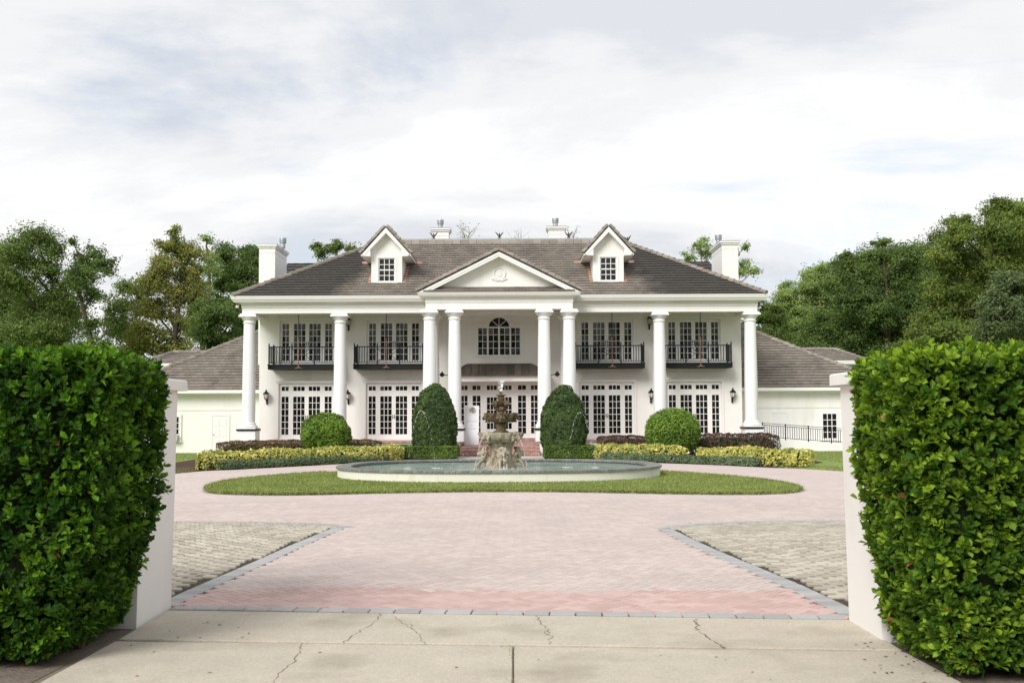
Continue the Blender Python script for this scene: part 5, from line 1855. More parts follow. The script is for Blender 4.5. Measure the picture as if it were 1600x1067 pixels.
for v, n, h, sp in ((1.20, 8, 0.055, 0.068), (1.0, 3, 0.04, 0.055), (0.82, 7, 0.055, 0.068)):
    for i in range(n):
        u = (i - (n - 1) / 2) * sp
        w = h * 0.3
        k = r.randrange(4)
        seg = [((u - w, v - h / 2), (u - w, v + h / 2)), ((u + w, v - h / 2), (u + w, v + h / 2)), ((u - w, v + h / 2), (u + w, v + h / 2)), ((u - w, v), (u + w, v)), ((u - w, v - h / 2), (u + w, v - h / 2))]
        for a, b in (seg[0], seg[1 + k], seg[1 + (k + 1) % 4]):
            mb.bar(on_sign(*a), on_sign(*b), 0.009, 0.003, up=(0, 1, 0))
stuff(mb.build('lettering', 'ink', sg))

# ramp and railing before the right wing
rp = thing('ramp', 'white ramp wall with black picket railing before the right wing', 'ramp', (17, 54.4, 0))
mb = MB()
mb.add([(13.6, 54.35, 0), (21.5, 54.35, 0), (21.5, 54.35, 0.10), (13.6, 54.35, 0.70), (13.6, 55.95, 0), (21.5, 55.95, 0), (21.5, 55.95, 0.10), (13.6, 55.95, 0.70)], [(0, 1, 2, 3), (7, 6, 5, 4), (0, 4, 5, 1), (1, 5, 6, 2), (2, 6, 7, 3), (3, 7, 4, 0)])
mb.build('ramp_wall', 'white', rp)
def rz(x):
    return 0.70 - 0.6 * (x - 13.6) / 7.9
mb = MB()
for h in (0.84, 0.74, 0.10):
    mb.bar((13.65, 54.4, rz(13.65) + h), (21.4, 54.4, rz(21.4) + h), 0.04, 0.03)
mb.build('rail', 'black', rp)
x = 13.65
i = 0
while x < 21.4:
    mb = MB()
    if i % 10 == 0:
        mb.bar((x, 54.4, rz(x)), (x, 54.4, rz(x) + 0.88), 0.05)
        mb.build('post', 'black', rp)
    else:
        mb.bar((x, 54.4, rz(x) + 0.10), (x, 54.4, rz(x) + 0.74), 0.026)
        mb.build('picket', 'black', rp)
    x += 0.125
    i += 1

# ---------------------------------------------------------------- pool and fountain
px, py, pa, pb = POOL
pool = thing('fountain_pool', 'oval fountain pool with white wall and grey coping on the island', 'pool', (px, py, 0.1))
def oval(k0, k1, z0, z1, n=120):
    """ring wall between two insets"""
    mb = MB()
    vs = []
    for d, z in ((k0, z0), (k0, z1), (k1, z1), (k1, z0)):
        for i in range(n):
            a = 2 * math.pi * i / n
            vs.append(pool_xy(d, a) + (z,))
    fs = []
    for j in range(4):
        for i in range(n):
            fs.append((j * n + i, j * n + (i + 1) % n, ((j + 1) % 4) * n + (i + 1) % n, ((j + 1) % 4) * n + i))
    mb.add(vs, fs, 0.5)
    return mb
oval(0.0, 0.30, 0.03, 0.315).build('pool_wall', 'poolwall', pool, smooth=True)
mb = MB()
n = 210
for i in range(n):
    a0, a1 = 2 * math.pi * (i + 0.04) / n, 2 * math.pi * (i + 0.96) / n
    for d0, d1 in ((-0.05, 0.17), (0.178, 0.40)):
        q = [pool_xy(d, a) for d, a in ((d0, a0), (d0, a1), (d1, a1), (d1, a0))]
        z1 = 0.375 + rng.uniform(-0.002, 0.002)
        mb.add([(x, y, 0.316) for x, y in q] + [(x, y, z1) for x, y in q], [(4, 5, 6, 7), (0, 1, 5, 4), (1, 2, 6, 5), (2, 3, 7, 6), (3, 0, 4, 7)])
stuff(mb.build('coping', 'coping', pool))
mb = MB()
mb.slab([pool_xy(0.2, 2 * math.pi * i / 80) for i in range(80)], 0.02, 0.06)
mb.build('pool_floor', 'poolfloor', pool)
wpoly = [pool_xy(0.29, 2 * math.pi * i / 96) for i in range(96)]
sheet('water', wpoly, 0.275, 'water')

FX, FY = -0.36, 31.8
ft = thing('stone_fountain', 'three tiered carved stone fountain with lions standing in the pool', 'fountain', (FX, FY, 0.06))
def flute(n, k):
    return lambda a, z: 1.0 + k * math.cos(n * a)
mb = MB()
mb.lathe([(0.72, 0.0), (0.72, 0.17), (0.50, 0.20), (0.42, 0.26), (0.38, 0.36), (0.35, 0.50), (0.325, 0.70), (0.325, 0.84), (0.39, 0.90), (0.42, 0.95), (0.38, 0.99)], 48, (FX, FY, 0.06), flute(12, 0.035))
mb.build('pedestal', 'stone', ft, smooth=True)
for k in range(4):
    a = R(-90 + 90 * k + 6)
    o = bpy.data.objects.new('lion', LION)
    link(o, ft, Matrix.Translation((FX + 0.31 * math.cos(a), FY + 0.31 * math.sin(a), 0.22)) @ Matrix.Rotation(a, 4, 'Z') @ Matrix.Scale(0.88, 4))
mb = MB()
mb.lathe([(0.34, 1.02), (0.43, 1.045), (0.57, 1.12), (0.65, 1.22), (0.69, 1.31), (0.705, 1.355), (0.70, 1.385), (0.65, 1.385), (0.58, 1.30), (0.1, 1.27)], 64, (FX, FY, 0), flute(16, 0.05))
bowl = mb.build('lower_bowl', 'stone', ft, smooth=True)
for k in range(4):
    a = R(-45 + 90 * k)
    o = bpy.data.objects.new('lion_head', HEAD)
    link(o, bowl, Matrix.Translation((FX + 0.63 * math.cos(a), FY + 0.63 * math.sin(a), 1.24)) @ Matrix.Rotation(a, 4, 'Z') @ Matrix.Scale(1.1, 4))
mb = MB()
mb.lathe([(0.57, 1.345), (0.05, 1.347)], 32, (FX, FY, 0))
mb.build('bowl_water', 'water', bowl)
mb = MB()
mb.lathe([(0.23, 1.34), (0.23, 1.41), (0.20, 1.43), (0.15, 1.46), (0.14, 1.52), (0.17, 1.60), (0.19, 1.65), (0.15, 1.70)], 32, (FX, FY, 0), flute(8, 0.10))
mb.build('middle_stem', 'stone_wet', ft, smooth=True)
mb = MB()
mb.lathe([(0.14, 1.68), (0.28, 1.715), (0.41, 1.78), (0.48, 1.87), (0.51, 1.96), (0.52, 2.0), (0.45, 2.0), (0.40, 1.95), (0.1, 1.93)], 64, (FX, FY, 0), flute(16, 0.065))
bowl = mb.build('middle_bowl', 'stone_wet', ft, smooth=True)
for k in range(4):
    a = R(-90 + 90 * k)
    o = bpy.data.objects.new('lion_head', HEAD_WET)
    link(o, bowl, Matrix.Translation((FX + 0.42 * math.cos(a), FY + 0.42 * math.sin(a), 1.87)) @ Matrix.Rotation(a, 4, 'Z') @ Matrix.Scale(0.95, 4))
mb = MB()
mb.lathe([(0.14, 1.95), (0.11, 2.0), (0.10, 2.04), (0.15, 2.08), (0.17, 2.14), (0.13, 2.19), (0.10, 2.24)], 24, (FX, FY, 0), flute(6, 0.09))
mb.build('upper_stem', 'stone_wet', ft, smooth=True)
mb = MB()
mb.lathe([(0.10, 2.20), (0.16, 2.24), (0.23, 2.29), (0.27, 2.36), (0.285, 2.39), (0.25, 2.39), (0.05, 2.36)], 48, (FX, FY, 0), flute(12, 0.06))
bowl = mb.build('upper_bowl', 'stone_wet', ft, smooth=True)
for k in range(4):
    a = R(-45 + 90 * k)
    o = bpy.data.objects.new('lion_head', HEAD_WET)
    link(o, bowl, Matrix.Translation((FX + 0.25 * math.cos(a), FY + 0.25 * math.sin(a), 2.30)) @ Matrix.Rotation(a, 4, 'Z') @ Matrix.Scale(0.62, 4))
mb = MB()
mb.lathe([(0.09, 2.36), (0.07, 2.40), (0.10, 2.45), (0.12, 2.50), (0.08, 2.53), (0.16, 2.57), (0.13, 2.59), (0.05, 2.60), (0.035, 2.63), (0.06, 2.66), (0.03, 2.70)], 20, (FX, FY, 0), flute(6, 0.10))
mb.build('finial', 'stone_wet', ft, smooth=True)
o = bpy.data.objects.new('water_plume', JET)
link(o, None, Matrix.Translation((FX + 0.02, FY, 2.68)))
tag(o, 'white foaming water plume at the top of the stone fountain', 'water jet')

def drops(name, curve, n, rmin, rmax, jit, label, group, thin=0.0):
    """a broken stream of water along a curve"""
    ico = bmesh.new()
    bmesh.ops.create_icosphere(ico, subdivisions=1, radius=1.0)
    iv = np.array([v.co[:] for v in ico.verts])
    fi = np.array([[v.index for v in f.verts] for f in ico.faces])
    ico.free()
    rs = np.random.RandomState(len(label))
    V, F = [], []
    for i in range(n):
        t = rs.rand()
        p = np.array(curve(t)) + rs.normal(0, jit, 3)
        d = np.array(curve(min(1, t + 0.01))) - np.array(curve(max(0, t - 0.01)))
        d = d / (np.linalg.norm(d) + 1e-9)
        r = rs.uniform(rmin, rmax)
        q = iv * r
        q = q + np.outer(q @ d, d) * rs.uniform(1.0, 4.0)
        F.append(fi + len(V) * len(iv))
        V.append(q + p)
    o = np_object(name, np.concatenate(V), np.concatenate(F), np.full(len(V) * len(fi), 0.5), 'foam', smooth=True)
    return tag(stuff(o), label, 'water jet', group)
def arc(x0, x1, y0, y1, ztop):
    return lambda t: (x0 + (x1 - x0) * t, y0 + (y1 - y0) * t, 0.25 + (ztop - 0.25) * (1 - (2 * t - 1) ** 2))
drops('water_jet', arc(-3.32, -2.42, 31.4, 31.6, 2.08), 80, 0.002, 0.0075, 0.012, 'arching water jet left of the stone fountain, before the left topiary', 'water jets in the pool')
drops('water_jet', arc(2.6, 1.70, 31.4, 31.6, 2.02), 80, 0.002, 0.0075, 0.012, 'arching water jet right of the stone fountain, before the right topiary', 'water jets in the pool')
drops('water_jet', arc(-1.95, -0.98, 31.0, 31.4, 0.72), 30, 0.003, 0.006, 0.006, 'low thin water jet close to the left lion of the fountain', 'water jets in the pool')
drops('water_jet', arc(1.15, 0.30, 31.0, 31.4, 0.72), 30, 0.003, 0.006, 0.006, 'low thin water jet close to the right lion of the fountain', 'water jets in the pool')
def spout(a, r0, z0, r1):
    return lambda t: (FX + (r0 + (r1 - r0) * t) * math.cos(a), FY + (r0 + (r1 - r0) * t) * math.sin(a), z0 - (z0 - 0.25) * t ** 1.7)
for k, lab in enumerate(('front left', 'front right', 'back right', 'back left')):
    drops('water_spout', spout(R((-135, -45, 45, 135)[k]), 0.82, 1.18, 1.15), 45, 0.004, 0.009, 0.004, 'thin water spout from the %s lion head of the lower bowl' % lab, 'spouts of the lower bowl')
drops('water_spout', spout(R(-84), 0.84, 0.70, 1.02), 34, 0.005, 0.012, 0.005, 'water spout from the mouth of the front lion statue', 'spouts of the lions')
# foam where the jets fall back
def splash(x, y, n, s, label):
    rs = random.Random(n)
    mb = MB()
    for i in range(n):
        a, q = rs.uniform(0, 6.28), abs(rs.gauss(0, s))
        cx, cy = x + q * math.cos(a), y + q * math.sin(a)
        r = rs.uniform(0.006, 0.02)
        m = 6
        vs = [(cx + r * math.cos(2 * math.pi * k / m) * rs.uniform(0.6, 1.2), cy + r * math.sin(2 * math.pi * k / m) * rs.uniform(0.6, 1.2), 0.278) for k in range(m)] + [(cx, cy, 0.278 + r * 0.5)]
        mb.add(vs, [(k, (k + 1) % m, m) for k in range(m)])
    tag(stuff(mb.build('splash_foam', 'foam')), label, 'foam')
splash(-2.42, 31.6, 60, 0.12, 'white foam where the left water jet lands')
splash(-3.32, 31.4, 40, 0.10, 'white foam round the left jet nozzle')
splash(1.70, 31.6, 60, 0.12, 'white foam where the right water jet lands')
splash(2.6, 31.4, 40, 0.10, 'white foam round the right jet nozzle')
splash(-0.25, 30.75, 70, 0.2, 'white foam at the foot of the front lion')

# ---------------------------------------------------------------- gate walls
def gate_wall(x_face, y0, y1, xo, side, label):
    t = thing('gate_wall', label, 'wall', (x_face, (y0 + y1) / 2, 0))
    s = side
    a, b = sorted((x_face, x_face + s * 0.55))
    ym = (y0 + y1) / 2
    mb = MB()
    # slightly battered pier
    q = s * 0.03
    lo = [(x_face - q * 0.0, y0), (x_face + s * 0.55, y0), (x_face + s * 0.55, y1), (x_face, y1)]
    mb.add([(x, y, 0.0) for x, y in lo] + [(x - (s * 0.035 if i in (0, 3) else 0), y, 2.085) for i, (x, y) in enumerate(lo)], [(0, 3, 2, 1), (4, 5, 6, 7), (0, 1, 5, 4), (1, 2, 6, 5), (2, 3, 7, 6), (3, 0, 4, 7)] if s > 0 else [(0, 1, 2, 3), (7, 6, 5, 4), (4, 5, 1, 0), (5, 6, 2, 1), (6, 7, 3, 2), (7, 4, 0, 3)])
    mb.build('pier', 'gatewall', t)
    c, d = sorted((x_face + s * 0.55, xo))
    mb = MB()
    mb.box(c, d, ym - 0.10, ym + 0.12, 0.0, 2.05)
    mb.build('wall_panel', 'gatewall', t)
    c, d = sorted((x_face - s * 0.10, x_face + s * 0.65))
    mb = MB()
    mb.box(c, d, y0 - 0.09, y1 + 0.09, 2.087, 2.19, bevel=0.012)
    mb.build('cap', 'gatewall', t)
    c, d = sorted((x_face + s * 0.655, xo))
    mb = MB()
    mb.box(c, d, ym - 0.17, ym + 0.19, 2.052, 2.15, bevel=0.012)
    mb.build('coping', 'gatewall', t)
gate_wall(-3.255, 8.70, 9.58, -9.5, -1, 'white capped gate wall behind the left hedge')
gate_wall(2.95, 8.06, 8.84, 9.5, 1, 'white capped gate wall behind the right hedge')

# ---------------------------------------------------------------- planting
def wobble(P, seed, freq, amp):
    """smooth pseudo-noise from summed sines"""
    rs = np.random.RandomState(seed)
    out = np.zeros(len(P))
    for o in range(5):
        k = rs.normal(0, 1, 3) * freq * (1.0 + 0.6 * o)
        out += np.sin(P @ k + rs.uniform(0, 6.28)) / (1 + 0.5 * o)
    return out * amp / 2.2
def unit(v):
    return v / (np.linalg.norm(v, axis=-1, keepdims=True) + 1e-9)
def leaf_quads(P, Nn, size, seed, spread=0.7, asp=0.55, up=0.15):
    """one small folded quad per leaf; faces turned roughly along the normals"""
    rs = np.random.RandomState(seed)
    n = len(P)
    nn = unit(Nn + rs.normal(0, spread, (n, 3)) + np.array([0, 0, up]))
    a = unit(np.cross(nn, rs.normal(0, 1, (n, 3))))
    b = np.cross(nn, a)
    s = size * rs.uniform(0.6, 1.35, (n, 1))
    V = np.stack([P - a * s, P + b * s * asp + nn * s * 0.2, P + a * s, P - b * s * asp + nn * s * 0.2], 1)
    return V.reshape(-1, 3), np.arange(n * 4).reshape(n, 4)

def superbox_points(n, rs, cx, cy, hx, hy, z0, z1, p=4.0):
    """points and normals on a rounded block"""
    d = unit(rs.normal(0, 1, (n, 3)))
    q = (np.abs(d) ** p).sum(1) ** (-1 / p)
    e = d * q[:, None]
    P = np.stack([cx + e[:, 0] * hx, cy + e[:, 1] * hy, (z0 + z1) / 2 + e[:, 2] * (z1 - z0) / 2], 1)
    N = unit(np.sign(d) * np.abs(e) ** (p - 1) / np.array([hx, hy, (z1 - z0) / 2]))
    return P, N

# --- the two near hedges, leaf by leaf
LEAF = np.array([[0, 0, 0], [-0.20, 0.28, 0.07], [-0.29, 0.66, 0.09], [0, 0.5, -0.02], [0, 1.0, -0.08], [0.20, 0.28, 0.07], [0.29, 0.66, 0.09]])
LEAF_F = np.array([[0, 3, 1], [3, 2, 1], [3, 4, 2], [0, 5, 3], [3, 5, 6], [3, 6, 4]])
def near_hedge(name, label, mat, x_in, x_out, side, y0, y1, ztop, taper, zref, seed, shoots):
    """x_in: the end by the gate; side -1 runs to the left, 1 to the right"""
    rs = np.random.RandomState(seed)
    t = thing(name, label, 'hedge', ((x_in + x_out) / 2, (y0 + y1) / 2, 0))
    hx = abs(x_out - x_in) / 2
    xc = (x_in + x_out) / 2
    hy, yc = (y1 - y0) / 2, (y0 + y1) / 2
    zb = 0.06
    # sample faces by area: front, gate end, top, a little back
    n = shoots
    areas = np.array([2 * hx * (ztop - zb), 2 * hy * (ztop - zb) * 1.25, 2 * hx * 2 * hy * 1.2, 2 * hx * 0.5])
    f = rs.choice(4, n, p=areas / areas.sum())
    u, v = rs.uniform(-1, 1, n), rs.uniform(-1, 1, n)
    E = np.zeros((n, 3))
    E[f == 0] = np.stack([u, -np.ones(n), v], 1)[f == 0]
    E[f == 1] = np.stack([-side * np.ones(n), u, v], 1)[f == 1]
    E[f == 2] = np.stack([u, v, np.ones(n)], 1)[f == 2]
    E[f == 3] = np.stack([u, np.ones(n), 0.6 + 0.4 * v], 1)[f == 3]
    H = np.array([hx, hy, (ztop - zb) / 2])
    C = np.array([xc, yc, (ztop + zb) / 2])
    rad = 0.17
    L = E * H
    inner = np.clip(L, -(H - rad), H - rad)
    N = unit(L - inner)
    L = inner + N * rad
    P = L + C
    disp = wobble(P, seed + 1, 2.2, 0.035) + wobble(P, seed + 2, 7.0, 0.03)
    disp *= np.where(N[:, 2] > 0.7, 0.45, 1.0)
    layer = rs.rand(n)
    depth = np.where(layer < 0.62, rs.uniform(-0.03, 0.04, n), rs.uniform(-0.16, -0.03, n)) + np.where(rs.rand(n) < 0.08, rs.uniform(0.01, 0.04, n), 0)
    P = P + N * (disp + depth)[:, None]
    bulge = taper * np.clip(1 - P[:, 2] / zref, 0, 1) ** 2
    w = np.clip(1 - np.abs(P[:, 0] - x_in) / 1.2, 0, 1)
    P[:, 0] += side * bulge * w
    P[:, 1] += 0.06 * np.clip(1 - P[:, 2] / 1.0, 0, 1) ** 2 * (N[:, 1] < -0.3)
    axis = unit(N * 0.75 + np.array([0, 0, 0.55]) + rs.normal(0, 0.38, (n, 3)))
    young = (rs.rand(n) < 0.22 + 0.35 * (N[:, 2] > 0.6)) & (layer < 0.62)
    tone = np.where(young, rs.uniform(0.55, 1.0, n), rs.uniform(0.02, 0.40, n))
    tone = np.clip(tone + wobble(P, seed + 6, 1.7, 0.13) + wobble(P, seed + 7, 4.5, 0.07), 0, 1)
    K = 7
    a = unit(np.cross(axis, rs.normal(0, 1, (n, 3))))
    b = np.cross(axis, a)
    Vs, tones, mats = [], [], []
    for k in range(K):
        az = 2.39996 * k + rs.uniform(-0.3, 0.3, n)
        tilt = np.radians(22 + 9 * k) + rs.normal(0, 0.16, n)
        radial = a * np.cos(az)[:, None] + b * np.sin(az)[:, None]
        d = axis * np.cos(tilt)[:, None] + radial * np.sin(tilt)[:, None]
        nrm = axis * np.sin(tilt)[:, None] - radial * np.cos(tilt)[:, None]
        s = np.cross(d, nrm)
        ln = (0.034 + 0.050 * rs.rand(n)) * (0.75 if k == 0 else 1.0)
        base = P - axis * (0.010 * k)[..., None] if np.ndim(0.010 * k) else P - axis * (0.010 * k)
        lv = LEAF[None] * ln[:, None, None]
        V = base[:, None] + s[:, None] * lv[:, :, 0:1] + d[:, None] * lv[:, :, 1:2] + nrm[:, None] * lv[:, :, 2:3]
        Vs.append(V)
        tones.append(np.clip(tone + rs.normal(0, 0.07, n) - 0.03 * k, 0, 1))
        if k < 3:
            mats.append((base, s, d, nrm, ln, tones[-1]))
    V = np.stack(Vs, 1).reshape(-1, 7, 3)
    T = np.stack(tones, 1).reshape(-1)
    # the 300 leaves that show largest become leaves of their own
    cand = np.where((layer < 0.3) & ((f == 0) | (f == 1)) & (P[:, 2] > 0.25) & (np.abs(P[:, 0]) < P[:, 1] * 0.52))[0]
    pick = rs.choice(cand, min(300, len(cand)), replace=False)
    keep = np.ones(len(V), bool)
    protos = []
    for q in range(8):
        mb = MB()
        mb.add([tuple(p) for p in LEAF], [tuple(x) for x in LEAF_F], q / 7)
        me = mb.mesh('leaf')
        me.materials.append(M[mat])
        protos.append(me)
    base, s, d, nrm, ln, tn = mats[1]
    for i in pick:
        keep[i * K + 1] = False
        o = bpy.data.objects.new('leaf', protos[int(round(tn[i] * 7))])
        m = Matrix((Vector(s[i]), Vector(d[i]), Vector(nrm[i]))).transposed().to_4x4()
        link(o, t, Matrix.Translation(Vector(base[i])) @ m @ Matrix.Scale(float(ln[i]) * 1.12, 4))
    red = (rs.rand(len(V)) < 0.0035) & keep & np.repeat(layer < 0.62, K)
    Vr = V[red]
    stuff(np_object('reddish_leaves', Vr.reshape(-1, 3), (LEAF_F[None] + (np.arange(len(Vr)) * 7)[:, None, None]).reshape(-1, 3), np.repeat(rs.rand(len(Vr)), 6), 'red_leaf', t))
    keep &= ~red
    V, T = V[keep], T[keep]
    F = (LEAF_F[None] + (np.arange(len(V)) * 7)[:, None, None]).reshape(-1, 3)
    stuff(np_object('foliage', V.reshape(-1, 3), F, np.repeat(T, 6), mat, t))
    # twigs and the dark inside
    mb = MB()
    for i in range(170):
        j = rs.randint(n)
        p = Vector(P[j]) - Vector(N[j]) * 0.10
        if abs(p.x - x_in) < 0.35:
            continue
        q = Vector((p.x, yc + (p.y - yc) * 0.2, max(0.1, p.z - rs.uniform(0.2, 0.6)))) - Vector(N[j]) * 0.2
        mb.tube([q, (p + q) / 2 + Vector(rs.normal(0, 0.03, 3)), p], [0.008, 0.006, 0.003], 4, cap=False)
    for i in range(14):
        x = x_in + side * (0.4 + i * abs(x_out - x_in) / 14.5)
        for k in range(3):
            mb.tube([(x, yc, 0.0), (x + rs.normal(0, 0.15), yc + rs.normal(0, 0.12), 0.5), (x + rs.normal(0, 0.3), yc + rs.normal(0, 0.25), 1.5)], [0.022, 0.016, 0.008], 5, cap=False)
    mb.build('twigs', 'twig', t)
    bm = bmesh.new()
    bmesh.ops.create_cube(bm, size=2.0)
    bmesh.ops.subdivide_edges(bm, edges=bm.edges[:], cuts=9, use_grid_fill=True)
    for vtx in bm.verts:
        e = np.array(vtx.co[:])
        Lc = e * (H - 0.13)
        inn = np.clip(Lc, -(H - 0.13 - 0.2), H - 0.13 - 0.2)
        dd = Lc - inn
        ll = np.linalg.norm(dd)
        if ll > 1e-6:
            Lc = inn + dd / ll * 0.2
        p = Lc + C
        p[0] += side * taper * max(0, 1 - p[2] / zref) ** 2 * max(0, 1 - abs(p[0] - x_in) / 1.2)
        p[2] = max(p[2], 0.16)
        p[1] += 0.2 * max(0, 1 - p[2] / 1.0) ** 2 * (e[1] < -0.9)
        vtx.co = Vector(p) + Vector((mnoise.noise(Vector(p) * 3), mnoise.noise(Vector(p) * 3 + Vector((5, 0, 0))), mnoise.noise(Vector(p) * 3 + Vector((0, 7, 0))))) * 0.06
    me = bpy.data.meshes.new('inner_growth')
    bm.to_mesh(me)
    bm.free()
    me.materials.append(M['core'])
    o = bpy.data.objects.new('inner_growth', me)
    link(o, t)
    return t
near_hedge('hedge', 'tall clipped dark green hedge in the left foreground beside the gate', 'hedge', -3.02, -7.6, -1, 7.22, 8.70, 2.30, 0.40, 1.6, 21, 10800)
near_hedge('hedge', 'tall clipped hedge with light green leaf tips in the right foreground', 'hedge_right', 2.74, 7.2, 1, 6.76, 7.98, 2.25, 0.28, 1.7, 31, 10500)

# --- clipped shrubs by the house
def shrub(name, label, cat, P, N, size, mat, seed, loc, core=None, trunk=None, spread=0.6, tonepow=1.0, group=None, parts=True):
    t = thing(name, label, cat, loc, group)
    V, F = leaf_quads(P, N, size, seed, spread)
    rs = np.random.RandomState(seed)
    tone = np.clip(0.45 + 0.25 * rs.normal(0, 1, len(P)) + wobble(P, seed + 9, 2.5, 0.25), 0, 1) ** tonepow
    np_object('foliage', V, F, tone, mat, t)
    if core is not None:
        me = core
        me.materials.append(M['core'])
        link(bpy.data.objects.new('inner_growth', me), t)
    if trunk is not None:
        trunk.build('stem', 'bark', t)
    return t
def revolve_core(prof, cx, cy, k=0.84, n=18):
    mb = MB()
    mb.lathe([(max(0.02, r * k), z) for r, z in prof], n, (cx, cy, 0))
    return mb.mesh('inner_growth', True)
def revolve_points(prof, cx, cy, n, seed, shell=(0.82, 1.03), wob=0.03, freq=4.0):
    rs = np.random.RandomState(seed)
    r = np.array([p[0] for p in prof])
    z = np.array([p[1] for p in prof])
    seg = np.hypot(np.diff(r), np.diff(z)) * (r[:-1] + r[1:] + 0.05)
    k = rs.choice(len(seg), n, p=seg / seg.sum())
    t = rs.rand(n)
    rr = r[k] + (r[k + 1] - r[k]) * t
    zz_ = z[k] + (z[k + 1] - z[k]) * t
    a = rs.uniform(0, 2 * np.pi, n)
    N = np.stack([np.cos(a) * (z[k + 1] - z[k]), np.sin(a) * (z[k + 1] - z[k]), -(r[k + 1] - r[k])], 1)
    N = unit(N)
    P = np.stack([cx + rr * np.cos(a), cy + rr * np.sin(a), zz_], 1)
    s = rs.beta(4, 1.3, n) * (shell[1] - shell[0]) + shell[0] - 1.0
    P += N * (s * r.max() * 0.9 + wobble(P, seed + 3, freq, wob))[:, None]
    return P, N
def ball(cx, cy, rx, ztop, zlow, label, seed):
    zc = zlow + (ztop - zlow) * 0.42
    prof = [(rx * 0.25, zlow), (rx * 0.7, zlow + 0.08), (rx * 0.93, zlow + (zc - zlow) * 0.5)]
    prof += [(rx * math.cos(a) ** 0.9, zc + (ztop - zc) * math.sin(a)) for a in [math.pi / 2 * i / 12 for i in range(13)]]
    P, N = revolve_points(prof, cx, cy, 12000, seed, shell=(0.78, 1.06), wob=0.09, freq=4.0)
    mb = MB()
    for k in range(5):
        a = 1.256 * k
        mb.tube([(cx, cy, 0), (cx + 0.15 * math.cos(a), cy + 0.15 * math.sin(a), zlow + 0.1), (cx + 0.4 * math.cos(a), cy + 0.4 * math.sin(a), zc)], [0.05, 0.04, 0.02], 6)
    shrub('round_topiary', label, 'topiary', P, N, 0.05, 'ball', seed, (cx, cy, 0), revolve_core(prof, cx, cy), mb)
ball(-8.13, 43.5, 1.02, 2.09, 0.45, 'bright green round topiary on the left with light gaps at its base', 41)
ball(6.98, 43.5, 1.16, 2.16, 0.35, 'bright green round topiary on the right between two burgundy hedges', 42)
def bullet(cx, cy, rx, ztop, label, seed):
    prof = [(rx * 0.6, 0.35), (rx * 0.93, 0.55), (rx, 1.0), (rx * 0.99, 1.35)]
    prof += [(rx * 0.99 * max(0.02, (1 - t ** 2.2)) ** 0.65, 1.35 + (ztop - 1.35) * t) for t in [i / 14 for i in range(1, 15)]]
    P, N = revolve_points(prof, cx, cy, 26000, seed, shell=(0.80, 1.05), wob=0.08, freq=5.5)
    mb = MB()
    mb.tube([(cx, cy, 0), (cx, cy, 1.0), (cx, cy, ztop - 0.4)], [0.07, 0.05, 0.02], 6)
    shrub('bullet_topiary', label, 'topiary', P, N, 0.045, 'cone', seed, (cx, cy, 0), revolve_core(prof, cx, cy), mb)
bullet(-3.60, 46.3, 1.0, 3.50, 'tall dark green bullet shaped topiary left of the entrance steps', 43)
bullet(2.38, 46.3, 1.03, 3.36, 'tall dark green bullet shaped topiary right of the entrance steps', 44)

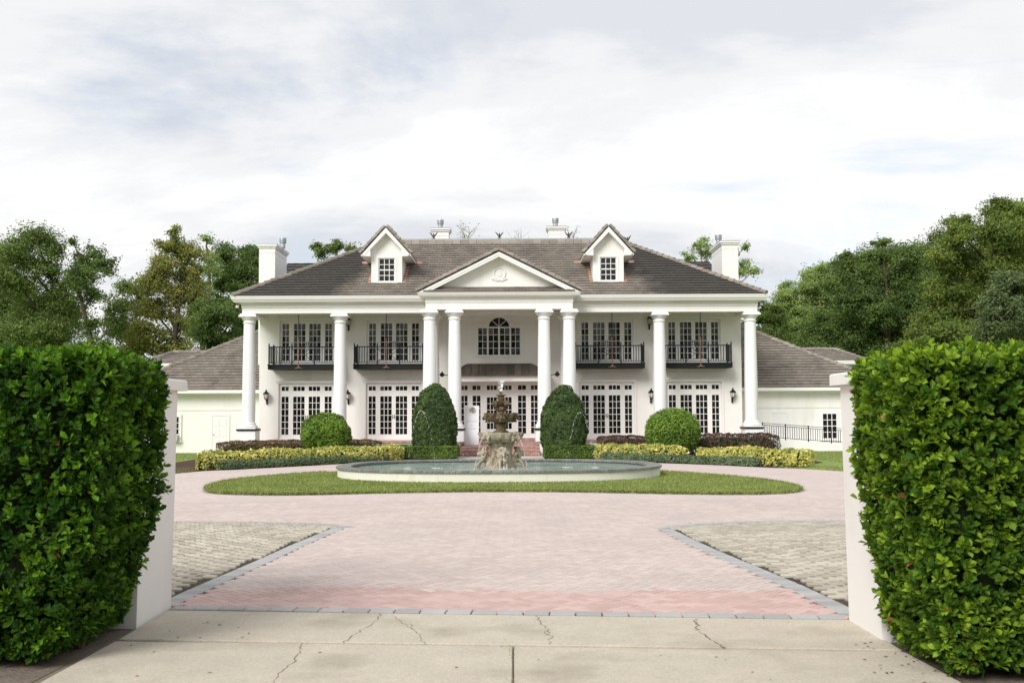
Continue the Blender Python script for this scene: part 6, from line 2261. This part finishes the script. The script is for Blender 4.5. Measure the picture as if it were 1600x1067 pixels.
def path_points(path, w, z0, z1, n, seed, p=3.2, wob=0.03, freq=4.0, inner=0.14, ends=True):
    """points on a rounded hedge that follows a path; returns points, normals and the core mesh"""
    rs = np.random.RandomState(seed)
    A = np.array(path, float)
    seg = np.linalg.norm(np.diff(A, axis=0), axis=1)
    cum = np.concatenate([[0], np.cumsum(seg)])
    Lg = cum[-1]
    def pos(d):
        k = np.clip(np.searchsorted(cum, d, 'right') - 1, 0, len(seg) - 1)
        t = (d - cum[k]) / seg[k]
        c = A[k] + (A[k + 1] - A[k]) * t[:, None]
        tg = (A[k + 1] - A[k]) / seg[k][:, None]
        return c, tg
    d = rs.uniform(0, Lg, n)
    capq = np.zeros(n, bool)
    if not ends:
        capq = rs.rand(n) < 0.08
        d = np.where(capq, rs.choice([0.0, Lg - 1e-4], n), d)
    c, tg = pos(d)
    nr = np.stack([-tg[:, 1], tg[:, 0]], 1)
    a = rs.uniform(-0.12, math.pi + 0.12, n)
    e0, e1 = np.cos(a), np.sin(a)
    q = (np.abs(e0) ** p + np.abs(e1) ** p) ** (-1 / p)
    zm, hh = z0 + (z1 - z0) * 0.35, (z1 - z0) * 0.65
    # rounded ends
    endk = np.minimum(1.0, np.sqrt(np.clip(np.minimum(d, Lg - d) / (w * 0.55), 0.02, 1))) if ends else np.ones(n)
    lat = e0 * q * w / 2 * endk
    up = np.where(e1 > 0, e1 * q * hh, e1 * q * (zm - z0) * 6) * (0.75 + 0.25 * endk)
    low = rs.rand(n) < 0.33
    up = np.where(low, -rs.rand(n) * (zm - z0), up)
    lat = np.where(low, np.sign(lat) * w / 2 * endk * 0.97, lat)
    lat = np.where(capq, rs.uniform(-1, 1, n) * w / 2, lat)
    up = np.where(capq, z0 + rs.rand(n) * (z1 - z0) - zm, up)
    P = np.concatenate([c + nr * lat[:, None], (zm + up)[:, None]], 1)
    N = np.concatenate([nr * (e0 * q)[:, None], (np.where(low, 0.05, e1 * q))[:, None]], 1)
    N[:, :2] += tg * (np.where(d < w * 0.4, -1, 0) + np.where(d > Lg - w * 0.4, 1, 0))[:, None] * 0.8
    N = unit(N)
    P += N * (wobble(P, seed + 5, freq, wob) - rs.beta(1.2, 4, n) * inner)[:, None]
    P[:, 2] = np.maximum(P[:, 2], 0.02)
    # core
    mb = MB()
    k = max(4, int(Lg / 0.4))
    off = w * 0.28 if ends else 0.10
    dd = np.linspace(off, Lg - off, k)
    cc, tt = pos(dd)
    vs, fs = [], []
    m = 8
    for i in range(k):
        s = 0.80 if 0 < i < k - 1 else 0.6
        for j in range(m):
            b = math.pi * j / (m - 1)
            x0, x1 = math.cos(b), math.sin(b)
            qq = (abs(x0) ** p + abs(x1) ** p) ** (-1 / p)
            lt, uu = x0 * qq * w / 2 * s, x1 * qq * (z1 - 0.03) * (0.86 if 0 < i < k - 1 else 0.7)
            vs.append((cc[i, 0] - tt[i, 1] * lt, cc[i, 1] + tt[i, 0] * lt, 0.02 + uu))
    for i in range(k - 1):
        for j in range(m - 1):
            fs.append((i * m + j, i * m + j + 1, (i + 1) * m + j + 1, (i + 1) * m + j))
    fs.append(tuple(range(m)))
    fs.append(tuple((k - 1) * m + j for j in range(m)))
    mb.add(vs, fs)
    return P, N, mb.mesh('inner_growth', True)
def path_hedge(name, label, path, w, z1, n, size, mat, seed, z0=0.05, **kw):
    spread = kw.pop('spread', 0.6)
    runs = kw.pop('runs', None)
    if runs:
        tot = sum(math.dist(a, b) for a, b in runs)
        Ps, Ns, cm = [], [], MB()
        for i, (a, b) in enumerate(runs):
            p, q, co = path_points([a, b], w, z0, z1, int(n * math.dist(a, b) / tot), seed + i, **kw)
            Ps.append(p)
            Ns.append(q)
            cm.add([v.co[:] for v in co.vertices], [tuple(f.vertices) for f in co.polygons])
        P, N, core = np.concatenate(Ps), np.concatenate(Ns), cm.mesh('inner_growth')
        path = [runs[0][0], runs[1][0], runs[-1][1]]
    else:
        P, N, core = path_points(path, w, z0, z1, n, seed, **kw)
    c = path[len(path) // 2]
    return shrub(name, label, 'hedge', P, N, size, mat, seed, (c[0], c[1], 0), core, None, spread)
# square clipped box hedges round the bullet topiaries
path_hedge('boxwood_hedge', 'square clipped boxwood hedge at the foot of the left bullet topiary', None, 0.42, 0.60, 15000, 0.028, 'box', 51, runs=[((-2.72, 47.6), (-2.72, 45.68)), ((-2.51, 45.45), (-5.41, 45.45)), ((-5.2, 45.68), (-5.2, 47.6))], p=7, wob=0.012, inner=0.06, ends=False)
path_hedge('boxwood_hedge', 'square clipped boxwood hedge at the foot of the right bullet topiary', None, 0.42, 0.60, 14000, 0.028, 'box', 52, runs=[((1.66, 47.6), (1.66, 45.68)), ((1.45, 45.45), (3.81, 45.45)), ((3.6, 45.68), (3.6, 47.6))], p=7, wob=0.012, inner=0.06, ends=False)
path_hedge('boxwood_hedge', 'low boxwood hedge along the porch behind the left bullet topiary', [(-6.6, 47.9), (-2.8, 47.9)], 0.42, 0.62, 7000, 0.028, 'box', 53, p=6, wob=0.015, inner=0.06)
# golden hedges
YL = chaikin([(-11.3, 36.0), (-10.6, 37.3), (-9.2, 39.2), (-7.2, 41.7), (-5.7, 44.4), (-4.9, 45.0)], 1, closed=False)
path_hedge('golden_hedge', 'yellow and green leafy hedge in the bed left of the fountain', YL, 1.0, 0.66, 12500, 0.055, 'yellow', 54, p=2.4, wob=0.10, freq=3.5, inner=0.18, spread=0.8)
YR1 = [(3.85, 45.1), (5.0, 43.3), (6.4, 41.4), (7.15, 40.55)]
YR2 = [(7.45, 40.3), (8.6, 39.2), (9.8, 37.9), (10.75, 37.1), (11.1, 36.9)]
path_hedge('golden_hedge', 'yellow and green hedge right of the fountain, the half nearer the steps', YR1, 0.95, 0.66, 6500, 0.055, 'yellow', 55, p=2.4, wob=0.09, freq=3.5, inner=0.18, spread=0.8)
path_hedge('golden_hedge', 'yellow and green hedge right of the fountain, the half nearer the right lawn', YR2, 1.0, 0.66, 7500, 0.055, 'yellow', 56, p=2.4, wob=0.10, freq=3.5, inner=0.18, spread=0.8)
# burgundy hedges
path_hedge('burgundy_hedge', 'long flat brown green hedge in front of the left porch', [(-13.2, 44.4), (-11.0, 45.0), (-8.0, 45.6), (-6.0, 45.9)], 1.2, 0.90, 11000, 0.045, 'brown_l', 57, p=3.0, wob=0.04, inner=0.12)
path_hedge('burgundy_hedge', 'burgundy hedge between the right bullet topiary and the right round topiary', [(3.9, 46.2), (5.0, 46.0), (6.3, 45.8)], 1.2, 1.05, 6500, 0.045, 'brown', 58, p=2.8, wob=0.04, inner=0.12)
path_hedge('burgundy_hedge', 'burgundy hedge at the right end of the porch before the ramp', [(8.0, 45.0), (9.9, 45.1), (12.2, 45.6)], 1.4, 1.12, 8500, 0.045, 'brown', 59, p=2.8, wob=0.05, inner=0.12)
# low grey green borders
path_hedge('border_hedge', 'low grey green border hedge along the left drive edge', chaikin([(-10.7, 36.1), (-9.9, 37.3), (-7.75, 40.15), (-6.3, 42.7), (-5.5, 44.3)], 1, closed=False), 0.6, 0.34, 8000, 0.04, 'juniper', 60, p=2.3, wob=0.035, inner=0.1, spread=0.8)
path_hedge('border_hedge', 'low grey green border hedge along the right drive edge', chaikin([(3.9, 43.8), (6.1, 40.75), (8.0, 38.75), (9.15, 36.9)], 1, closed=False), 0.6, 0.34, 8000, 0.04, 'juniper', 61, p=2.3, wob=0.035, inner=0.1, spread=0.8)
# flowers on the sign
P, N = superbox_points(160, np.random.RandomState(8), -2.03, 50.50, 0.13, 0.06, 2.18, 2.42, 2.2)
V, F = leaf_quads(P, N, 0.035, 9, 0.9)
np_object('flowers', V, F, np.random.RandomState(2).rand(len(F)), 'flower', sg)

# ---------------------------------------------------------------- trees
def tree(name, label, Y, tx, blobs, mat, seed, size=0.105, dens=0.82, bark='bark', lean=0.0, airy=0.0, droop=0.0, group='trees behind the house'):
    rs = np.random.RandomState(seed)
    t = thing(name, label, 'tree', (tx, Y, 0), group)
    Ps, Ns = [], []
    zs = [b[1] for b in blobs]
    tops = max(b[1] + b[3] for b in blobs)
    mb = MB()
    r0 = 0.12 + tops * 0.011
    hi = max(blobs, key=lambda b: b[1] + b[3])
    lead = [Vector((tx, Y, -0.05))]
    for q in (0.25, 0.5, 0.75, 0.95):
        lead.append(Vector((tx + (hi[0] - tx) * q ** 1.6 + rs.normal(0, 0.22), Y + rs.normal(0, 0.2), hi[1] * q)))
    mb.tube(lead, [r0 * 1.3, r0, r0 * 0.75, r0 * 0.45, 0.04], 8)
    def on_lead(z):
        for a_, b_ in zip(lead, lead[1:]):
            if b_.z >= z:
                return a_.lerp(b_, max(0, (z - a_.z) / (b_.z - a_.z)))
        return lead[-1]
    for b in blobs:
        x, z, rx, rz_ = b
        ry = 0.55 * (rx + rz_) + 0.2
        yc = Y + rs.normal(0, 0.5 + 0.35 * rx)
        c = Vector((x, yc, z))
        fork = on_lead(max(1.5, z - 0.7 * abs(x - tx) - 0.8))
        m1 = fork.lerp(c, 0.5) + Vector((rs.normal(0, 0.15), rs.normal(0, 0.15), -0.1))
        mb.tube([fork, m1, c], [r0 * 0.36, r0 * 0.25, 0.03], 6, cap=False)
        area = (rx * rz_ + rx * ry + ry * rz_)
        k = max(6, int(area * 4.6))
        d = unit(rs.normal(0, 1, (k, 3)))
        cen = np.array([x, yc, z]) + d * np.array([rx, ry, rz_]) * rs.uniform(0.35, 0.98, (k, 1))
        for q in cen[:: max(1, int(k / 5))]:
            mb.tube([c, c.lerp(Vector(q), 0.6) + Vector(rs.normal(0, 0.1, 3)), Vector(q)], [0.035, 0.025, 0.012], 4, cap=False)
        m = int(area * 340 * dens / k * (0.15 / size) ** 2) + 3
        cr = rs.uniform(0.22, 0.5, k) * (rx + rz_) * 0.42 + 0.12
        j = np.repeat(np.arange(k), m)
        g = rs.normal(0, 0.62, (k * m, 3))
        g[:, 2] *= 0.62
        if droop:
            g[:, 2] -= droop * rs.rand(k * m) ** 2
        P = cen[j] + g * cr[j][:, None]
        Ps.append(P)
        Ns.append(unit(g + d[j] * 0.8))
        # loose sprays that break the outline
        k2 = max(5, int(area * 3.0))
        d2 = unit(rs.normal(0, 1, (k2, 3)) + np.array([0, 0, 0.35]))
        c2 = np.array([x, yc, z]) + d2 * np.array([rx, ry, rz_]) * rs.uniform(0.98, 1.38, (k2, 1))
        j2 = np.repeat(np.arange(k2), 16)
        g2 = rs.normal(0, 0.16, (k2 * 16, 3)) + d2[j2] * rs.uniform(-0.45, 0.1, (k2 * 16, 1))
        Ps.append(c2[j2] + g2)
        Ns.append(unit(g2 + d2[j2]))
        for q in c2[::2]:
            mb.tube([c.lerp(Vector(q), 0.45), Vector(q)], [0.018, 0.006], 4, cap=False)
    P, N = np.concatenate(Ps), np.concatenate(Ns)
    if airy:
        sel = rs.rand(len(P)) > airy
        P, N = P[sel], N[sel]
    V, F = leaf_quads(P, N, size, seed + 1, 0.7, 0.5, 0.25)
    tone = np.clip(0.48 + 0.2 * rs.normal(0, 1, len(P)) + wobble(P, seed + 2, 1.6, 0.30), 0, 1)
    mb.build('trunk', bark, t, smooth=True)
    np_object('crown', V, F, tone, mat, t)
    return t
T = {
'oak_edge':(84,-44.6,[(-44.5, 14.2, 2.2, 2.7), (-43.4, 10.4, 2.4, 3.0), (-44.9, 8.2, 2.7, 2.2), (-43.1, 16.1, 0.5, 0.8), (-46, 5, 2.6, 2.4)]),
'tall_oak':(78,-34.5,[(-37.0, 16.1, 1.7, 0.9), (-38.0, 14.8, 1.8, 1.2), (-38.5, 12.8, 2.1, 1.6), (-36.1, 13.8, 1.2, 1.4), (-37.3, 10.8, 2.5, 1.8), (-35.3, 11.3, 1.2, 2.0), (-38.2, 8.8, 2.3, 1.7), (-35.5, 8.5, 1.5, 1.4), (-39.4, 6.7, 2.0, 1.5), (-36.4, 15.6, 1.1, 1.0)]),
'leaning_oak':(76,-31.8,[(-33.3, 13.9, 0.9, 1.1), (-32.1, 14.4, 0.9, 0.8), (-31.0, 13.7, 1.0, 0.9), (-31.9, 12.5, 1.3, 1.0), (-33.0, 12.5, 0.8, 1.1), (-32.2, 11.3, 0.9, 0.8), (-33.9, 15.7, 0.2, 0.3), (-32.4, 9.0, 0.8, 0.8), (-30.5, 9.3, 0.7, 1.0), (-31.4, 7.6, 1.1, 0.6)]),
'slender':(88,-33.7,[(-33.8, 13.6, 1.2, 1.0), (-34.7, 12.0, 1.5, 1.1), (-33.4, 11.9, 1.2, 1.2), (-35.2, 10.2, 1.1, 1.2), (-33.8, 9.6, 1.2, 1.5), (-32.9, 14.7, 0.6, 0.9), (-34.2, 7.2, 1.6, 1.4)]),
'cypress':(80,-27.0,[(-27.0, 16.9, 0.5, 0.5), (-27.4, 15.9, 1.3, 0.8), (-26.4, 15.4, 1.3, 1.0), (-27.8, 14.3, 1.5, 1.1), (-26.1, 13.8, 1.3, 1.1), (-28.7, 12.8, 1.5, 1.2), (-26.9, 12.0, 1.9, 1.3), (-29.2, 11.0, 1.5, 1.3), (-26.3, 9.9, 1.6, 1.4), (-29.4, 8.9, 1.7, 1.2), (-27.6, 7.8, 2.3, 1.0), (-30.2, 7.6, 1.2, 0.8), (-28, 5.5, 2.4, 1.3)]),
'thin_pair':(86,-26.5,[(-26.3, 17.4, 0.5, 0.5), (-26.6, 16.4, 0.7, 0.9), (-26.1, 15.0, 0.8, 1.1), (-26.8, 13.3, 0.8, 1.1), (-26.4, 11.4, 0.9, 1.1)]),
'round_oak':(74,-23.1,[(-22.2, 10.5, 1.3, 0.9), (-22.9, 9.4, 1.0, 1.0), (-21.5, 9.3, 1.3, 1.1), (-20.6, 9.8, 1.0, 1.1), (-22.2, 8.1, 1.4, 1.0), (-20.8, 7.8, 1.1, 0.8), (-22, 6, 1.6, 1.2)]),
'back_oak':(90,-25.0,[(-26.1, 16.8, 1.2, 0.9), (-24.2, 17.2, 1.2, 0.8), (-25.1, 15.3, 1.9, 1.3), (-23.6, 15.9, 1.5, 1.5), (-26.2, 14.4, 1.4, 1.0), (-23.8, 13.8, 1.5, 1.3), (-24.5, 11.5, 2.2, 1.6), (-22.6, 10.0, 1.8, 1.6), (-21.4, 13.0, 1.6, 1.8)]),
'roof_left':(92,-16.6,[(-17.5, 17.2, 0.9, 0.8), (-16.0, 17.5, 0.9, 0.6), (-14.7, 17.6, 0.8, 0.5), (-16.9, 16.1, 1.8, 0.7), (-16.2, 14.0, 2.0, 1.4)]),
'roof_right':(82,15.6,[(15.6, 16.0, 0.8, 0.6), (14.8, 15.3, 0.6, 0.5), (16.2, 15.4, 0.8, 0.7), (18.2, 15.5, 0.6, 0.7), (19.1, 14.2, 0.8, 0.8), (19.4, 16.0, 0.3, 0.3), (15.4, 14.5, 1.1, 0.6), (19.9, 13.9, 0.4, 0.5)]),
'low_right':(88,22.4,[(22.2, 11.0, 0.9, 1.2), (23.2, 10.5, 0.8, 1.1), (22.4, 9.1, 1.4, 1.1), (21.4, 7.0, 1.6, 1.4), (23.6, 7.2, 1.6, 1.4), (20.4, 9.0, 1.0, 1.2)]),
'pale':(90,26.3,[(25.6, 13.3, 0.8, 1.2), (26.9, 13.9, 0.9, 1.2), (28.3, 15.1, 0.6, 1.2), (24.7, 12.1, 0.8, 1.4), (26.6, 11.8, 1.7, 1.5), (28.5, 13.0, 1.3, 1.7), (25.6, 9.8, 1.7, 1.5), (28.2, 10.1, 2.0, 1.7), (26.4, 7.5, 2.4, 1.6)]),
'mid_oak':(82,31.4,[(27.9, 14.8, 0.9, 0.7), (28.9, 13.6, 1.4, 1.1), (30.6, 15.2, 1.4, 0.7), (32.4, 14.9, 1.4, 1.1), (30.3, 12.8, 1.9, 1.4), (32.6, 13.0, 1.6, 1.5), (28.1, 11.5, 1.7, 1.5), (31.0, 10.4, 2.4, 1.8), (28.6, 8.8, 2.3, 1.6), (33.1, 9.3, 1.9, 1.8), (30.9, 16.4, 0.8, 0.3), (25.6, 7.4, 1.8, 1.3), (30.5, 6.6, 2.6, 1.6), (26.6, 9.6, 1.5, 1.4), (34.3, 12.0, 1.6, 1.6), (33.4, 11.0, 1.8, 1.6), (29.6, 10.4, 1.8, 1.5), (27.0, 13.0, 1.0, 0.9)]),
'big_cypress':(72,33.8,[(35.3, 17.1, 1.2, 0.6), (33.2, 16.1, 1.0, 0.7), (36.7, 16.3, 1.4, 1.2), (34.6, 14.9, 1.9, 1.2), (32.2, 14.7, 1.0, 1.0), (37.3, 13.7, 1.7, 1.7), (32.7, 13.1, 1.6, 1.2), (35.4, 12.3, 2.1, 1.4), (31.3, 13.5, 1.0, 1.1), (31.7, 11.0, 1.6, 1.3), (34.0, 9.8, 2.0, 1.6), (31.2, 8.9, 1.7, 1.4), (37.2, 10.2, 1.9, 1.9), (38.6, 15.4, 1.4, 1.9), (33.5, 7.2, 2.2, 1.4), (36.5, 6.8, 2.2, 1.6)]),
'grey_oak':(60,30.1,[(29.5, 9.8, 1.0, 0.7), (30.7, 9.6, 1.2, 0.9), (28.9, 8.4, 1.1, 0.9), (30.4, 7.9, 1.5, 1.2), (28.8, 6.9, 1.2, 0.8), (31.8, 8.4, 1.3, 1.9), (31.0, 6.7, 1.5, 0.8)]),
'shrubby':(66,27.6,[(27.7, 7.0, 1.4, 0.7), (29.4, 7.4, 1.3, 0.8), (26.4, 6.4, 1.3, 0.6), (29.8, 6.3, 1.4, 0.6), (27.4, 5.0, 2.0, 1.2)]),
}
T.update({
'fill1':(96,32.7,[(30.1, 14.7, 1.9, 1.9), (33.0, 15.6, 2.1, 1.9), (36.1, 17.2, 2.2, 1.6), (31.0, 11.9, 2.7, 2.2), (36.0, 13.7, 3.0, 2.5), (33.5, 10.0, 3.1, 2.2), (27.3, 11.3, 2.1, 2.2)]),
'fill2':(94,40.5,[(39.6, 17.4, 1.8, 1.3), (41.5, 18.7, 1.6, 1.3), (39.0, 15.3, 2.2, 1.9), (42.6, 15.9, 2.4, 2.4), (40.1, 12.2, 2.9, 2.4), (44.3, 12.2, 2.7, 2.7), (42.4, 9.2, 3.3, 2.1), (38.2, 9.8, 2.4, 2.1)]),
'fill3':(92,46.7,[(45.4, 19.8, 2.0, 1.5), (48.4, 20.1, 2.0, 1.8), (44.7, 16.8, 2.1, 2.1), (48.3, 16.2, 2.4, 2.4), (46.4, 13.2, 2.6, 2.4), (49.9, 12.0, 2.6, 3.5)]),
'fillL':(96,-45.7,[(-47.7, 13.5, 2.7, 2.1), (-45.2, 10.3, 3.1, 2.1), (-48.3, 9.1, 2.7, 2.1), (-42.7, 11.6, 1.5, 1.9)]),
})
spec = {
'fill1': ('oak_tree', 'back row green tree behind the pale tree and the broad dark tree', 'tree_a', dict(dens=0.9)),
'fill2': ('oak_tree', 'back row green tree between the broad dark tree and the huge cypress', 'tree_a', dict(dens=0.9)),
'fill3': ('oak_tree', 'back row green tree behind the huge cypress at the right edge', 'tree_e', dict(dens=0.9)),
'fillL': ('oak_tree', 'back row green tree low behind the tall oak at the left', 'tree_a', dict(dens=0.7)),
'oak_edge': ('oak_tree', 'green oak cut by the left edge of the picture', 'tree_a', {}),
'tall_oak': ('oak_tree', 'tall spreading oak above the left hedge with a dark forked trunk', 'tree_a', dict(droop=0.5, dens=0.55)),
'leaning_oak': ('oak_tree', 'slim dark oak with open clumps and bare leaning trunk right of the tall oak', 'tree_f', dict(dens=0.5)),
'slender': ('oak_tree', 'smaller airy green tree between the dark oak and the olive cypress', 'tree_a', dict(dens=0.5)),
'cypress': ('cypress_tree', 'tall olive brown cypress left of the house, tallest tree on that side', 'tree_b', dict(size=0.10, dens=0.65)),
'thin_pair': ('slender_tree', 'thin sparse tree just right of the olive brown cypress', 'tree_c', dict(dens=0.5, airy=0.3, bark='bark_pale')),
'round_oak': ('oak_tree', 'dense round dark green tree over the left wing roof', 'tree_f', dict(dens=1.1)),
'back_oak': ('oak_tree', 'green tree directly behind the left chimney', 'tree_f', {}),
'roof_left': ('oak_tree', 'tree tops showing over the main roof left of the left dormer', 'tree_a', {}),
'roof_right': ('slender_tree', 'thin pale green tree behind the right chimney', 'tree_c', dict(dens=0.55, airy=0.25, bark='bark_pale')),
'low_right': ('oak_tree', 'low green tree just right of the right end column', 'tree_a', dict(dens=1.3)),
'pale': ('poplar_tree', 'pale yellow green tree with upright tops right of the house', 'tree_c', dict(dens=1.0, size=0.10)),
'mid_oak': ('oak_tree', 'broad dark green tree in the middle of the right hand wood', 'tree_f', dict(dens=1.05)),
'big_cypress': ('cypress_tree', 'huge green cypress at the far right, tallest tree in view', 'tree_e', dict(size=0.10, droop=0.35, dens=1.0)),
'grey_oak': ('oak_tree', 'grey green oak low at the right edge above the right hedge', 'tree_d', dict(size=0.10, dens=1.0)),
'shrubby': ('small_tree', 'low bushy tree between the wood and the right hedge', 'tree_e', dict(size=0.12)),
}
for i, (k, (nm, lab, mat, kw)) in enumerate(spec.items()):
    Y, tx, bl = T[k]
    tree(nm, lab, Y, tx, bl, mat, 100 + 7 * i, **kw)

# sparse saplings whose tops show over the ridge
def sapling(x, Y, ztop, w, n, label, seed):
    rs = np.random.RandomState(seed)
    t = thing('sapling', label, 'tree', (x, Y, 0), 'bare saplings behind the ridge')
    mb = MB()
    mb.tube([(x, Y, 0), (x + 0.1, Y, ztop * 0.5), (x, Y, ztop - 1.5)], [0.12, 0.09, 0.04], 6)
    tips = []
    for i in range(16):
        a = rs.normal(0, 0.42)
        z0 = ztop - rs.uniform(1.2, 2.8)
        ln = rs.uniform(0.7, 1.9)
        q = Vector((x + math.sin(a) * ln * w, Y + rs.normal(0, 0.4), min(ztop, z0 + math.cos(a) * ln)))
        mid = Vector((x, Y, z0)).lerp(q, 0.5) + Vector((rs.normal(0, 0.06), 0, 0.08))
        mb.tube([(x, Y, z0), mid, q], [0.022, 0.014, 0.005], 4, cap=False)
        tips += [q, mid.lerp(q, 0.5)]
        for k in range(2):
            q2 = mid + Vector((rs.normal(0, 0.3), 0, rs.uniform(0.2, 0.5)))
            mb.tube([mid, q2], [0.01, 0.004], 4, cap=False)
            tips.append(q2)
    mb.build('trunk', 'bark_pale', t)
    c = np.array([tips[rs.randint(len(tips))][:] for _ in range(n)]) + rs.normal(0, 0.09, (n, 3))
    V, F = leaf_quads(c, rs.normal(0, 1, (n, 3)), 0.06, seed, 0.8)
    np_object('crown', V, F, rs.rand(n), 'tree_c', t)
sapling(-3.15, 68.0, 15.3, 1.0, 170, 'bare sapling with few leaves over the ridge right of the left rear chimney', 1)
sapling(-5.9, 68.0, 14.5, 0.7, 60, 'thin bare sapling over the ridge left of the left rear chimney', 2)
sapling(0.55, 68.0, 14.9, 1.0, 40, 'nearly leafless sapling over the middle of the ridge', 3)
sapling(4.15, 68.0, 15.1, 0.8, 90, 'sparse sapling over the ridge right of the right rear chimney', 4)

# wood across the road behind the viewpoint: it is what the windows mirror
rs = np.random.RandomState(70)
n = 40000
k = 420
cen = np.stack([rs.uniform(-75, 75, k), -30 + rs.normal(0, 3, k), rs.uniform(0.5, 1, k)], 1)
cen[:, 2] *= 12.5 + 3.5 * np.sin(cen[:, 0] * 0.33 + 1.0) + 2.0 * np.sin(cen[:, 0] * 0.9)
cen = np.concatenate([cen, np.stack([rs.uniform(-75, 75, k), -30 + rs.normal(0, 2, k), rs.uniform(0.2, 6, k)], 1)])
P = cen[rs.randint(len(cen), size=n)] + rs.normal(0, 1.1, (n, 3))
P[:, 2] = np.abs(P[:, 2])
V, F = leaf_quads(P, np.tile([0, 1.0, 0.3], (n, 1)), 0.42, 71, 0.7)
tag(stuff(np_object('roadside_wood', V, F, rs.rand(n), 'tree_f')), 'dark wood across the road that the house windows mirror', 'wood')

# far wood that closes the view low behind everything
rs = np.random.RandomState(77)
n = 16000
P = np.stack([rs.uniform(-150, 150, n), 135 + rs.normal(0, 6, n), np.abs(rs.rand(n)) ** 0.8 * 5.4], 1)
P[:, 2] *= 0.75 + 0.25 * np.sin(P[:, 0] * 0.21) * np.sin(P[:, 0] * 0.083 + 1)
V, F = leaf_quads(P, np.tile([0, -1.0, 0.5], (n, 1)), 0.5, 78, 0.7)
tag(stuff(np_object('distant_wood', V, F, rs.rand(n), 'tree_a')), 'low distant wood far behind the house', 'wood')
